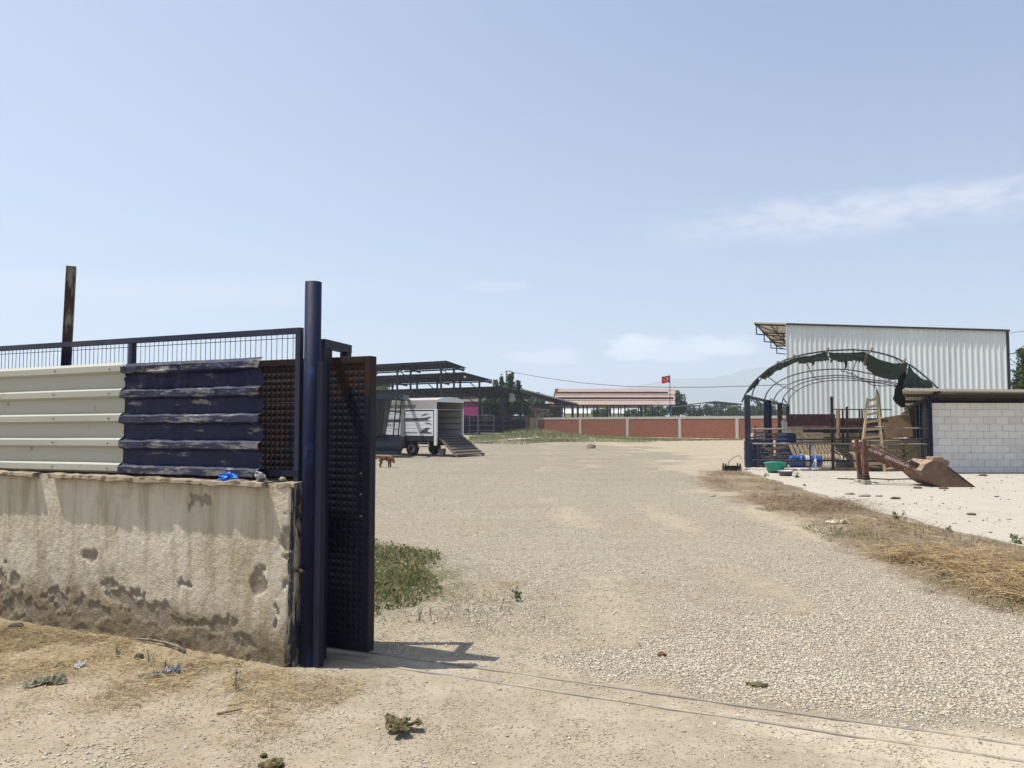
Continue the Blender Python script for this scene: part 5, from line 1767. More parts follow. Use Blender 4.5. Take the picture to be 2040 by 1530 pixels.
def corral():
    A = Vector((P(918, 843, 84).x, 84, 0)); B = Vector((P(1047, 843, 99).x, 99, 0))
    d = (B - A); L = d.length; d.normalize()
    t = thing('corral_fence', 'dark blue corral fence with close uprights beside the truck ramp', 'fence', A)
    zt = lambda p: P(1000, 828, p.y).z
    mb = MB(); n = int(L / 0.16)
    for i in range(n + 1):
        p = A + d * (L * i / n); mb.bar((p.x, p.y, hz1(p.x, p.y)), (p.x, p.y, zt(p) - 0.02), 0.05)
    mb.build('uprights', M['navy'], t)
    for f in (0.12, 0.42, 0.72, 0.97):
        mb = MB(); a, b = A + Vector((0, 0, hz1(A.x, A.y) + 2.0 * f)), B + Vector((0, 0, hz1(B.x, B.y) + 2.0 * f))
        mb.bar(a - Vector((0, 0.05, 0)), b - Vector((0, 0.05, 0)), 0.07, 0.10); mb.build('rail', M['rail_blue'], t)
    mb = MB(); n2 = Vector((d.y, -d.x, 0))
    mb.obox(A - n2 * 0.15 + Vector((0, 0, 0.2)), d * L, n2 * -0.03, (0, 0, 1.9)); mb.build('back_sheet', M['navy'], t)
    # two light tubular gates standing in front
    for px0, px1, Y, lab in ((935, 952, 80, 'left one of two pale tubular cattle gates before the corral'), (953, 984, 80.5, 'wider right one of two pale tubular cattle gates before the corral')):
        a, b = P(px0, 843, Y), P(px1, 843, Y)
        z0 = hz1(a.x, Y)
        g = thing('cattle_gate', lab, 'gate', (a.x, Y, z0), 'tubular gates before the corral')
        zt_ = P(px0, 827, Y).z
        MB().tube((a.x, Y, z0), (a.x, Y, zt_), 0.04, 6).build('upright', M['steel'], g); MB().tube((b.x, Y, z0), (b.x, Y, zt_), 0.04, 6).build('upright', M['steel'], g)
        for yy in (828, 837, 847, 857):
            z = P(px0, yy, Y).z
            MB().tube((a.x, Y, z), (b.x, Y, z), 0.03, 6).build('bar', M['steel'], g)
    # magenta building
    a, b = P(915, 800, 108), P(961, 800, 108)
    t = thing('magenta_building', 'small building with magenta wall under a pale roof behind the truck', 'building', (a.x, 108, 0))
    z1, z2 = P(930, 811, 108).z, P(930, 800, 108).z
    MB().box(a.x, b.x, 108, 116, 0, z1).build('wall', M['magenta'], t)
    MB().box(a.x + 0.003, b.x - 0.003, 107.99, 115.99, z1, z2).build('upper_wall', M['plum'], t)  # darker plum band along the top of the magenta wall
    MB().box(a.x - 0.4, b.x + 0.05, 107.6, 116.3, z2, z2 + 0.22).build('eave_board', M['roof_white'], t)
    MB().box(a.x - 0.2, b.x, 107.9, 116, z2 + 0.22, P(930, 790, 108).z).build('parapet', M['beige_board'], t)
    # pale-edged shed with brick store below
    Y = 102
    a, b = P(1040, 776.5, Y), P(1152, 805.5, Y)
    t = thing('truss_shed', 'open shed with pale sloping roof edge and dark zigzag truss', 'shed', (a.x, Y, 0))
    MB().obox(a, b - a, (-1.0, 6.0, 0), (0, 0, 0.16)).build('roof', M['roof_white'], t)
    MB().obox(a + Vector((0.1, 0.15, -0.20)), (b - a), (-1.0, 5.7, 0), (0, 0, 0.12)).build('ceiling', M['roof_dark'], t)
    mb = MB(); lo = Vector((0, 0, 0)); zc = P(1100, 806, Y).z
    mb.bar((a.x, Y + 0.2, zc), (b.x, Y + 0.2, zc), 0.1)
    n = 16
    for i in range(n):
        f0, f1 = i / n, (i + 1) / n
        p, q = a.lerp(b, f0), a.lerp(b, f1)
        if i % 2: mb.bar((p.x, Y + 0.2, p.z - 0.1), (q.x, Y + 0.2, zc), 0.07)
        else: mb.bar((p.x, Y + 0.2, zc), (q.x, Y + 0.2, q.z - 0.1), 0.07)
    mb.build('truss', M['navy'], t)
    for px in (1118, 1125, 1140, 1046):
        p = P(px, 840, Y); MB().bar((p.x, Y + 0.2, 0), (p.x, Y + 0.2, zc), 0.16).build('post', M['blue_bright'] if px == 1118 else M['navy'], t)
    a, b = P(1048, 806, 105), P(1118, 806, 105)
    t = thing('brick_store', 'dark brown brick storeroom under the truss shed', 'building', (a.x, 105, 0))
    MB().box(a.x, b.x, 105, 108.2, 0, P(1100, 806, 105).z).build('wall', M['bricks_old'], t)
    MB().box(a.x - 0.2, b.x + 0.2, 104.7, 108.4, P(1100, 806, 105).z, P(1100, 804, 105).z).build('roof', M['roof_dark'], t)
    mb = MB(); random.seed(3)
    p0, p1 = P(1094, 808, 102.5), P(1150, 808, 102.5)
    for i in range(240):
        f = random.random(); h = (1 - abs(2 * f - 0.85)) * random.random()
        p = p0.lerp(p1, f) + Vector((0, random.uniform(0, 0.5), max(0, h) * 0.55))
        a_ = random.uniform(-0.4, 0.4)
        mb.obox(p, (0.32 * math.cos(a_), 0.32 * math.sin(a_), random.uniform(-0.05, 0.05)), (-0.2 * math.sin(a_), 0.2 * math.cos(a_), 0), (0, 0, 0.05))
    mb.box(p0.x, p1.x, 102.5, 103.1, p0.z - 0.12, p0.z - 0.02)
    tag(mb.build('roof_tiles', M['tiles'], None), 'heap of old roof tiles on a shelf under the truss shed', 'roof tiles')
    c = P(1076, 832, 103)
    t = thing('stone_heap', 'heap of pale rubble under a small board beside the truss shed post', 'rubble', (c.x, 103, 0))
    mb = MB()
    for i in range(34):
        p = P(random.uniform(1058, 1096), random.uniform(818, 832), 103 + random.uniform(0, 0.8))
        mb.obox(p, (random.uniform(0.2, 0.5), 0.1, 0), (-0.1, 0.3, 0), (0, 0, random.uniform(0.15, 0.3)))
    a, b = P(1056, 832, 103), P(1098, 832, 103); mb.box(a.x, b.x, 103.1, 103.9, 0, a.z)
    mb.build('rubble', M['stone'], t)
    MB().obox(P(1050, 815, 102.9), P(1096, 816.5, 102.9) - P(1050, 815, 102.9), (0, 1.2, 0), (0, 0, 0.07)).build('cover_board', M['grey_board'], t)


corral()


# ------------------------------------------------------------------ white building
def white_building():
    e = Vector((0.915, -0.403, 0)); n = Vector((0.403, 0.915, 0))
    A = Vector((P(1567, 645, 42).x, 42, 0))
    k = (2010 - 1020) / FPX
    L = (k * A.y - A.x) / (e.x - k * e.y)
    B = A + e * L
    za, zb = P(1567, 646, A.y).z, P(2010, 659, B.y).z
    D = 14.0
    t = thing('white_building', 'tall white ribbed metal building with a sloping roof at the right', 'building', A)
    zl = lambda s: za + (zb - za) * s / L

    def clad(p0, dirv, length, zfun, out, name):
        prof = []
        s = 0.0; pitch = 0.25
        while s < length - 0.01:
            for ds, h in ((0.0, 0.0), (pitch - 0.085, 0.0), (pitch - 0.065, 0.045), (pitch - 0.02, 0.045)):
                if s + ds <= length: prof.append((s + ds, h))
            s += pitch
        prof.append((length, 0.0))
        r0 = [p0 + dirv * s + out * h + Vector((0, 0, 0)) for s, h in prof]
        r1 = [p0 + dirv * s + out * h + Vector((0, 0, zfun(s))) for s, h in prof]
        mb = MB(); mb.grid([r0, r1]); return mb.build(name, M['white_metal'], t, solid=0.004)
    clad(A, e, L, lambda s: zl(s) - 0.02, -n, 'wall_cladding')
    clad(A + n * D, -n, D, lambda s: za - 0.02, -e, 'wall_cladding')
    clad(B, n, D, lambda s: zb - 0.02, e, 'wall_cladding')
    clad(B + n * D, -e, L, lambda s: zl(L - s) - 0.02, n, 'wall_cladding')
    sl = (zb - za) / L
    ov = 1.75
    mb = MB()
    f = -0.13
    p = lambda s, q, dz: A + e * s + n * q + Vector((0, 0, zl(s) + dz))
    mb.add([p(-ov, f, 0), p(L + 0.12, f, 0), p(L + 0.12, D, 0), p(-ov, D, 0), p(-ov, f, 0.06), p(L + 0.12, f, 0.06), p(L + 0.12, D, 0.06), p(-ov, D, 0.06)],
           [(0, 3, 2, 1), (4, 5, 6, 7), (0, 1, 5, 4), (1, 2, 6, 5), (2, 3, 7, 6), (3, 0, 4, 7)])
    mb.build('roof', M['roof_cream'], t)
    mb = MB(); mb.bar(p(0, f - 0.012, -0.0), p(L + 0.12, f - 0.012, -0.0), 0.02, 0.10); mb.build('edge_flashing', M['dark_grey'], t)
    mb = MB(); mb.bar(B + e * 0.03 - n * 0.03, B + e * 0.03 - n * 0.03 + Vector((0, 0, zb)), 0.10, 0.10, (0, 1, 0)); mb.build('corner_trim', M['dark_grey'], t)
    mb = MB(); mb.bar(A - e * 0.02 - n * 0.03, A - e * 0.02 - n * 0.03 + Vector((0, 0, za)), 0.06, 0.06, (0, 1, 0)); mb.build('corner_trim', M['white_metal'], t)
    for q in (0.05, 4.3, 8.6, 12.9):
        mb = MB()
        mb.bar(p(-ov + 0.06, q, -0.07), p(-0.05, q, -0.07), 0.07); mb.bar(p(-ov + 0.15, q, -0.07), p(-ov + 0.15, q, -0.62), 0.06)
        mb.bar(p(-ov + 0.15, q, -0.60), p(-0.05, q, -0.68), 0.06); mb.bar(p(-ov + 0.25, q, -0.12), p(-0.1, q, -0.62), 0.05); mb.bar(p(-0.5, q, -0.1), p(-0.5, q, -0.6), 0.05)
        mb.build('eave_bracket', M['navy'], t)
    mb = MB()
    for s in (-ov + 0.12, -ov * 0.5):
        mb.bar(p(s, 0, -0.035), p(s, D, -0.035), 0.05)
    mb.build('eave_purlin', M['navy'], t)


white_building()


# ------------------------------------------------------------------ block shed at the right
def block_shed():
    Y = 24.5
    x0, x1 = P(1859, 900, Y).x, P(2040, 900, Y).x + 3.4
    zt = P(1950, 803, Y).z
    t = thing('block_shed', 'low lean-to shed with whitewashed block wall and cream sheet roof', 'shed', (x0, Y, 0))
    MB().box(x0, x1, Y, Y + 0.2, 0, zt).build('block_wall', M['blocks'], t)
    MB().box(17.3, x1 + 3.5, Y + 9.0, Y + 9.2, 0, 2.3).build('rear_shade_wall', M['wood_dark'], t)  # dark colour puts the shade of the shed interior on this wall
    MB().box(x1 - 0.2, x1, Y + 0.2, Y + 9, 0, 2.3).build('side_wall', M['wood_dark'], t)
    zr = P(1900, 778, 23.6).z
    r0 = Vector((P(1798, 776, 23.6).x, 23.6, P(1798, 777, 23.6).z)); r1 = Vector((x1 + 0.3, 23.6, zr - 0.06))
    up = Vector((4.95, 9.6, -0.24))
    mb = MB(); rows0, rows1 = [], []
    n = 66
    for i in range(n * 2 + 1):
        f = i / (n * 2); o = Vector((0, 0, 0.035 if i % 2 else 0.0))
        a = r0.lerp(r1, f) + o; rows0.append(a); rows1.append(a + up)
    mb.grid([rows0, rows1]); mb.build('roof', M['roof_cream'], t, solid=0.02)
    mb = MB(); a = Vector((P(1812, 774, 23.58).x, 23.56, r0.z - 0.02))
    mb.obox(a, Vector((4.6, 0, -0.045)), (0, 0.03, 0), (0, 0, 0.07)); mb.build('roof_edge', M['roof_cream'], t)
    mb = MB()
    for f in (0.12, 0.5, 0.9):
        q0 = r0 + up * f - Vector((-0.05, 0, 0.10)); mb.bar(q0, r1 + up * f - Vector((0, 0, 0.10)), 0.08, 0.10)
    mb.build('purlin', M['wood_dark'], t)
    mb = MB(); mb.bar(P(1872, 778, 23.9) - Vector((0, 0, 0.03)), P(1803, 816, 31.0), 0.08); mb.build('rafter', M['dark_rust'], t)
    for px, Yp in ((1855, 24.42), (1868, 24.95), (1852, 26.3), (1838, 28.5), (1830, 30.5), (2031, 24.9)):
        p = P(px, 900, Yp); MB().bar((p.x, Yp, 0), (p.x, Yp, 2.48 - 0.025 * (Yp - 24)), 0.11).build('post', M['blue_post'], t)
    # dark side sheeting between the posts
    mb = MB(); a, b = P(1846, 900, 27.0), P(1826, 900, 32.2)
    mb.obox((a.x, a.y, 0.05), (b.x - a.x, b.y - a.y, 0), (0.04, 0.01, 0), (0, 0, 2.35)); mb.build('side_sheet', M['navy'], t)
    mb = MB()
    for i in range(7):
        xx = P(1840 + i * 2.2, 900, 25.8).x; mb.tube((xx, 25.8, 0.1), (xx, 25.8, 2.1), 0.010, 4)
    for z in (0.4, 0.8, 1.2, 1.6, 2.05):
        mb.tube((P(1838, 900, 25.8).x, 25.8, z), (P(1858, 900, 25.8).x, 25.8, z), 0.012, 4)
    mb.build('wire_panel', M['steel'], t)


block_shed()


# ------------------------------------------------------------------ pen with hoop frame
PL = Vector((P(1490, 900, 26.3).x, 26.3, 0)); PR = Vector((P(1853, 900, 25.0).x, 25.0, 0))
PE = (PR - PL).normalized(); PLEN = (PR - PL).length
PN = Vector((0.42, 0.907, 0))


def Pe(px, w_=0.0):
    """point on the pen's front line (moved back by w_) that shows at photo column px"""
    q = (px - 1020) / FPX
    o = PL + PN * w_
    s = (q * o.y - o.x) / (PE.x - q * PE.y)
    return o + PE * s


def pz(py, p): return P(1000, py, p.y).z


def build_pen():
    t = thing('animal_pen', 'blue railed animal pen with wire mesh front and square posts', 'pen', PL)
    ztop = P(1490, 787, 26.3).z
    MB().bar(PL, PL + Vector((0, 0, ztop)), 0.19, 0.19, (PE.x, PE.y, 0)).build('corner_post', M['rail_blue'], t)
    side = [(Vector((P(1526, 800, 31.2).x, 31.2, 0)), 0.20, 'navy'), (Vector((P(1533, 800, 31.6).x, 31.6, 0)), 0.14, 'blue_post'), (Vector((P(1553, 800, 35.6).x, 35.6, 0)), 0.20, 'dark_rust'), (Vector((P(1569, 805, 39.6).x, 39.6, 0)), 0.17, 'navy')]
    for p, w_, m in side:
        MB().bar(p, p + Vector((0, 0, ztop - 0.02)), w_, w_, (PE.x, PE.y, 0)).build('side_post', M[m], t)
    MB().bar(PL + Vector((0, 0, ztop - 0.06)), side[-1][0] + Vector((0, 0, ztop - 0.06)), 0.08, 0.10).build('side_beam', M['navy'], t)
    p = Pe(1657); MB().bar(p, p + Vector((0, 0, pz(790, p))), 0.085, 0.085, (PE.x, PE.y, 0)).build('post', M['dark_rust'], t)
    p = Pe(1612); MB().bar(p, p + Vector((0, 0, pz(880, p))), 0.05).build('post', M['navy'], t)
    for px in (1497, 1507, 1512):
        p = Pe(px); MB().bar(p + Vector((0, 0, 0.1)), p + Vector((0, 0, pz(884, p))), 0.06).build('upright', M['rail_blue'], t)
    for yl, yr, w_, m in ((855, 853, 0.055, 'steel'), (876, 875, 0.05, 'rail_blue'), (884, 885, 0.06, 'steel'), (917, 919, 0.055, 'rail_blue')):
        a, b = PL - Vector((0, 0.12, 0)) + PE * (0.1 if yl != 876 else 0.35), PR - Vector((0, 0.12, 0))
        a.z, b.z = P(1490, yl, a.y).z, P(1853, yr, b.y).z
        mid = Pe(1657) - Vector((0, 0.12, 0)); mid.z = a.z + (b.z - a.z) * 0.46
        MB().path([a, mid + Vector((0, 0, 0.01)), b], w_ * 0.55, 8).build('rail', M[m], t)
    # welded mesh in the lower half, two panels
    for x0, x1 in ((1507, 1655), (1660, 1850)):
        mb = MB(); a, b = Pe(x0) - Vector((0, 0.07, 0)), Pe(x1) - Vector((0, 0.07, 0))
        n = int((b - a).length / 0.085)
        for i in range(n + 1):
            q = a.lerp(b, i / n); mb.tube(q + Vector((0, 0, 0.10)), q + Vector((0, 0, 0.92)), 0.0045, 4, None, False)
        for z in (0.12, 0.28, 0.44, 0.60, 0.76, 0.92):
            mb.tube(a + Vector((0, 0, z)), b + Vector((0, 0, z)), 0.0045, 4, None, False)
        mb.build('mesh_panel', M['steel'], t)
    # a second railing in the middle of the pen with a thin top bar
    for px, yt in ((1687, 810), (1678, 815), (1712, 815), (1717, 815)):
        p = Pe(px, 3.5); MB().bar(p, p + Vector((0, 0, pz(yt, p))), 0.06 if px != 1687 else 0.09).build('inner_post', M['dark_rust'], t)
    a, b = Pe(1657, 3.5), Pe(1776, 3.5); a.z, b.z = pz(815.5, a), pz(816, b)
    MB().tube(a, b, 0.02, 6).build('inner_rail', M['dark_rust'], t)
    a, b = PL + PN * 0.1, side[-1][0]
    for z in (0.55, 1.1):
        MB().tube(a + Vector((0, 0, z)), b + Vector((0, 0, z)), 0.028, 6).build('side_rail', M['rail_blue'], t)


build_pen()

HOOPS = []


HOOP0 = ((1478, 801), (1486, 783), (1500, 762), (1530, 735), (1560, 718.5), (1600, 706), (1650, 698.5), (1700, 696.5), (1740, 700), (1780, 710.5), (1820, 731), (1850, 756), (1869, 774))


def hoop_pts(i, n=26):
    if i == 0:
        cum = [0.0]
        for a_, b_ in zip(HOOP0[:-1], HOOP0[1:]): cum.append(cum[-1] + math.hypot(b_[0] - a_[0], b_[1] - a_[1]))
        out = []
        for j in range(n + 1):
            q = cum[-1] * j / n
            out.append(P(float(np.interp(q, cum, [p[0] for p in HOOP0])), float(np.interp(q, cum, [p[1] for p in HOOP0])), 25.2 - 0.7 * j / n))
        return out
    Y, ap, pxl, pyl, pxr, pyr = ((25.2, 697, 1478, 801, 1868, 774), (27.6, 712, 1497, 800, 1842, 775), (30.2, 736.5, 1523, 803, 1815, 776), (33.5, 749, 1541, 806, 1800, 776), (36.3, 753, 1558, 806, 1792, 775), (39.3, 758, 1570, 809, 1790, 777))[i]
    a, b = P(pxl, pyl, Y), P(pxr, pyr, Y - 0.7)
    apex = P((pxl + pxr) / 2, ap, Y).z
    pts = []
    for j in range(n + 1):
        f = j / n
        ang = math.pi * f
        u = 0.5 - 0.5 * math.cos(ang)
        q = a.lerp(b, u)
        base = a.z + (b.z - a.z) * u
        q.z = base + (apex - base) * math.sin(ang) ** 0.92
        if i >= 2: q.z -= 0.10 * math.exp(-((u - 0.75) / 0.12) ** 2) * (1 if i < 5 else 0.3)
        pts.append(q)
    return pts


def build_hoops():
    t = thing('hoop_frame', 'bare arched pipe hoops of a tunnel frame over the pen', 'hoop frame', PL)
    hs = [hoop_pts(i) for i in range(6)]
    for i, h in enumerate(hs):
        MB().path(h, 0.028 if i == 0 else 0.024, 8).build('hoop', M['hoop'], t)
    for f in (5, 10, 15, 20):
        pts = [h[f] - Vector((0, 0, 0.03)) for h in hs]
        if f == 15:
            pts[1] = pts[1] - Vector((0, 0, 0.05)); pts[2] = pts[2] - Vector((0.1, 0, 0.1))
        if f == 10: pts = pts[1:]
        MB().path(pts, 0.018, 6).build('purlin', M['hoop'], t)
    MB().path([P(1675, 738, 29.8), P(1700, 746, 29.5), P(1738, 767, 29.0), P(1752, 769, 29.0), P(1786, 768.5, 28.5)], 0.018, 6).build('bent_rod', M['hoop'], t)
    MB().tube(P(1742, 742, 29.0), P(1742, 773, 29.0), 0.014, 6).build('hanging_rod', M['dark_rust'], t)
    for px in (1545, 1580, 1650, 1731, 1809):
        k = min(hs[0], key=lambda q: abs(1020 + FPX * q.x / q.y - px))
        MB().bar(k + Vector((-0.06, -0.04, -0.05)), k + Vector((0.08, 0.06, 0.10)), 0.05).build('clamp', M['wood_grey'], t)
    # wavy edge cords under the side beam
    mb = MB()
    for a, b in ((1491, 1517), (1533, 1552), (1560, 1568)):
        pts = []
        for j in range(9):
            f = j / 8; px = a + (b - a) * f; pts.append(P(px, 797 + 9 * f - 5 * abs(math.sin(f * 6.5)), 27 + (px - 1491) * 0.14))
        mb.path(pts, 0.02, 5)
    mb.build('edge_cord', M['tarp_black'], t)


build_hoops()


def build_tarp():
    def sheet(name, top, bot, Yt, Yb, m, label, sag=0.12, seed=0, parent=None, tear=0.03):
        n = 40; r = 14; mb = MB(); rows = []
        tt = np.linspace(0, 1, len(top)); x = np.linspace(0, 1, n + 1)
        tpx, tpy = np.interp(x, tt, [p[0] for p in top]), np.interp(x, tt, [p[1] for p in top])
        bpx, bpy = np.interp(x, tt, [p[0] for p in bot]), np.interp(x, tt, [p[1] for p in bot])
        for i in range(n + 1):
            a, b = P(tpx[i], tpy[i], Yt), P(bpx[i], bpy[i], Yb)
            row = []
            for j in range(r + 1):
                f = j / r
                q = a.lerp(b, f)
                q.z += -sag * math.sin(math.pi * f) * 0.5
                wr = 0.05 * math.sin(f * 9 + 3 * math.sin(x[i] * 6 + seed)) * math.sin(math.pi * min(1, f * 1.2)) + 0.05 * mnoise.fractal((x[i] * 7 + seed, f * 5, 1.0), 1, 2, 4)
                q.y += wr; q.z += wr * 0.35
                if j == r: q.z += tear * mnoise.fractal((x[i] * 30 + seed, 0, 0), 1, 2, 3)
                row.append(q)
            rows.append(row)
        mb.grid(rows)
        o = mb.build(name, m, parent, True, 0.008)
        if label: tag(o, label, 'tarpaulin', 'torn tarpaulin pieces on the front hoop')
        return o
    sheet('tarpaulin', [(1490, 778), (1500, 764), (1511, 751)], [(1485, 786), (1500, 774), (1512, 764)], 25.1, 25.6, M['tarp'], 'smallest torn green tarpaulin flap at the left foot of the hoop', 0.02, 1)
    sheet('tarpaulin', [(1513, 749), (1528, 738), (1546, 727)], [(1513, 752), (1524, 756), (1540, 746)], 25.1, 25.9, M['tarp'], 'short pale green tarpaulin strip on the left shoulder of the hoop', 0.02, 2)
    sheet('tarpaulin', [(1547, 727), (1570, 718), (1592, 711)], [(1537, 744), (1562, 733), (1591, 719)], 25.1, 26.2, M['tarp'], 'long narrow dark tarpaulin strip left of the hoop top', 0.02, 3)
    sheet('tarpaulin', [(1591, 711), (1620, 708), (1648, 699)], [(1591, 725), (1622, 721), (1652, 717)], 25.1, 26.2, M['tarp'], 'folded green tarpaulin piece just left of the hoop top', 0.10, 4, None, 0.1)
    sheet('tarpaulin', [(1650, 702), (1668, 703), (1690, 703), (1724, 701)], [(1655, 715), (1676, 722), (1700, 718), (1722, 721)], 25.1, 26.2, M['tarp'], 'torn dark tarpaulin piece hanging under the top of the hoop', 0.10, 5, None, 0.15)
    sheet('tarpaulin', [(1727, 703), (1750, 716), (1780, 724), (1808, 724)], [(1724, 731), (1742, 747), (1768, 754), (1797, 754)], 25.1, 26.8, M['tarp'], 'large sagging dark green tarpaulin swag right of the hoop top', 0.45, 6)
    sheet('tarpaulin', [(1810, 725), (1823, 745), (1838, 755), (1856, 759)], [(1797, 772), (1812, 773), (1830, 773), (1858, 773)], 25.05, 25.5, M['tarp'], 'triangular tarpaulin piece stretched to the shed roof', 0.15, 7)
    sheet('tarpaulin', [(1790, 752), (1795, 748), (1800, 742), (1806, 734)], [(1779, 795), (1785, 804), (1794, 811), (1803, 812)], 25.6, 25.8, M['tarp_black'], 'black cloth hanging down beside the shed roof corner', 0.0, 8, None, 0.08)
    # ragged strips
    for px, y0, y1, lab in ((1684, 719, 738, 'longest thin torn strip hanging under the hoop top'), (1655, 716, 723, 'short torn strip hanging left under the hoop top'), (1619, 722, 729, 'short torn strip hanging below the folded tarpaulin piece')):
        mb = MB(); rows = []
        for i in range(7):
            f = i / 6; p = P(px + 2 * math.sin(f * 4), y0 + (y1 - y0) * f, 26.2); w_ = 0.07 * (1 - 0.85 * f)
            rows.append([p - Vector((w_, 0, 0)), p + Vector((w_, 0.02, 0))])
        mb.grid(rows); tag(mb.build('torn_strip', M['tarp'], None, True, 0.008), lab, 'cloth strip', 'torn strips on the front hoop')
    tag(MB().bar(P(1546, 726, 25.0), P(1523, 755, 25.8), 0.05, 0.025).build('batten', M['wood_grey']), 'pale wooden batten crossing the left shoulder of the hoop', 'batten', 'battens tied to the hoop frame')
    tag(MB().bar(P(1726, 702, 25.0), P(1723, 728, 25.9), 0.07, 0.03).build('batten', M['wood_grey']), 'pale wooden batten hanging left of the big tarpaulin swag', 'batten', 'battens tied to the hoop frame')


build_tarp()


# ------------------------------------------------------------------ what stands in and before the pen
def plank(name, px0, py0, px1, py1, Y, h_px, m, label, cat='board', thick=0.04, group=None, dy=0.0):
    a, b = P(px0, py0, Y), P(px1, py1, Y + dy)
    h = h_px / FPX * Y
    o = MB().bar(a, b, thick, h).build(name, m)
    return tag(o, label, cat, group)


def panel(name, pts, Y, m, label, cat='board', thick=0.03, tilt=0.0, group=None):
    zmin = min(P(x, y, Y).z for x, y in pts)
    v = [P(x, y, Y) for x, y in pts]
    v = [Vector((p.x, Y + tilt * (p.z - zmin), p.z)) for p in v]
    return tag(MB().poly(v, (0, thick, 0)).build(name, m), label, cat, group)


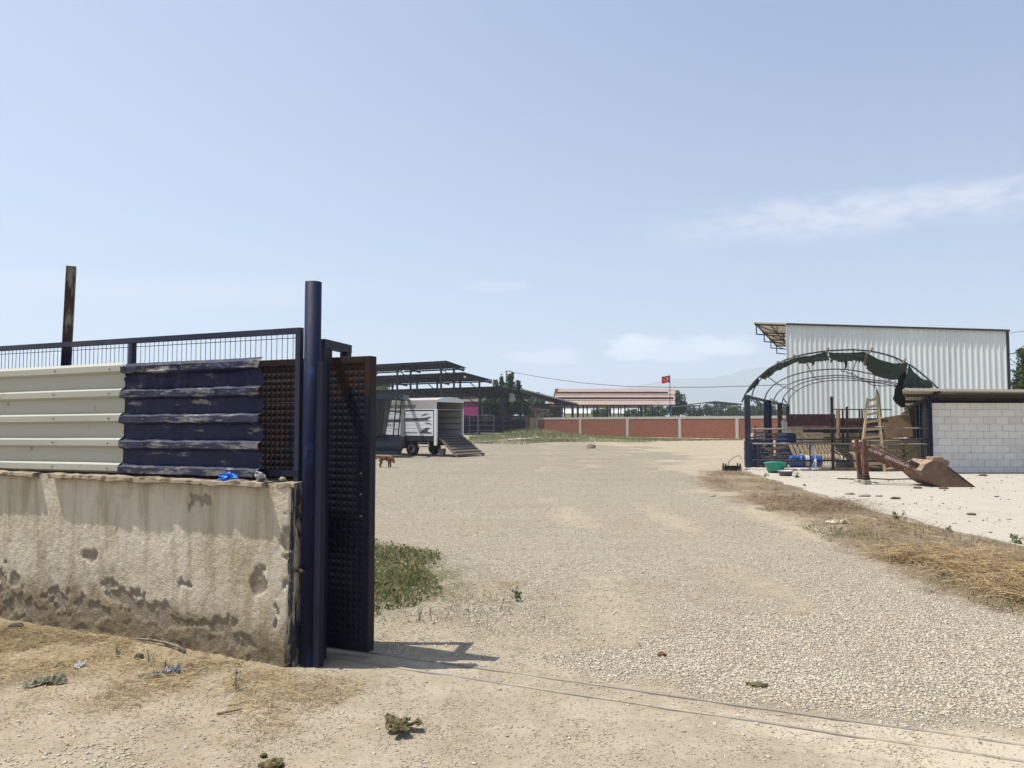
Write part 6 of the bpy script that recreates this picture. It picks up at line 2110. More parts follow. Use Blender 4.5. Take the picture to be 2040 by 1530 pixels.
def pen_contents():
    brd = 'boards stored in the pen'
    panel('large_board', [(1567, 825), (1664, 825), (1664, 848), (1567, 850)], 34.0, M['maroon'], 'long dark maroon board along the back left of the pen', 'board', 0.04, 0, brd)
    panel('large_board', [(1567, 848), (1640, 848), (1640, 900), (1567, 900)], 34.3, M['beige_board'], 'beige panel below the maroon board at the pen back', 'board', 0.04, 0, brd)
    panel('large_board', [(1640, 850), (1765, 850), (1765, 900), (1640, 900)], 34.5, M['wood_dark'], 'dark panel behind the planks in the middle of the pen', 'board', 0.04, 0, brd)
    panel('large_board', [(1664, 833), (1765, 833), (1765, 849), (1664, 849)], 34.2, M['maroon'], 'dull red brown board behind the ladder at the pen back', 'board', 0.04, 0, brd)
    panel('plywood_sheet', [(1760, 832), (1815, 824), (1820, 870), (1764, 874)], 29.5, M['ply'], 'large stained plywood sheet leaning right of the ladder', 'plywood', 0.03, 0.12)
    panel('plywood_offcut', [(1792, 826), (1808, 815), (1814, 824)], 29.9, M['beige_board'], 'pale pointed offcut on top of the stained plywood', 'plywood', 0.03)
    plank('plank', 1660, 837, 1769, 838, 29.0, 7, M['wood_brown'], 'long brown plank at ladder height, highest of the planks', 'plank', 0.05, brd)
    plank('plank', 1669.5, 877, 1669.5, 814, 28.8, 2, M['wood_brown'], 'upright brown plank crossing the highest plank', 'plank', 0.26, brd)
    plank('plank', 1600, 850, 1742, 850, 29.2, 4, M['red_board'], 'long thin pinkish red plank above the steel rail', 'plank', 0.05, brd)
    plank('plank', 1606, 867, 1764, 866, 29.4, 7, M['beige_board'], 'long beige plank lying behind the top rails', 'plank', 0.05, brd)
    plank('plank', 1604, 875, 1764, 876, 29.1, 5, M['beige_board'], 'lower beige plank just above the mesh front', 'plank', 0.05, brd)
    plank('plank', 1590, 882, 1700, 881, 29.0, 5, M['wood_brown'], 'dull brown plank resting above the pallets', 'plank', 0.05, brd)
    plank('plank', 1600, 857.5, 1764, 858, 29.6, 8, M['dark_grey'], 'dark grey plank between the red and beige planks', 'plank', 0.05, brd)
    panel('grey_slab', [(1558, 838), (1568, 840), (1569, 867), (1560, 868)], 31, M['grey_board'], 'pale grey upright slab at the left rear of the pen', 'slab', 0.06)
    # blue and dark drums
    for px, Y, h, r, m, lab in ((1500, 27.4, 0.95, 0.30, 'barrel_dark', 'navy plastic drum standing behind the pen corner post'), (1524, 28.4, 0.95, 0.30, 'barrel_dark', 'navy plastic drum standing second from the corner post'), (1566, 29.2, 1.15, 0.38, 'barrel_dark', 'tall dark drum standing left of the pallets')):
        p = P(px, 900, Y)
        t = thing('drum', lab, 'drum', (p.x, Y, PADZ), 'plastic drums in the pen')
        prof = ((0, 0.93), (0.05, 1.0), (0.3, 1.0), (0.32, 1.05), (0.36, 1.05), (0.38, 1.0), (0.64, 1.0), (0.66, 1.05), (0.70, 1.05), (0.72, 1.0), (0.95, 1.0), (1.0, 0.94))
        MB().path([(p.x, Y, PADZ + f * h) for f, _ in prof], [r * q for _, q in prof], 20).build('body', M[m], t, False)
        mb = MB(); mb.path([(p.x, Y, PADZ + h), (p.x, Y, PADZ + h + 0.03)], [r * 0.9, r * 0.88], 20); mb.build('lid', M['black'], t)
    a, b = P(1573, 928, 27.2), P(1637, 928, 27.0)
    r = 0.21
    a.z = b.z = PADZ + r + 0.005
    t = thing('lying_drum', 'bright blue plastic drum lying on its side under the pallet', 'drum', (a.x, a.y, PADZ))
    fs = ((0, 0.9), (0.04, 1), (0.33, 1), (0.35, 1.04), (0.38, 1.04), (0.40, 1), (0.62, 1), (0.64, 1.04), (0.67, 1.04), (0.69, 1), (0.96, 1), (1, 0.9))
    MB().path([a.lerp(b, f) for f, _ in fs], [r * q for _, q in fs], 22).build('body', M['barrel'], t)
    MB().path([a.lerp(b, 0.48), a.lerp(b, 0.60)], [r * 1.012, r * 1.012], 22).build('label', M['grey_board'], t)
    # leaning pallets
    for x0, x1, y0, y1, Y, n, lab in ((1575, 1622, 884, 919, 27.6, 5, 'wooden pallet with wide slats leaning left, above the blue drum'), (1621, 1668, 886, 918, 27.9, 7, 'wooden pallet with narrow slats leaning beside the rusty post')):
        a = P(x0, y1, Y)
        t = thing('pallet', lab, 'pallet', (a.x, Y, a.z), 'pallets leaning in the pen')
        wd = (P(x1, y1, Y) - a).length / n
        for i in range(n):
            xa = a.x + i * wd
            q0 = Vector((xa + 0.24, Y - 0.1, a.z - 0.05)); q1 = Vector((xa + 0.02, Y + 0.15, P(x0, y0, Y).z))
            MB().bar(q0, q1, wd * 0.66, 0.025, (0, 1, 0)).build('slat', M['wood'], t)
        for f in (0.12, 0.5, 0.88):
            z = a.z + (P(x0, y0, Y).z - a.z) * f; yy = Y - 0.02 + 0.25 * f
            MB().bar((a.x + 0.15 - 0.2 * f + 0.06, yy + 0.03, z), (a.x + wd * n + 0.1 - 0.2 * f, yy + 0.03, z), 0.05, 0.09).build('stringer', M['wood_brown'], t)
    # pale timber crate
    Y = 25.9
    a, b = P(1722, 928, Y), P(1832, 928, Y)
    zt, zb = P(1780, 877, Y).z, PADZ
    t = thing('timber_crate', 'big pale timber crate with diagonal battens behind the mesh', 'crate', (a.x, Y, zb))
    mb = MB(); n = 7; hh = (zt - zb) / n
    for i in range(n):
        mb.box(a.x, b.x, Y, Y + 0.9, zb + i * hh + 0.006, zb + (i + 1) * hh - 0.006)
    mb.build('boards', M['ply_pale'], t)
    for (x0, y0, x1, y1) in ((1790, 915, 1828, 890), (1793, 890, 1806, 905), (1768, 890, 1828, 884), (1800, 925, 1800, 880), (1831, 928, 1831, 878), (1724, 882, 1830, 878)):
        p, q = P(x0, y0, Y - 0.03), P(x1, y1, Y - 0.03)
        MB().bar(p, q, 0.035, 0.07, (0, 0, 1)).build('batten', M['wood'], t)
    # straw on the pen floor
    N = 2600
    px = RNG.uniform(1636, 1835, N)
    x = np.array([P(v, 900, 26.0).x for v in px]); y = RNG.uniform(25.5, 26.5, N)
    z = PADZ + RNG.random(N) ** 1.5 * 0.28 * sstep(fbm(x * 2, y * 2, 3), 0.3, 0.6)
    aa = RNG.uniform(0, 6.28, N)
    d = np.stack([np.cos(aa), np.sin(aa), RNG.uniform(-0.2, 0.5, N)], 1)
    tag(blades('bedding_straw', np.stack([x, y, z], 1), d, RNG.uniform(0.08, 0.25, N), RNG.uniform(0.008, 0.016, N), M['hay'], 0.3, 2), kind='stuff')
    # scrap timber pile, left
    random.seed(12)
    for i in range(26):
        x0 = random.uniform(1503, 1545); y0 = random.uniform(893, 934)
        Y = 27.0 + random.uniform(-0.1, 0.5)
        l = random.uniform(22, 44); sl = random.uniform(-0.42, 0.05)
        a, b = P(x0, y0, Y), P(x0 + l, y0 + l * sl, Y + random.uniform(-0.2, 0.3))
        a.z = max(a.z, PADZ + 0.04); b.z = max(b.z, PADZ + 0.04)
        o = MB().bar(a, b, random.uniform(0.05, 0.10), random.uniform(0.03, 0.07)).build('scrap_timber', M[random.choice(['wood_grey', 'wood_dark', 'wood_brown', 'wood_brown'])])
        tag(o, 'piece of scrap timber in the pile behind the left mesh panel', 'timber', 'scrap timber pile in the pen')
    for i, (x0, y0, x1, y1, lab) in enumerate(((1504, 877, 1504, 848, 'pale upright stake just right of the pen corner post'), (1506, 863, 1530, 860, 'short pale batten nailed level beside the corner post'), (1528, 866, 1560, 863, 'pale batten level with the grey slab'), (1538, 872, 1556, 866, 'small slanted batten below the grey slab'))):
        a, b = P(x0, y0, 29), P(x1, y1, 29)
        tag(MB().bar(a, b, 0.05, 0.07).build('stake', M['wood_grey']), lab, 'batten', 'pale battens at the pen side')
    panel('brown_box', [(1500, 864), (1524, 862), (1524, 884), (1500, 884)], 30.5, M['beige_board'], 'tan carton standing behind the pen corner post', 'carton', 0.4)
    # dark branches and sheet
    mb = MB()
    for i in range(46):
        p0 = P(random.uniform(1660, 1690), random.uniform(888, 905), 26.9); p1 = P(random.uniform(1700, 1722), random.uniform(912, 934), 26.6 + random.uniform(-0.2, 0.3))
        mid = p0.lerp(p1, 0.5) + Vector((random.gauss(0, 0.05), 0, random.gauss(0, 0.05)))
        mb.path([p0, mid, p1], [0.012, 0.010, 0.006], 5)
    tag(mb.build('branch_pile', M['wood_dark']), 'bundle of dark branches leaning behind the loader leg', 'branches')
    panel('dark_sheet', [(1666, 914), (1700, 922), (1712, 938), (1665, 938)], 26.7, M['grey_blue'], 'slanted dark blue sheet on the ground behind the loader', 'sheet', 0.03)
    for i, (x0, y0, x1, y1, m, lab) in enumerate(((1763, 937, 1806, 930, 'wood', 'pale round pole lying before the crate, right of the ladder foot'), (1726, 925, 1758, 938, 'wood', 'pale pole lying on the ground left of the ladder foot'), (1733, 940, 1763, 938, 'black', 'black pipe lying at the ladder foot'))):
        a, b = P(x0, y0, 25.0 - 0.1 * i), P(x1, y1, 25.0 - 0.1 * i)
        a.z, b.z = max(a.z, PADZ + 0.05), max(b.z, PADZ + 0.05)
        tag(MB().tube(a, b, 0.05, 8).build('loose_pole', M[m]), lab, 'pole', 'poles lying before the pen')
    # ladder
    Y0 = 24.7
    t = thing('wooden_ladder', 'tall pale wooden ladder standing up before the pen', 'ladder', G(1742, 938, PADZ))
    fl, fr = P(1712, 936, Y0), P(1762, 938, Y0); fl.z = fr.z = PADZ
    tl, tr = P(1729, 794, Y0 + 0.5), P(1747, 786, Y0 + 0.5)
    MB().bar(fl, tl, 0.055, 0.09, (0, 1, 0)).build('stile', M['wood'], t)
    MB().bar(fr, tr, 0.055, 0.09, (0, 1, 0)).build('stile', M['wood'], t)
    for py in (799, 812, 826, 841, 856, 871, 887, 904, 921):
        f = (936 - py) / (936 - 794)
        a, b = fl.lerp(tl, f), fr.lerp(tr, f * 0.985)
        MB().bar(a - Vector((0, 0.03, 0)), b - Vector((0, 0.03, 0)), 0.03, 0.075).build('rung', M['wood'], t)
    v = [P(x, y, Y0 + 0.55) for x, y in ((1746, 772), (1752, 785), (1757, 830), (1748, 835), (1747, 800))]
    MB().poly(v, (0, 0.03, 0)).build('pointed_board', M['wood_grey'], t)


pen_contents()


def yard_small_things():
    # green basin: a tub tipped slightly, grey basin on its edge
    def tub(name, c, r0, r1, h, m, label, tilt=(0, 0), inner=None):
        t = thing(name, label, 'basin', c)
        n = 26; mb = MB(); prof = [(r0 * 0.0, 0), (r0, 0), (r1, h), (r1 * 1.06, h + 0.005), (r1 * 1.06, h - 0.02)]
        inn = [(r1 * 0.95, h), (r0 * 0.92, 0.02), (0.0, 0.02)]
        q = Vector((tilt[0], tilt[1], 1)).normalized()
        rot = Vector((0, 0, 1)).rotation_difference(q).to_matrix()

        def ring(rr, z):
            return [Vector(c) + rot @ Vector((rr * math.cos(2 * math.pi * k / n), rr * math.sin(2 * math.pi * k / n) * 0.8, z)) for k in range(n + 1)]
        mb.grid([ring(a, b) for a, b in prof]); mb.build('shell', M[m], t, True)
        mb = MB(); mb.grid([ring(a, b) for a, b in inn]); mb.build('inside', M[inner or m], t, True)
    g = G(1552, 943, PADZ)
    tub('green_basin', (g.x - 0.02, g.y + 0.25, PADZ + 0.03), 0.24, 0.33, 0.27, 'green_plastic', 'cut open green plastic basin tipped before the pen', (0.05, 0.22))
    g = G(1565, 948, PADZ)
    tub('grey_basin', (g.x, g.y, PADZ + 0.005), 0.17, 0.22, 0.15, 'grey_plastic', 'grey plastic basin with pale inside before the green one', (0, -0.05), 'pale_plastic')
    # white hose: lies along the kerb, loops up over the mesh
    pts = [(1470, 943, 26.0), (1495, 938, 26.0), (1530, 938.5, 25.8), (1570, 939, 25.6), (1600, 940, 25.4), (1612, 937, 25.5), (1620, 927, 25.5), (1624, 910, 25.6), (1623, 895, 25.7), (1619, 887, 25.8), (1614, 892, 26.0)]
    v = [P(*p) for p in pts]
    v = [Vector((p.x, p.y, max(p.z, PADZ + 0.025))) for p in v]
    dense = []
    for i in range(len(v) - 1):
        for q in range(4):
            f = q / 4
            p0, p1, p2, p3 = v[max(i - 1, 0)], v[i], v[i + 1], v[min(i + 2, len(v) - 1)]
            dense.append(0.5 * ((2 * p1) + (-p0 + p2) * f + (2 * p0 - 5 * p1 + 4 * p2 - p3) * f * f + (-p0 + 3 * p1 - 3 * p2 + p3) * f ** 3))
    dense.append(v[-1])
    tag(MB().path(dense, 0.022, 8).build('hose', M['pale_plastic'], None, True), 'white hose lying along the concrete and looping over the pen mesh', 'hose')
    p = P(1625, 941, 25.2); p.z = PADZ
    top = P(1625, 914, 25.5)
    tag(MB().tube(p, top, 0.032, 10).build('white_pipe', M['pale_plastic']), 'short white pipe standing upright beside the hose loop', 'pipe')
    # black crate with a bent stick
    g = on_ground(1460, 939)
    t = thing('black_crate', 'low black plastic crate on the dirt left of the pen', 'crate', g)
    w_, d_, h = 0.56, 0.36, 0.20
    mb = MB()
    x0, y0 = g.x - w_ / 2, g.y - 0.05
    z = g.z + 0.005
    mb.box(x0, x0 + w_, y0, y0 + d_, z, z + 0.02)
    for zz in (0.02, 0.075, 0.13):
        mb.box(x0, x0 + w_, y0, y0 + 0.015, z + zz, z + zz + 0.035); mb.box(x0, x0 + w_, y0 + d_ - 0.015, y0 + d_, z + zz, z + zz + 0.035)
        mb.box(x0, x0 + 0.015, y0 + 0.015, y0 + d_ - 0.015, z + zz, z + zz + 0.035); mb.box(x0 + w_ - 0.015, x0 + w_, y0 + 0.015, y0 + d_ - 0.015, z + zz, z + zz + 0.035)
    mb.build('basket', M['black'], t)
    mb = MB()
    for xx in (x0 + 0.02, x0 + w_ - 0.06):
        for yy in (y0 + 0.017, y0 + d_ - 0.057):
            mb.box(xx, xx + 0.04, yy, yy + 0.04, z + 0.021, z + h + 0.05)
    for q in range(5): mb.box(x0 + 0.09 + q * 0.09, x0 + 0.115 + q * 0.09, y0 + 0.017, y0 + 0.03, z + 0.021, z + h - 0.03)
    mb.build('corner_posts', M['black'], t)
    pts = [P(1449, 936, g.y), P(1451, 922, g.y + 0.05), P(1459, 912, g.y + 0.05), P(1472, 907, g.y), P(1479, 916, g.y - 0.05)]
    tag(MB().path(pts, [0.016, 0.016, 0.015, 0.013, 0.009], 7).build('bent_branch', M['twig'], None, True), 'bent grey branch arching out of the black crate', 'branch')
    # flat shards and stones on the concrete
    random.seed(21)
    for i, (px, py, s, lab) in enumerate(((1692, 985, 0.20, 'flat pale shard on the concrete, leftmost below the loader leg'), (1722, 989, 0.24, 'flat cream shard on the concrete below the loader leg'), (1751, 989, 0.15, 'small cream shard on concrete between two brown ones'),
                                          (1784, 994, 0.20, 'brown flat shard on the concrete left below the bucket'), (1828, 973, 0.20, 'dark stone on the concrete under the loader arm'), (1880, 974, 0.22, 'dark stone close under the bucket floor'), (1958, 948, 0.24, 'dark dung lump on concrete by the block wall'), (1985, 990, 0.10, 'tiny dark stone on the bare concrete at right'), (1935, 1026, 0.16, 'thin brown splinter on the concrete near the strip'), (1420, 985, 0.14, 'pale stone at the gravel edge left of the strip'))):
        g = G(px, py, PADZ); z = PADZ if px > 1500 else hz1(g.x, g.y)
        lump('shard', 0, 0, s, s * 0.7, s * 0.28, M['stone'] if i in (0, 1, 2, 9) else M['dung'] if i in (3, 6, 8) else M['red_stone'], lab, 'stone', 50.0 + i, 0.35, (g.x, g.y, z), 0.3, 'shards on the concrete')
    pts = [G(x, y, PADZ + 0.02) for x, y in ((1668, 953), (1700, 954.5), (1730, 953), (1770, 955), (1810, 954), (1845, 956))]
    tag(MB().path(pts, 0.016, 6).build('dark_cable', M['black'], None, True), 'dark cable lying on the concrete behind the loader leg', 'cable')


yard_small_things()


def text_mesh(body, size, mat_, parent, origin, xdir, up, name='lettering', width=None, extrude=0.002, label=None):
    cu = bpy.data.curves.new(name, 'FONT')
    cu.body = body; cu.size = size; cu.extrude = extrude; cu.resolution_u = 3
    tmp = bpy.data.objects.new(name, cu); COL.objects.link(tmp)
    dg = bpy.context.evaluated_depsgraph_get(); dg.update()
    me = bpy.data.meshes.new_from_object(tmp.evaluated_get(dg))
    bpy.data.objects.remove(tmp)
    x = Vector(xdir).normalized(); u = Vector(up); u = (u - x * u.dot(x)).normalized(); n = x.cross(u)
    co = [v.co.copy() for v in me.vertices]
    sx = 1.0
    if width:
        sx = width / max(1e-6, max(c.x for c in co) - min(c.x for c in co))
    o3 = origin_of(parent)
    for v, c in zip(me.vertices, co):
        v.co = Vector(origin) + x * (c.x * sx) + u * c.y + n * c.z - o3
    me.name = name; me.materials.clear(); me.materials.append(mat_); me.update()
    o = bpy.data.objects.new(name, me); COL.objects.link(o); o.parent = parent
    if label: o['label'] = label
    return o


# ------------------------------------------------------------------ loader arm with bucket
def loader():
    Y = 19.6
    b0 = P(1722, 966, Y)
    t = thing('loader_arm', 'brown front loader arm with white lettering and bucket resting on the concrete', 'loader', (b0.x, Y, PADZ))
    zp = lambda y, YY=Y: P(1700, y, YY).z
    # legs
    MB().bar(P(1713, 950, Y + 0.75), P(1708, 892, Y + 0.75), 0.10, 0.10, (1, 0, 0)).build('leg', M['loader'], t, bevel=0.006)
    MB().bar(P(1725, 949, Y), P(1721.5, 889, Y), 0.125, 0.12, (1, 0, 0)).build('leg', M['loader'], t, bevel=0.006)
    for x, y, Yq, s in ((1724.5, 888, Y, 0.14), (1709, 888, Y + 0.75, 0.13)):
        p = P(x, y, Yq)
        mb = MB(); mb.obox(p + Vector((-s * 0.55, -0.075, -0.10)), (s * 1.1, 0, 0), (0, 0.15, 0), (0, 0, 0.20)); mb.obox(p + Vector((-s * 0.5, -0.06, 0.10)), (s * 0.55, 0, 0), (0, 0.12, 0), (0, 0, 0.07))
        mb.build('bracket', M['loader'], t, bevel=0.01)
        MB().tube(p + Vector((0.01, -0.10, 0.03)), p + Vector((0.01, 0.10, 0.03)), 0.032, 12).build('pin', M['steel'], t)
    MB().bar(P(1722, 900, Y + 0.06), P(1711, 898, Y + 0.70), 0.06).build('cross_tube', M['loader'], t)
    MB().bar(P(1726, 957, Y), P(1724.5, 946, Y), 0.14, 0.14, (1, 0, 0)).build('foot', M['dark_rust'], t, bevel=0.006)
    MB().bar(P(1715, 956, Y + 0.6), P(1713, 946, Y + 0.72), 0.12, 0.12, (1, 0, 0)).build('foot', M['dark_rust'], t, bevel=0.006)
    # arms
    a, b = P(1727, 892, Y - 0.02), P(1850, 946, 18.95)
    MB().bar(a, b, 0.10, 0.17).build('arm', M['loader'], t, bevel=0.008)
    c, d = a + Vector((-0.12, 0.72, -0.0)), b + Vector((-0.08, 0.68, 0.04))
    MB().bar(c, d, 0.10, 0.16).build('arm', M['loader'], t, bevel=0.008)
    MB().tube(P(1730, 877, Y + 0.1), P(1840, 938, 19.1), 0.013, 8).build('pipe_line', M['dark_grey'], t)
    MB().tube(P(1812, 918, 19.1), P(1846, 934, 18.95), 0.04, 10).build('cylinder', M['dark_rust'], t)
    ax = (b - a).normalized()
    upv = Vector((0, 0, 1)); upv = (upv - ax * upv.dot(ax)).normalized()
    front = ax.cross(upv)
    if front.y > 0: front = -front
    off = front * 0.0535
    text_mesh('0 4 MEHMET', 0.085, M['white_text'], t, a + ax * 0.05 - upv * 0.035 + off, ax, upv, 'lettering', 0.36)
    text_mesh('(ERDOGANLAR', 0.10, M['white_text'], t, a + ax * 0.46 - upv * 0.04 + off, ax, upv, 'lettering', 0.58)
    text_mesh('UN', 0.085, M['white_text'], t, a + ax * 1.16 - upv * 0.035 + off, ax, upv, 'lettering', 0.11)
    # bucket: closed side profile, lip on the ground at the right
    Yn, Yf = 18.75, 19.75
    prof = [(1943, 971.5), (1897, 970.5), (1868, 968), (1851, 958), (1838, 946), (1836, 938), (1843, 926), (1858, 917.5), (1876, 920), (1888, 930)]
    pn = [P(x, y, Yn) for x, y in prof]
    sh = Vector((0.05, Yf - Yn, 0.0))
    pn = [Vector((p.x, p.y, max(p.z, PADZ + 0.004))) for p in pn]
    pf = [p + sh for p in pn]
    mb = MB()
    n = len(pn)
    mb.add(pn[:n] , [tuple(range(n))]); mb.build('side_plate', M['bucket'], t, solid=0.02)
    mb = MB(); mb.add(pf, [tuple(reversed(range(n)))]); mb.build('side_plate', M['bucket'], t, solid=0.02)
    mb = MB(); mb.grid([pn[:6], pf[:6]]); mb.build('shell', M['bucket'], t, solid=0.02)
    mb = MB(); mb.grid([pn[5:10], pf[5:10]]); mb.build('top_plate', M['bucket_top'], t, solid=0.02)
    q = P(1881, 916, 19.3)
    mb = MB(); mb.obox(P(1860, 921, 19.2), (0.26, 0.02, 0), (0, 0.35, 0), (0, 0, 0.13)); mb.build('hitch_box', M['bucket_top'], t, bevel=0.01)
    mb = MB(); mb.tube(P(1880, 922, 19.35), P(1884, 922, 19.75), 0.09, 16); mb.build('roller', M['bucket'], t)
    mb = MB(); mb.bar(P(1888, 930, Yn - 0.012), P(1941, 970, Yn - 0.012), 0.016, 0.03); mb.build('edge_bar', M['dark_rust'], t)
    # stone block under the leg
    c = P(1726, 967, Y - 0.02)
    t2 = MB(); t2.box(c.x - 0.09, c.x + 0.09, Y - 0.12, Y + 0.10, PADZ, P(1726, 956.5, Y).z)
    tag(t2.build('support_block', M['stone'], None, bevel=0.012), 'squared tan stone block under the near loader leg', 'stone block', 'stone blocks under the loader')
    c = P(1713, 965, Y + 0.62)
    t2 = MB(); t2.box(c.x - 0.10, c.x + 0.08, Y + 0.5, Y + 0.75, PADZ, P(1713, 955, Y + 0.62).z)
    tag(t2.build('support_block', M['concrete'], None, bevel=0.012), 'pale stone block under the far loader leg', 'stone block', 'stone blocks under the loader')


loader()


# ------------------------------------------------------------------ truck, ramp, mixer, dog
def truck():
    R0 = Vector((P(870, 870, 37).x, 37, 0))
    sd_ = Vector((-0.83, 0.55, 0)).normalized(); rd = Vector((0.55, 0.83, 0)).normalized()
    t = thing('livestock_truck', 'white livestock truck with grey canopy and its open rear towards the yard', 'truck', R0)
    T = lambda s, q, z: R0 + sd_ * s + rd * q + Vector((0, 0, z))
    Lb, Wd = 3.75, 2.1
    zf, zs, ztop = 0.95, 2.22, 2.72

    def bx(mb, s0, s1, q0, q1, z0, z1):
        mb.obox(T(s0, q0, z0), sd_ * (s1 - s0), rd * (q1 - q0), (0, 0, z1 - z0)); return mb
    bx(MB(), 0, Lb, 0.0, Wd, zf - 0.22, zf).build('bed', M['dark_grey'], t)
    # near side: ribbed drop panels with posts
    for s0, s1 in ((0.22, 2.02), (2.30, Lb - 0.06)):
        prof = []
        n = 7; h = (zs - zf - 0.05) / n
        for i in range(n):
            z = zf + 0.03 + i * h
            prof += [(z, 0.0), (z + 0.015, -0.022), (z + h - 0.03, -0.022), (z + h - 0.015, 0.0)]
        mb = MB(); mb.grid([[T(s, 0.02 + k, z) for z, k in prof] for s in (s0, (s0 + s1) / 2, s1)])
        mb.build('side_panel', M['silver'], t, solid=0.01)
        mb = MB(); bx(mb, s0, s1, 0.05, 0.07, zf, zs); mb.build('panel_lining', M['dark_grey'], t)
    for s in (0.06, 2.16, Lb):
        mb = MB(); bx(mb, s - 0.07, s + 0.07, -0.045, 0.06, zf - (0.42 if s < 0.1 else 0.02), zs + 0.02); mb.build('side_post', M['white_metal'], t)
    mb = MB(); bx(mb, 0.0, Lb, -0.02, 0.05, zs + 0.02, zs + 0.06); mb.build('top_rail', M['white_metal'], t)
    # graphics on the panels
    qd = -0.016

    def decal(pts, name='dark_stripe'):
        mb = MB(); mb.poly([T(s, qd, z) for s, z in pts], rd * 0.003)
        mb.build(name, M['decal'], t)
    decal([(2.0, 1.70), (2.0, 1.83), (0.9, 1.84), (0.32, 1.93), (0.6, 1.76), (0.3, 1.73)])
    decal([(Lb - 0.08, 1.66), (Lb - 0.08, 1.80), (2.32, 1.80), (2.32, 1.68)])
    decal([(1.0, 1.96), (0.75, 2.05), (0.45, 2.08), (0.75, 1.98)])
    decal([(0.8, 1.62), (0.5, 1.57), (0.26, 1.55), (0.5, 1.63)])
    decal([(1.08, 1.10), (0.92, 1.26), (0.66, 1.38), (0.36, 1.38), (0.56, 1.30), (0.56, 1.20), (0.26, 1.10)])
    decal([(2.0, 1.13), (2.0, 1.17), (1.2, 1.15), (1.2, 1.13)])
    text_mesh('2017', 0.15, M['dark_text'], t, T(3.42, qd - 0.004, 1.47), -sd_, (0, 0, 1), 'lettering', 0.72)
    # canopy: grey canvas box with rounded roof
    n = 12
    ring = []
    for i in range(n + 1):
        f = i / n
        ring.append((Wd * f, ztop + 0.14 * math.sin(math.pi * f) ** 0.8))
    mb = MB()
    s_list = (0.0, 0.9, 1.8, 2.7, 3.45, 3.7)
    rows = []
    for s in s_list:
        sag = 0.0 if s < 3.5 else -0.14
        rows.append([T(s, 0, zs + 0.06)] + [T(s, q, z + sag - 0.02 * math.sin(s * 3.5) ** 2) for q, z in ring] + [T(s, Wd, zs + 0.06)])
    mb.grid(rows); mb.build('canopy', M['canvas'], t, False, 0.02)
    mb = MB(); mb.add([rows[-1][i] for i in range(len(rows[-1]))], [tuple(range(len(rows[-1])))]); mb.build('canopy_front', M['canvas'], t, False, 0.02)
    mb = MB()
    arch = [T(-0.02, q, z + 0.02) for q, z in ring]
    low = [T(-0.02, q, ztop - 0.10) for q, z in ring]
    mb.grid([arch, low]); mb.build('canopy_arch', M['white_metal'], t, False, 0.03)
    mb = MB(); bx(mb, 2.30, Lb, -0.012, 0.0, zs - 0.04, zs + 0.06); mb.build('canopy_strap', M['black'], t)
    text_mesh('HATICENA BESICILIK', 0.21, M['black'], t, T(3.05, -0.018, zs + 0.15), -sd_, (0, 0, 1), 'lettering', 1.72)
    # inside and far side
    mb = MB(); bx(mb, 0.05, Lb, Wd - 0.05, Wd, zf, zs + 0.06); mb.build('far_side', M['canvas'], t)
    mb = MB(); bx(mb, Lb - 0.05, Lb, 0.08, Wd - 0.06, zf, ztop); mb.build('front_wall', M['grey_plastic'], t)
    mb = MB()
    for z in (1.25, 1.55, 1.85, 2.15): bx(mb, 0.1, Lb - 0.1, Wd - 0.075, Wd - 0.052, z, z + 0.05)
    mb.build('inner_rail', M['steel'], t)
    mb = MB(); bx(mb, 0.0, 0.06, Wd - 0.03, Wd + 0.04, zf - 0.1, zs + 0.1); mb.build('rear_post', M['white_metal'], t)
    mb = MB(); bx(mb, 0.0, 0.04, 0.05, Wd - 0.03, zs + 0.02, zs + 0.06); mb.build('rear_rail', M['steel'], t)
    # chassis
    mb = MB(); bx(mb, -0.0, Lb + 1.6, 0.55, 0.70, 0.55, 0.73); bx(mb, 0, Lb + 1.6, 1.4, 1.55, 0.55, 0.73); mb.build('chassis', M['black'], t)
    mb = MB(); bx(mb, 0.03, 0.08, 0.15, Wd - 0.1, 0.52, 0.66); mb.build('rear_bumper', M['black'], t)
    for q in (0.2, Wd - 0.5):
        mb = MB(); bx(mb, 0.0, 0.03, q, q + 0.3, 0.56, 0.66); mb.build('tail_lamp', M['tail_red'], t)
    # side guard frame
    mb = MB(); bx(mb, 0.45, 1.18, -0.02, 0.01, 0.63, 0.67); bx(mb, 0.45, 1.18, -0.02, 0.01, 0.44, 0.48); bx(mb, 0.45, 0.49, -0.02, 0.01, 0.48, 0.63); bx(mb, 1.14, 1.18, -0.02, 0.01, 0.48, 0.63); mb.build('side_guard', M['steel'], t)
    mb = MB(); bx(mb, 2.05, 2.5, 0.02, 0.35, 0.35, 0.72); mb.build('tool_box', M['dark_grey'], t)
    # wheels
    for s, q, sg in ((1.68, 0.10, -1), (1.68, Wd - 0.10, 1), (Lb + 1.3, 0.14, -1), (Lb + 1.3, Wd - 0.14, 1)):
        c = T(s, q, 0.35)
        w_ = thing('wheel', None, None, (0, 0, 0)); w_.parent = t; w_.location = c - R0
        rr = ((0.0, 0.20, 0.30), (0.02, 0.325, 0.34), (0.08, 0.345, 0.345), (0.20, 0.34, 0.335), (0.24, 0.20, 0.30))
        ax_ = rd * -sg
        mb = MB(); mb.path([c - ax_ * 0.02, c, c + ax_ * 0.03, c + ax_ * 0.18, c + ax_ * 0.21], [0.27, 0.335, 0.35, 0.35, 0.30], 28); mb.build('tyre', M['rubber'], w_)
        mb = MB(); mb.path([c - ax_ * 0.026, c - ax_ * 0.03], [0.21, 0.20], 24); mb.build('rim', M['rim'], w_)
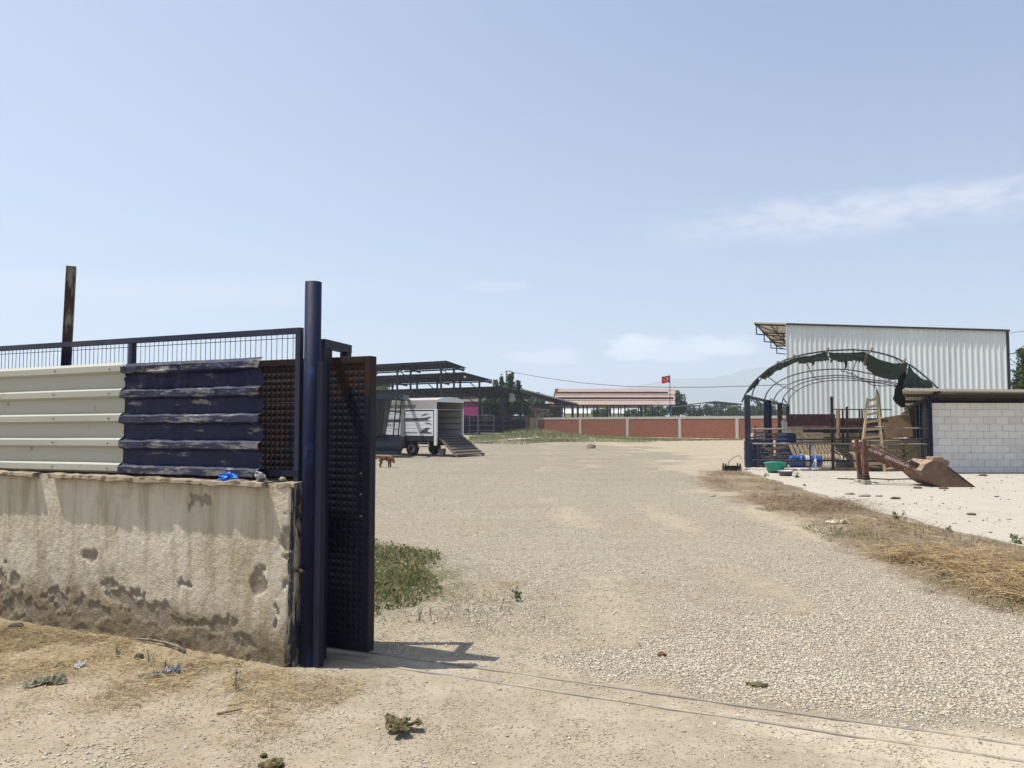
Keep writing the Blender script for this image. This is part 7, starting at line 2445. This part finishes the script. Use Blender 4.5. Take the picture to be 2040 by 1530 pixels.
        mb = MB(); mb.path([c - ax_ * 0.028, c - ax_ * 0.033], [0.145, 0.12], 20); mb.build('hub', M['dark_rust'], w_)
    # cab
    mb = MB()
    side = [(Lb + 0.25, 0.5), (Lb + 1.95, 0.5), (Lb + 1.98, 1.15), (Lb + 1.65, 1.45), (Lb + 1.25, 2.15), (Lb + 0.35, 2.2), (Lb + 0.25, 2.0)]
    mb.poly([T(s, 0.1, z) for s, z in side], rd * (Wd - 0.2)); mb.build('cab', M['white_metal'], t, bevel=0.05)
    mb = MB(); mb.poly([T(s, 0.088, z) for s, z in ((Lb + 0.6, 1.5), (Lb + 1.5, 1.5), (Lb + 1.2, 2.05), (Lb + 0.6, 2.05))], rd * 0.01); mb.build('window', M['glass'], t)
    mb = MB(); mb.poly([T(Lb + 1.66, 0.25, 1.48), T(Lb + 1.66, Wd - 0.25, 1.48), T(Lb + 1.30, Wd - 0.25, 2.1), T(Lb + 1.30, 0.25, 2.1)], sd_ * 0.012 + Vector((0, 0, 0.01))); mb.build('windscreen', M['glass'], t)
    # ramp
    r = thing('loading_ramp', 'plank loading ramp sloping from the truck bed to the gravel', 'ramp', T(0, 0.2, 0))
    topl, topr = T(-0.02, 0.16, zf + 0.02), T(-0.02, Wd - 0.12, zf + 0.02)
    botl, botr = T(-1.22, 0.0, 0.06), T(-1.22, Wd + 0.05, 0.06)
    n = 7
    for i in range(n):
        f0, f1 = i / n + 0.012, (i + 1) / n - 0.006
        a, b, c, d = topl.lerp(botl, f0), topr.lerp(botr, f0), topr.lerp(botr, f1), topl.lerp(botl, f1)
        nn = (b - a).cross(d - a).normalized()
        if nn.z < 0: nn = -nn
        MB().poly([a, d, c, b], nn * 0.04).build('plank', M['dark_grey'] if i < 4 else M['wood_grey'], r)
        m0, m1 = topl.lerp(botl, f1), topr.lerp(botr, f1)
        MB().bar(m0 + nn * 0.06, m1 + nn * 0.06, 0.05, 0.035).build('cleat', M['wood_grey'], r)
    for p, q in ((topl, botl), (topr, botr)):
        dn = Vector((0, 0, -0.06)); MB().bar(p + dn, q + dn * 0.2, 0.07, 0.10).build('side_beam', M['wood_grey'], r)
    for p in (botl, botr):
        MB().bar((p.x, p.y, -0.01), (p.x, p.y, 0.12), 0.08).build('foot', M['wood_grey'], r)
    c = T(-0.12, 0.28, 0)
    b = MB(); b.path([(c.x, c.y, 0), (c.x, c.y, 0.02), (c.x, c.y, 0.36), (c.x, c.y, 0.37)], [0.14, 0.15, 0.19, 0.20], 18)
    tag(b.build('bucket', M['grey_plastic']), 'dark plastic bucket on the ground under the truck tail', 'bucket')


truck()


def mixer():
    Y = 36.0
    c = P(720, 905, Y)
    t = thing('feed_mixer', 'dark grey blue feed mixer wagon with ladder, mostly behind the gate leaf', 'farm machine', (c.x, Y, 0))
    z = lambda y: P(750, y, Y).z
    x = lambda px: P(px, 850, Y).x
    # hopper walls sloping inwards, top rim
    mb = MB()
    a = [(x(640), Y, z(790)), (x(768), Y, z(790)), (x(757), Y + 0.5, z(868)), (x(655), Y + 0.5, z(868))]
    b = [(x(640), Y + 2.2, z(790)), (x(766), Y + 2.2, z(790)), (x(756), Y + 1.7, z(868)), (x(655), Y + 1.7, z(868))]
    mb.add(a + b, [(0, 3, 2, 1), (4, 5, 6, 7), (0, 4, 7, 3), (1, 2, 6, 5), (3, 7, 6, 2)])
    mb.build('hopper', M['dark_grey'], t, solid=0.03)
    mb = MB(); mb.obox((x(640), Y - 0.12, z(793)), (x(801) - x(640), 0, -0.06), (0, 0.16, 0), (0, 0, 0.26)); mb.obox((x(640), Y + 2.1, z(793)), (x(801) - x(640), 0, -0.06), (0, 0.16, 0), (0, 0, 0.26))
    mb.obox((x(798), Y + 0.045, z(793) - 0.05), (0.1, 0, 0), (0, 2.05, 0), (0, 0, 0.24)); mb.build('rim', M['grey_blue'], t)
    for px in (690, 738, 752):
        MB().bar((x(px + 14), Y - 0.05, z(797)), (x(px), Y + 0.40, z(866)), 0.06).build('rib', M['grey_blue'], t)
    # tub
    mb = MB(); mb.path([(x(650), Y + 1.1, z(887)), (x(766), Y + 1.1, z(887))], 0.50, 12); mb.build('tub', M['grey_blue'], t)
    mb = MB(); mb.path([(x(766), Y + 1.0, z(886)), (x(774), Y + 1.0, z(886)), (x(790), Y + 1.0, z(886)), (x(797), Y + 1.0, z(887))], [0.44, 0.47, 0.46, 0.30], 12); mb.build('gear_cover', M['grey_blue'], t)
    mb = MB(); mb.obox((x(640), Y + 0.4, 0.12), (x(790) - x(640), 0, 0), (0, 1.4, 0), (0, 0, 0.16)); mb.build('skid', M['grey_blue'], t)
    mb = MB(); mb.tube((x(765), Y + 0.62, z(878)), (x(765), Y + 0.62, z(868)), 0.06, 8); mb.build('valve', M['black'], t)
    for q in (660, 700):
        cc = Vector((x(q), Y + 0.1, 0.38)); mb = MB(); mb.path([cc, cc + Vector((0, 0.03, 0)), cc + Vector((0, 0.22, 0)), cc + Vector((0, 0.25, 0))], [0.3, 0.38, 0.38, 0.3], 24); mb.build('wheel', M['rubber'], t)
    # ladder
    l = []
    for px0, px1 in ((790, 783), (800, 793)):
        pts = [P(px0 - 4, 791, Y - 0.15), P(px0 - 1, 796, Y - 0.25), P(px0 - 1, 802, Y - 0.28), P(px1, 873, Y - 0.1)]
        MB().path(pts, 0.028, 6).build('ladder_rail', M['black'], t)
    for py in (822, 856, 840):
        f = (py - 802) / 71
        a, b = P(789 - 6 * f, py, Y - 0.2), P(799 - 6 * f, py, Y - 0.2)
        MB().tube(a, b, 0.022, 6).build('ladder_rung', M['black'], t)


mixer()


def dog():
    Y = 28.3
    feet = G(770, 931)
    Y = feet.y
    cx = P(768, 900, Y).x
    z0 = hz1(cx, Y)
    h = 0.44
    V, E, Rr = [], [], []

    def add(p, r, par=None):
        V.append((cx + p[0], Y + p[1], z0 + p[2])); Rr.append(r)
        if par is not None: E.append((par, len(V) - 1))
        return len(V) - 1
    pel = add((-0.15, 0, 0.36), 0.085)
    mid = add((0.0, 0, 0.360), 0.088, pel)
    ch = add((0.13, 0, 0.345), 0.108, mid)
    nk = add((0.21, -0.01, 0.36), 0.07, ch)
    hd = add((0.275, -0.03, 0.29), 0.078, nk)
    mz = add((0.31, -0.04, 0.205), 0.042, hd)
    add((0.315, -0.045, 0.155), 0.026, mz)
    ta = add((-0.22, 0, 0.38), 0.026, pel)
    tb = add((-0.29, 0, 0.36), 0.042, ta)
    add((-0.37, 0.0, 0.315), 0.022, tb)
    for sy, dx in ((-0.055, 0.0), (0.055, 0.05)):
        a = add((0.13 + dx * 0.8, sy, 0.24), 0.046, ch); b = add((0.125 + dx, sy, 0.14), 0.032, a); c = add((0.13 + dx, sy, 0.03), 0.025, b); add((0.155 + dx, sy, 0.015), 0.018, c)
        a = add((-0.15 - dx * 0.5, sy, 0.25), 0.058, pel); b = add((-0.12 - dx, sy, 0.19), 0.038, a); c = add((-0.165 - dx, sy, 0.11), 0.027, b); d = add((-0.155 - dx, sy, 0.03), 0.017, c); add((-0.13 - dx, sy, 0.014), 0.017, d)
    t = thing('dog', 'orange brown dog walking right with lowered head before the machine', 'dog', (cx, Y, z0))
    me = bpy.data.meshes.new('body')
    me.from_pydata([(a - cx, b - Y, c - z0) for a, b, c in V], E, [])
    o = bpy.data.objects.new('body', me); COL.objects.link(o); o.parent = t
    o.modifiers.new('skin', 'SKIN')
    sk = me.skin_vertices[0].data
    for i, r in enumerate(Rr): sk[i].radius = (r, r)
    sk[0].use_root = True
    s = o.modifiers.new('sub', 'SUBSURF'); s.levels = 2; s.render_levels = 2
    me.materials.append(M['dog'])
    for sy in (-0.045, 0.03):
        mb = MB(); b = Vector((cx + 0.255, Y - 0.04 + sy * 1.3, z0 + 0.34))
        mb.poly([b, b + Vector((0.04, sy * 0.3, -0.01)), b + Vector((0.035, sy * 0.9, -0.085)), b + Vector((0.0, sy * 0.7, -0.05))], (0, sy * 0.25, 0.004)); mb.build('ear', M['dog_dark'], t)
    mb = MB(); mb.path([(cx + 0.318, Y - 0.066, z0 + 0.155), (cx + 0.320, Y - 0.07, z0 + 0.135)], [0.014, 0.010], 8); mb.build('nose', M['dog_dark'], t)
    for sy in (-0.05, 0.02):
        mb = MB(); mb.path([(cx + 0.315, Y - 0.06 + sy * 0.9, z0 + 0.285), (cx + 0.33, Y - 0.064 + sy * 0.9, z0 + 0.28)], [0.008, 0.004], 8); mb.build('eye', M['black'], t)


dog()

# ------------------------------------------------------------------ haze
def haze():
    m, t = new_mat('summer_haze')
    v = t.n('ShaderNodeVolumePrincipled', {'Color': (0.76, 0.86, 1.0, 1), 'Density': 0.00044, 'Anisotropy': 0.15})
    t.n('ShaderNodeOutputMaterial', {1: v.outputs[0]})
    mb = MB(); mb.box(-5200, 5200, -1500, 5200, -4, 312)
    o = mb.build('haze', m)
    tag(o, kind='stuff')


haze()
